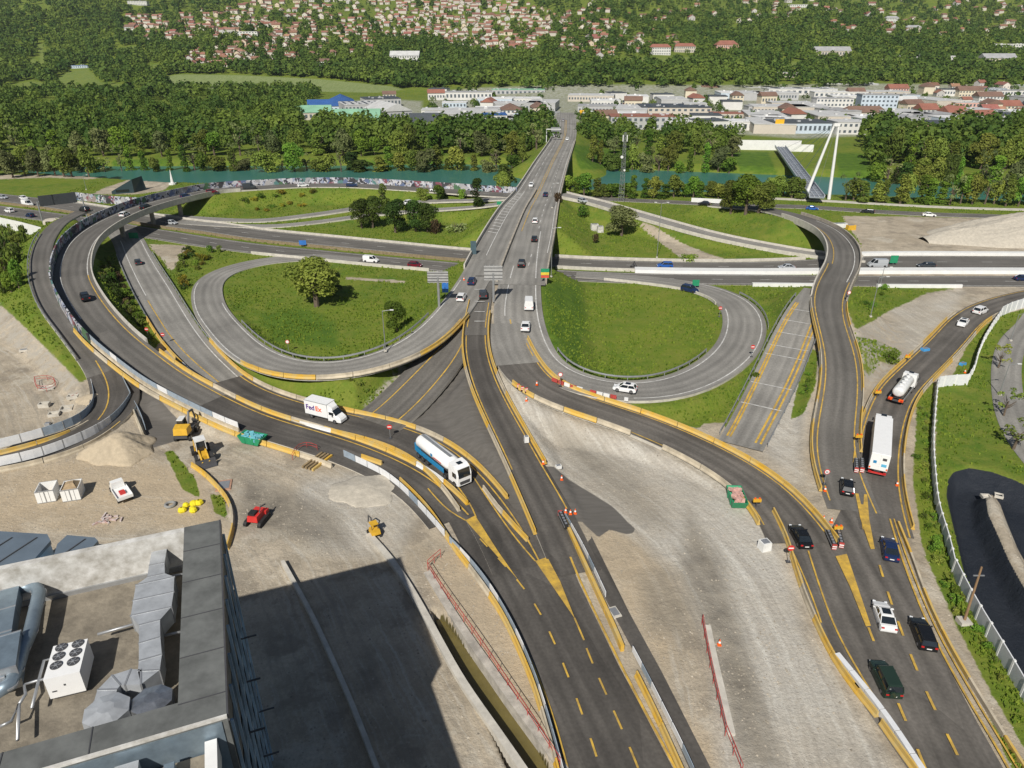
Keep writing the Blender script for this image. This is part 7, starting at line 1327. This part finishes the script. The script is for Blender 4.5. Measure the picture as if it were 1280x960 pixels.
# beyond three hundred houses the rest of the hillside quarter is one mass
q = MB(); qr = MB(); random.seed(77); EXTRA = []
HR2 = [[(160, 20), (300, 10), (300, 48), (180, 50)], [(300, 0), (470, 0), (470, 60), (400, 76), (300, 80)], [(470, 0), (660, 0), (690, 40), (660, 66), (560, 50), (470, 46)], [(660, 8), (860, 14), (850, 60), (700, 72), (670, 50)], [(860, 0), (1280, 0), (1280, 46), (980, 40)], [(228, 62), (310, 58), (312, 86), (240, 88)]]

for poly, n_ in zip(HR2, [46, 105, 125, 48, 34, 18]):
    c = t = 0; x0, x1 = min(p[0] for p in poly), max(p[0] for p in poly); y0, y1 = min(p[1] for p in poly), max(p[1] for p in poly)
    while c < n_ and t < 6000:
        t += 1; x, y = random.uniform(x0, x1), random.uniform(y0, y1)
        if not pip(x, y, poly) or any(abs(x - a) < 6 and abs(y - b) < 2.6 for a, b in HPX): continue
        HPX.append((x, y)); c += 1; p = hit(x, y, False); k = random.uniform(.75, 1.1) * (1 + max(0, (p.y - 1300) / 3000)); W, D, h = 9 * k, random.choice((9, 12, 15)) * k, random.uniform(3, 4.6) * k; rz = random.choice((0, math.pi / 2)) + random.uniform(-.3, .3)
        q.box(p.x, p.y, p.z + h / 2 - 1, W, D, h + 2, rz); ca, sa = math.cos(rz), math.sin(rz); T = lambda a, b, z: (p.x + a * ca - b * sa, p.y + a * sa + b * ca, p.z + z); e = .6; w2_, d2_ = W / 2 + e, D / 2 + e; hz_ = h + W * .3
        qr.add([T(-w2_, -d2_, h), T(w2_, -d2_, h), T(w2_, d2_, h), T(-w2_, d2_, h), T(0, -d2_, hz_), T(0, d2_, hz_)], [(3, 2, 1, 0), (0, 1, 4), (1, 2, 5, 4), (2, 3, 5), (3, 0, 4, 5)], random.choice((0, 0, 1, 2)))
vs = q.v + qr.v; nb = len(q.v); rr1 = [mat('far_roof_%d' % i, c_, .85) for i, c_ in enumerate(((.27, .12, .085), (.20, .11, .08), (.32, .17, .12)))]
o = link('far_houses', mesh('far_houses', vs, q.f + [tuple(nb + i for i in f) for f in qr.f], [w1] + rr1, [0] * len(q.f) + [1 + m for m in qr.m])); tag(o, 'many more red roofed houses crowding the upper hillside', None, None, 'stuff')
# ---------------------------------------------------------------- trees and shrubs
def leafmat(name, c1, c2):
    m = bpy.data.materials.new(name); m.use_nodes = True; n = m.node_tree.nodes; L = m.node_tree.links; b = n['Principled BSDF']; b.inputs['Roughness'].default_value = .7; b.inputs['Specular IOR Level'].default_value = .2
    at = n.new('ShaderNodeAttribute'); at.attribute_name = 'tint'; mx = n.new('ShaderNodeMix'); mx.data_type = 'RGBA'; mx.inputs[6].default_value = c1 + (1,); mx.inputs[7].default_value = c2 + (1,); L.new(at.outputs['Fac'], mx.inputs[0])
    oi = n.new('ShaderNodeObjectInfo'); hs = n.new('ShaderNodeHueSaturation'); v = n.new('ShaderNodeMapRange'); v.inputs[3].default_value = .6; v.inputs[4].default_value = 1.5; L.new(oi.outputs['Random'], v.inputs[0]); L.new(v.outputs[0], hs.inputs['Value'])
    h = n.new('ShaderNodeMapRange'); h.inputs[3].default_value = .475; h.inputs[4].default_value = .515; ml = n.new('ShaderNodeMath'); ml.operation = 'MULTIPLY'; ml.inputs[1].default_value = 9.7; fr = n.new('ShaderNodeMath'); fr.operation = 'FRACT'; L.new(oi.outputs['Random'], ml.inputs[0]); L.new(ml.outputs[0], fr.inputs[0]); L.new(fr.outputs[0], h.inputs[0]); L.new(h.outputs[0], hs.inputs['Hue'])
    L.new(mx.outputs[2], hs.inputs['Color']); L.new(hs.outputs[0], b.inputs['Base Color'])
    tr = n.new('ShaderNodeBsdfTranslucent'); L.new(hs.outputs[0], tr.inputs[0]); ms = n.new('ShaderNodeMixShader'); ms.inputs[0].default_value = .35; L.new(b.outputs[0], ms.inputs[1]); L.new(tr.outputs[0], ms.inputs[2]); L.new(ms.outputs[0], n['Material Output'].inputs[0]); return m
LF = {'green': leafmat('leaf_green', (.070, .150, .018), (.19, .31, .038)), 'olive': leafmat('leaf_olive', (.11, .16, .026), (.25, .30, .055)), 'dark': leafmat('leaf_dark', (.036, .075, .014), (.095, .150, .026)), 'sage': leafmat('leaf_sage', (.11, .145, .05), (.25, .29, .11)), 'yellow': leafmat('leaf_yellow', (.10, .12, .02), (.42, .36, .03)), 'bronze': leafmat('leaf_bronze', (.05, .03, .015), (.12, .09, .04))}
M_BARK = mat('bark', (.12, .09, .065), .9, var=.3, scale=3)
def leaves(n_, lobes, size, rnd):
    """n leaf clumps as bent quads spread on and inside a set of lobes; unit crown"""
    w_ = np.array([l[3] ** 2 for l in lobes]); idx = rnd.choice(len(lobes), n_, p=w_ / w_.sum()); L_a = np.array(lobes)
    d = rnd.normal(size=(n_, 3)); d /= np.linalg.norm(d, axis=1)[:, None]; d[:, 2] = np.where(d[:, 2] < -.5, -d[:, 2], d[:, 2])
    rad = rnd.uniform(.72, 1.08, n_); c = L_a[idx, :3] + d * (L_a[idx, 3] * rad)[:, None] * np.array([1, 1, .9])
    nrm = d + rnd.normal(size=(n_, 3)) * .55; nrm /= np.linalg.norm(nrm, axis=1)[:, None]
    t = np.cross(nrm, rnd.normal(size=(n_, 3))); t /= np.linalg.norm(t, axis=1)[:, None]; b = np.cross(nrm, t); s = size * rnd.uniform(.6, 1.4, n_)[:, None]
    v = np.stack([c - t * s, c - b * s * .7 + nrm * s * .25, c + t * s, c + b * s * .7 + nrm * s * .25], 1).reshape(-1, 3)
    return v, np.repeat(np.clip(rnd.uniform(0, 1, n_) * .35 + .65 * rnd.uniform(0, 1, len(lobes))[idx], 0, 1), 4)
def crown_mesh(name, kind, n_, seed, size, m):
    rnd = np.random.default_rng(seed); lobes = []
    if kind == 'round':
        for _ in range(13): a, r = rnd.uniform(0, 6.28), rnd.uniform(.1, .68); z = rnd.uniform(.22, .86); k = 1 - abs(z - .55) * .9; lobes.append((math.cos(a) * r * k, math.sin(a) * r * k, z * 2.1, rnd.uniform(.26, .42)))
        lobes.append((0, 0, 1.2, .55))
    elif kind == 'tall':
        for _ in range(14): a, r, z = rnd.uniform(0, 6.28), rnd.uniform(0, .42), rnd.uniform(.08, .93); lobes.append((math.cos(a) * r * (1.1 - z), math.sin(a) * r * (1.1 - z), z * 3.2, rnd.uniform(.26, .42) * (1.15 - z * .5)))
    elif kind == 'cone':
        for z in np.linspace(.12, .95, 9): lobes.append((rnd.uniform(-.05, .05), rnd.uniform(-.05, .05), z * 3, .62 * (1.05 - z)))
    elif kind == 'bush':
        for _ in range(8): a, r = rnd.uniform(0, 6.28), rnd.uniform(0, .65); lobes.append((math.cos(a) * r, math.sin(a) * r, rnd.uniform(.2, .6), rnd.uniform(.28, .45)))
    elif kind == 'sparse':
        for _ in range(10): a, r = rnd.uniform(0, 6.28), rnd.uniform(.2, .8); lobes.append((math.cos(a) * r, math.sin(a) * r, rnd.uniform(.7, 2.2), rnd.uniform(.14, .26)))
    v, t = leaves(n_, lobes, size, rnd); f = [(4 * i, 4 * i + 1, 4 * i + 2, 4 * i + 3) for i in range(n_)]
    me = mesh(name, v, f, m); at = me.attributes.new('tint', 'FLOAT', 'POINT'); at.data.foreach_set('value', t.astype(np.float32)); return me
def trunk_mesh(h_, spread, seed):
    rnd = random.Random(seed); q = MB(); q.tube([(0, 0, -.3), (.03, .02, h_ * .5), (0, .03, h_)], .085, 7, r1=.04)
    for k in range(6):
        a = rnd.uniform(0, 6.28); z = h_ * rnd.uniform(.4, .9); q.tube([(0, 0, z), (math.cos(a) * spread * .5, math.sin(a) * spread * .5, z + .25), (math.cos(a) * spread, math.sin(a) * spread, z + .6)], .04, 5, r1=.012)
    return mesh('trunk', q.v, q.f, M_BARK)
TK = {}
for kind, cols in (('round', ('green', 'olive', 'sage', 'dark')), ('tall', ('green', 'olive', 'dark')), ('cone', ('dark',)), ('bush', ('green', 'olive', 'sage', 'yellow', 'bronze', 'dark')), ('sparse', ('olive', 'sage'))):
    for c in cols:
        for s in range(2): TK.setdefault((kind, c), []).append((crown_mesh('crown', kind, {'round': 1500, 'tall': 1500, 'cone': 700, 'bush': 320, 'sparse': 320}[kind], hash((kind, c, s)) % 9999 if 0 else len(kind) * 31 + len(c) * 7 + s * 101 + ord(c[0]), {'round': .085, 'tall': .08, 'cone': .08, 'bush': .10, 'sparse': .07}[kind], LF[c]), trunk_mesh({'round': 1.3, 'tall': 2.2, 'cone': 2.6, 'bush': .35, 'sparse': 1.4}[kind], .45 if kind != 'cone' else .12, s)))
BIG = {}
def tree(px, py, r_, h_, kind, c, lab, grp=None, name=None, pos=None, hi=False):
    p = pos if pos is not None else hit(px, py, False)
    o = empty(name or {'bush': 'shrub', 'cone': 'conifer_tree'}.get(kind, 'tree'), p - Vector((0, 0, .15)), random.uniform(0, 6.28)); tag(o, lab, 'shrub' if kind == 'bush' else 'tree', grp)
    zh = {'round': 2.15, 'tall': 3.2, 'cone': 3.1, 'bush': .95, 'sparse': 2.2}[kind]; o.scale = (r_, r_ * random.uniform(.9, 1.1), h_ / zh)
    cm, tm = random.choice(TK[(kind, c)])
    if hi:
        if (kind, c) not in BIG: BIG[(kind, c)] = crown_mesh('crown', kind, 3800, 77, .05, LF[c])
        cm = BIG[(kind, c)]
    link('crown', cm, o); link('trunk', tm, o); return o
random.seed(21)
for px, py, r_, h_, k, c, lab, hi in ((396, 385, 8.2, 12.5, 'round', 'olive', 'big round tree standing alone inside the left loop', True), (498, 432, 3.6, 7.5, 'round', 'green', 'smaller tree at the lower right of the left loop meadow', True), (417, 372, 3.5, 7, 'round', 'sage', 'lower right shoulder tree beside the big round tree of the left loop', True),
        (452, 287, 5.6, 11, 'round', 'dark', 'leftmost dark tree of the row between the slip road and motorway', True), (466, 286, 5.2, 11.5, 'round', 'dark', 'second dark tree of the row between the slip road and motorway', True), (494, 293, 5.6, 12, 'round', 'dark', 'tall dark tree in the middle of the row above the motorway', True), (480, 272, 4.4, 12, 'tall', 'dark', 'slim dark tree behind the middle of the row above the motorway', False), (520, 290, 5.4, 11.5, 'round', 'dark', 'dark tree right of the tall middle one above the motorway', True), (535, 290, 5.2, 10.5, 'round', 'dark', 'rightmost large dark tree of the row above the motorway', True),
        (597, 275, 5.0, 12, 'tall', 'dark', 'dark green upright tree left of the bridge embankment', True), (549, 262, 3.4, 7.5, 'round', 'green', 'green tree between the two slip roads', False), (529, 262, 3, 6, 'round', 'olive', 'olive tree beside the curving slip road', False), (577, 264, 2.2, 4.5, 'bush', 'green', 'shrub between slip road and bridge', False), (570, 291, 4.6, 3.2, 'bush', 'sage', 'wide grey green shrub on the slope left of the bridge', False), (545, 292, 3.4, 5.0, 'bush', 'bronze', 'brownish shrub right of the dark tree row', False),
        (628, 247, 4.5, 11, 'round', 'olive', 'olive tree at the left foot of the river bridge, front one', True), (633, 232, 5, 12, 'round', 'dark', 'dark tree at the left foot of the river bridge, rear one', False), (777, 296, 6.8, 10.5, 'round', 'sage', 'round grey green tree beside the pale utility cabins', True), (726, 281, 2.8, 4, 'bush', 'green', 'green shrub left of the utility cabins', False), (744, 306, 1.6, 3.6, 'bush', 'bronze', 'reddish brown shrub below the utility cabins', False), (697, 277, 2.2, 4, 'bush', 'bronze', 'brown shrub at the bridge embankment', False), (860, 328, 3.6, 2.0, 'bush', 'green', 'low shrub at the motorway barrier right of the lamp post', False),
        (930, 282, 8.5, 14, 'round', 'green', 'wide green tree group left part above the slip road', True), (945, 284, 7.5, 11, 'round', 'olive', 'wide tree right part above the slip road', True), (912, 278, 6, 12, 'round', 'olive', 'tree at the left side of the wide tree group above the slip road', True), (958, 268, 6, 12, 'round', 'green', 'tree behind the wide tree group above the slip road', False),
        (1246, 464, 2.3, 4.6, 'sparse', 'olive', 'thin young tree in the park, upper one', False), (1254, 522, 2.3, 4.8, 'sparse', 'olive', 'thin young tree in the park, middle one', False), (1266, 562, 3.2, 4.8, 'sparse', 'olive', 'larger young tree in the park beside the pond', False), (1112, 456, 2.4, 2.4, 'bush', 'green', 'green bush on the gravel left of the silver tanker', False), (1166, 690, 1.0, 1.8, 'bush', 'green', 'bush in front of the white fence opposite the blue car', False),
        (619, 382, .6, 2.4, 'bush', 'green', 'little bush at the foot of the overhead sign pole', False), (942, 478, 1.3, 1.3, 'bush', 'green', 'small round bush left of the striped closed road', False), (1283, 210, 6, 16, 'cone', 'dark', 'dark conifer at the right edge beyond the river', False)):
    tree(px, py, r_, h_, k, c, lab, hi=hi)
def scatter(poly, n_, kinds, rr, hh, lab, grp, dmin=0):
    xs_, ys_ = [p[0] for p in poly], [p[1] for p in poly]; out = []; t = 0
    while len(out) < n_ and t < n_ * 60:
        t += 1; x, y = random.uniform(min(xs_), max(xs_)), random.uniform(min(ys_), max(ys_))
        if not pip(x, y, poly) or any((x - a) ** 2 + ((y - b) * 1.8) ** 2 < dmin ** 2 for a, b in out): continue
        rr_ = random.uniform(*rr); q_ = hit(x, y, False); d_ = np.hypot(_st[:, 0] - q_.x, _st[:, 1] - q_.y) - _st[:, 3] / 2
        if d_.min() < rr_ * .8 + .5: continue
        out.append((x, y)); k, c = random.choice(kinds); tree(x, y, rr_, random.uniform(*hh), k, c, lab, grp)
B_ = 'bush'
scatter([(112, 305), (125, 305), (138, 330), (165, 370), (190, 405), (192, 425), (170, 408), (135, 372), (112, 345)], 34, [(B_, 'green'), (B_, 'dark'), (B_, 'bronze'), (B_, 'olive')], (1.0, 2.0), (1.4, 3.0), 'shrub on the green strip between viaduct and worn lower road', 'shrubs between viaduct and lower road', 6)
scatter([(238, 312), (275, 316), (262, 332), (240, 350), (255, 395), (272, 420), (262, 424), (236, 390), (222, 350), (222, 330)], 22, [(B_, 'green'), (B_, 'olive'), (B_, 'dark'), (B_, 'yellow')], (1.0, 2.0), (1.2, 2.6), 'shrub along the left side of the left loop ramp', 'shrubs left of the loop ramp', 6)
scatter([(-15, 290), (10, 300), (50, 325), (40, 345), (38, 370), (60, 405), (30, 395), (-10, 372)], 30, [('round', 'green'), ('round', 'olive'), (B_, 'green'), (B_, 'olive'), (B_, 'dark')], (1.8, 3.2), (3, 6.5), 'bushy tree on the bank left of the curved viaduct', 'bushy trees left of the viaduct', 9)
scatter([(300, 246), (395, 243), (400, 258), (330, 266), (300, 264)], 18, [(B_, 'yellow'), (B_, 'yellow'), (B_, 'green')], (1.4, 2.6), (1.2, 2.2), 'yellow flowering bush on the meadow below the graffiti wall', 'yellow flowering bushes', 7)
scatter([(1140, 500), (1158, 490), (1160, 600), (1180, 680), (1215, 780), (1275, 880), (1260, 880), (1195, 780), (1160, 690), (1146, 600)], 40, [(B_, 'green'), (B_, 'olive')], (.5, 1.1), (.4, 1.1), 'low shrub on the green verge along the white fence', 'low shrubs on the verge', 8)
scatter([(320, 470), (400, 492), (460, 505), (500, 470), (510, 450), (400, 484)], 14, [(B_, 'olive'), (B_, 'green')], (.7, 1.3), (.5, 1.2), 'low bush on the slope between left loop and curved road', 'low bushes on the slope above the white truck', 7)
scatter([(1070, 360), (1110, 362), (1098, 392), (1075, 400)], 7, [(B_, 'green')], (1, 1.8), (.9, 1.8), 'bush on the grass bank right of the flyover', 'bushes right of the flyover', 7)
scatter([(1000, 470), (1020, 432), (1018, 490), (1000, 512)], 6, [(B_, 'green')], (.6, 1.0), (.5, .9), 'small bush beside the striped closed road', 'bushes beside the striped road', 7)
kk = [('round', 'green'), ('round', 'olive'), ('tall', 'olive'), ('tall', 'green'), ('round', 'olive')]
k2 = kk + [('round', 'sage'), ('tall', 'olive'), ('round', 'dark'), ('sparse', 'sage')]
def row(x0, x1, y0, y1, n_, rr, hh, kinds, lab, grp):
    for i in range(n_):
        t = (i + random.uniform(.15, .85)) / n_; x = x0 + (x1 - x0) * t; k, c = random.choice(kinds); tree(x, y0 + (y1 - y0) * t + random.uniform(-1.5, 1.5), random.uniform(*rr), random.uniform(*hh), k, c, lab, grp)
row(-20, 118, 221, 222, 9, (5, 7), (11, 16), [('round', 'sage'), ('round', 'olive'), ('tall', 'olive')], 'tall riverside tree on the near bank at the far left', 'near bank trees at the far left')
row(702, 905, 247, 249, 17, (3.4, 5.2), (6, 10.5), kk, 'riverside tree on the near bank right of the bridge', 'near bank trees right of the bridge')
row(1045, 1290, 252, 259, 18, (4, 5.6), (8, 13), kk + [('sparse', 'sage')], 'riverside tree on the near bank behind the gravel lot', 'near bank trees behind the gravel lot')
row(965, 1005, 247, 249, 4, (4, 5), (7, 10), kk, 'riverside tree on the near bank left of the footbridge', 'near bank trees left of the footbridge')
row(-10, 660, 207, 206, 44, (4, 8), (8, 17), k2, 'tree in the front row of the wood on the far river bank', 'far bank wood left of the bridge, front row')
row(730, 915, 204, 210, 13, (4, 7.5), (8, 16), k2, 'tree in the front row on the far bank right of the bridge', 'far bank trees right of the bridge, front row')
row(1092, 1300, 220, 234, 17, (4.5, 8), (10, 19), k2 + [('cone', 'dark')], 'tree in the front row on the far bank right of the footbridge', 'far bank trees right of the footbridge, front row')
row(-10, 680, 196, 195, 28, (4.5, 8), (11, 18), k2, 'tree in the second row of the wood on the far river bank', 'far bank wood left of the bridge, second row')
row(1085, 1300, 207, 214, 11, (6, 8), (15, 21), kk, 'tree in the second row on the far bank right of the footbridge', 'far bank trees right of the footbridge, second row')
row(735, 920, 193, 196, 9, (5, 7), (10, 15), k2, 'tree in the second row on the far bank right of the bridge', 'far bank trees right of the bridge, second row')
print('bushes/trees', sum(1 for o in bpy.data.objects if o.get('category') == 'tree'), sum(1 for o in bpy.data.objects if o.get('category') == 'shrub'))
# the far woods: one mass
rnd = np.random.default_rng(3); pts = []
HX = np.array(HPX + [(b[0], b[1]) for b in BL]); HWD = np.array([4.2] * len(HPX) + [b[2] / 2 + 2 for b in BL])
HX = np.vstack([HX, np.array(PBX)]); HWD = np.r_[HWD, np.full(len(PBX), 12.)]
def clear(x, y):
    if any(pip(x, y, p) for p in G_FIELD + G_GOLF + G_BANK): return False
    dx = np.abs(HX[:, 0] - x); dy = y - HX[:, 1]
    return not ((dx < HWD) & (dy > -3) & (dy < 4.2)).any()
def band(x0, x1, y0, y1, n_, hh, ok=lambda x, y: True):
    c = 0
    for _ in range(n_ * 3):
        if c >= n_: break
        x, y = rnd.uniform(x0, x1), rnd.uniform(y0, y1)
        if not ok(x, y) or not clear(x, y): continue
        p = hit(x, y, False) if y < 116 else P(x, y, 0); pts.append((p.x, p.y, p.z, rnd.uniform(*hh))); c += 1
intown = lambda x, y: any(pip(x, y, q_) for q_ in TOWN)
band(-60, 700, 120, 192, 470, (7, 17), lambda x, y: not intown(x, y) and not (x > 385 and y < 172 and x < 640) and not (690 < x))
band(395, 690, 166, 192, 110, (11, 17)); band(720, 925, 150, 192, 60, (8, 14), lambda x, y: not intown(x, y)); band(1085, 1340, 160, 208, 220, (8, 19), lambda x, y: y > 172 or x > 1245)
band(540, 1340, 104, 168, 330, (4, 8.5), lambda x, y: not (690 < x < 722 and y > 118)); band(640, 760, 150, 190, 60, (8, 13), lambda x, y: abs(x - (705 if y < 160 else 700)) > 26)
band(-60, 1340, 84, 110, 2100, (9, 16)); band(-60, 1340, 50, 84, 2300, (9, 15)); band(-80, 1360, 20, 50, 1700, (10, 16)); band(-80, 1360, -14, 20, 1400, (11, 18)); band(400, 700, 86, 112, 260, (11, 17))
band(-60, 400, 108, 124, 330, (7, 13)); band(-60, 250, 60, 122, 160, (7, 15))
_cl = clear; clear = lambda x, y: not any(pip(x, y, p) for p in G_FIELD + G_GOLF)
band(160, 900, -4, 84, 1150, (4.5, 8))
for xa, xb in ((-460, -60), (1345, 1740)): band(xa, xb, 84, 118, 420, (9, 16)); band(xa, xb, 30, 84, 620, (9, 16)); band(xa, xb, -14, 30, 420, (10, 18)); band(xa, xb, 120, 190 if xa < 0 else 205, 260, (8, 17))
pts = np.array(pts); N = len(pts); near_t = pts[:, 1] < 800; LNa = np.where(near_t, 230, 62); print('far trees', N, near_t.sum())
ii = np.repeat(np.arange(N), LNa); M_ = len(ii); rad = pts[ii, 3] * .43 * rnd.uniform(.55, 1.3, N)[ii]
d = rnd.normal(size=(M_, 3)); d /= np.linalg.norm(d, axis=1)[:, None]; d[:, 2] = np.abs(d[:, 2]) - .3 * (rnd.uniform(size=M_) < .45)
ph = rnd.uniform(0, 6.28, (N, 2))[ii]; lump = 1 + .24 * np.sin(d[:, 0] * 5 + ph[:, 0]) * np.cos(d[:, 1] * 4 + ph[:, 1]) + rnd.normal(size=M_) * .07
c = np.stack([pts[ii, 0] + d[:, 0] * rad * lump, pts[ii, 1] + d[:, 1] * rad * lump, pts[ii, 2] + pts[ii, 3] * .42 + d[:, 2] * pts[ii, 3] * .52 * lump], 1)
nrm = d + rnd.normal(size=(M_, 3)) * .5; nrm /= np.linalg.norm(nrm, axis=1)[:, None]; t = np.cross(nrm, rnd.normal(size=(M_, 3))); t /= np.linalg.norm(t, axis=1)[:, None]; b = np.cross(nrm, t); s = (pts[ii, 3] * np.where(near_t, .062, .12)[ii] * rnd.uniform(.6, 1.4, M_))[:, None]
v = np.stack([c - t * s, c - b * s, c + t * s, c + b * s], 1).reshape(-1, 3)
me = bpy.data.meshes.new('far_wood'); me.vertices.add(len(v)); me.vertices.foreach_set('co', v.astype(np.float32).ravel()); me.loops.add(len(v)); me.loops.foreach_set('vertex_index', np.arange(len(v), dtype=np.int32)); me.polygons.add(M_); me.polygons.foreach_set('loop_start', np.arange(0, len(v), 4, dtype=np.int32)); me.update(calc_edges=True)
tt = np.clip((rnd.uniform(0, 1, N) ** 1.2) * .7 + .3 * np.sin(pts[:, 0] / 41. + 2 * np.sin(pts[:, 1] / 67.)) * np.cos(pts[:, 1] / 53.), 0, 1)[ii] * .8 + rnd.uniform(0, .25, M_); at = me.attributes.new('tint', 'FLOAT', 'POINT'); at.data.foreach_set('value', np.repeat(tt, 4).astype(np.float32))
me.materials.append(leafmat('leaf_far', (.070, .175, .030), (.30, .44, .07))); o = link('far_wood', me); tag(o, 'woods covering the hillside and the far side of the valley', None, None, 'stuff')

# rough meadow growth and loose stones, each one mass
def cover(name, n_, test, size, hgt, m, label, region, stone=False):
    xs_, ys_ = [], []
    rr = np.random.default_rng(len(name))
    y0, y1, x0, x1 = region; lo = math.log(14)
    iy = rr.uniform((math.log(y0) - LY0) * LYS, (math.log(y1) - LY0) * LYS, n_ * 4); X_ = rr.uniform(x0, x1, n_ * 4); Y_ = np.exp(iy / LYS + LY0)
    jj = (X_ / Y_ + 1.55) / 3.1 * (NC - 1); ok = (jj > 1) & (jj < NC - 2); iy, jj, X_, Y_ = iy[ok], jj[ok], X_[ok], Y_[ok]; i_, j_ = iy.astype(int), jj.astype(int)
    ok = test(i_, j_); clump = np.sin(X_ * .21 + 1.3 * np.sin(Y_ * .11)) * np.cos(Y_ * .17 + np.sin(X_ * .13)); ok &= rr.uniform(-1.1, 1.0, len(X_)) < clump
    X_, Y_, i_, j_ = X_[ok][:n_], Y_[ok][:n_], i_[ok][:n_], j_[ok][:n_]
    st = _st[_st[:, 1] < y1 + 20]; keep = np.ones(len(X_), bool)
    for k0 in range(0, len(X_), 4000):
        d_ = (np.hypot(X_[k0:k0 + 4000, None] - st[None, :, 0], Y_[k0:k0 + 4000, None] - st[None, :, 1]) - st[None, :, 3] / 2).min(1); keep[k0:k0 + 4000] = d_ > .7
    X_, Y_, i_, j_ = X_[keep], Y_[keep], i_[keep], j_[keep]; Z_ = np.array([TH(a, b) for a, b in zip(X_, Y_)]); n2 = len(X_); s = size * rr.uniform(.5, 1.6, n2) ** (2.2 if stone else 1); a = rr.uniform(0, 6.28, n2)
    if stone:
        base = np.array([(1, 0, 0), (0, 1, 0), (-1, .1, 0), (.1, -1, 0), (.2, .1, .8)]); F_ = [(0, 1, 4), (1, 2, 4), (2, 3, 4), (3, 0, 4)]
    else:
        base = np.array([(-.6, 0, 0), (.6, 0, 0), (.75, .35, 1), (-.75, .3, 1), (0, -.6, .05), (.1, .6, .0), (.3, .7, .9), (-.2, -.7, .9)]); F_ = [(0, 1, 2, 3), (4, 5, 6, 7)]
    nb_ = len(base); ca, sa = np.cos(a)[:, None], np.sin(a)[:, None]; bx, by, bz = base.T
    v = np.stack([X_[:, None] + s[:, None] * (bx * ca - by * sa), Y_[:, None] + s[:, None] * (bx * sa + by * ca), Z_[:, None] - .03 + bz * (hgt * s / size)[:, None]], -1).reshape(-1, 3)
    me = bpy.data.meshes.new(name); f = np.concatenate([np.array(F_)[None] + nb_ * np.arange(n2)[:, None, None]]).reshape(-1, len(F_[0]))
    me.vertices.add(len(v)); me.vertices.foreach_set('co', v.astype(np.float32).ravel()); me.loops.add(f.size); me.loops.foreach_set('vertex_index', f.astype(np.int32).ravel()); me.polygons.add(len(f)); me.polygons.foreach_set('loop_start', np.arange(0, f.size, len(F_[0]), dtype=np.int32)); me.update(calc_edges=True)
    if not stone: at = me.attributes.new('tint', 'FLOAT', 'POINT'); at.data.foreach_set('value', np.repeat(rr.uniform(0, 1, n2), nb_).astype(np.float32))
    me.materials.append(m); o = link(name, me); tag(o, label, None, None, 'stuff')
on_area = union(SOUTH_P, SE_P, STRIP_P, PATCH_P, w=4)
cover('meadow_weeds', 110000, lambda i, j: (m_grass[i, j] > .75) & (m_line[i, j] < .2) & (m_field[i, j] < .3), .17, .30, leafmat('leaf_weed', (.070, .130, .015), (.185, .25, .035)), 'rough grass and weeds growing on the meadows and verges', (40, 330, -190, 230))
cover('loose_stones', 26000, lambda i, j: (m_grass[i, j] < .2) & (m_line[i, j] < .1) & (m_asph[i, j] < .3) & (on_area[i, j] < .3), .065, .08, mat('loose_stone', (.34, .30, .24), .9, var=.5, scale=.7), 'loose stones and rubble scattered over the bare site ground', (30, 200, -130, 130), True)

# ---------------------------------------------------------------- air between the camera and the far hills
hz = bpy.data.materials.new('haze'); hz.use_nodes = True; n = hz.node_tree.nodes; n.remove(n['Principled BSDF']); pv = n.new('ShaderNodeVolumePrincipled'); pv.inputs['Color'].default_value = (.80, .88, 1, 1); pv.inputs['Density'].default_value = .000045; pv.inputs['Anisotropy'].default_value = .2
hz.node_tree.links.new(pv.outputs[0], n['Material Output'].inputs['Volume'])
q = MB(); q.box(0, 2120, 224, 13600, 4300, 466); o = q.build('haze', hz); o['kind'] = 'stuff'; o['label'] = 'thin pale blue air haze over the valley'
sc.cycles.volume_bounces = 0; sc.cycles.volume_max_steps = 64
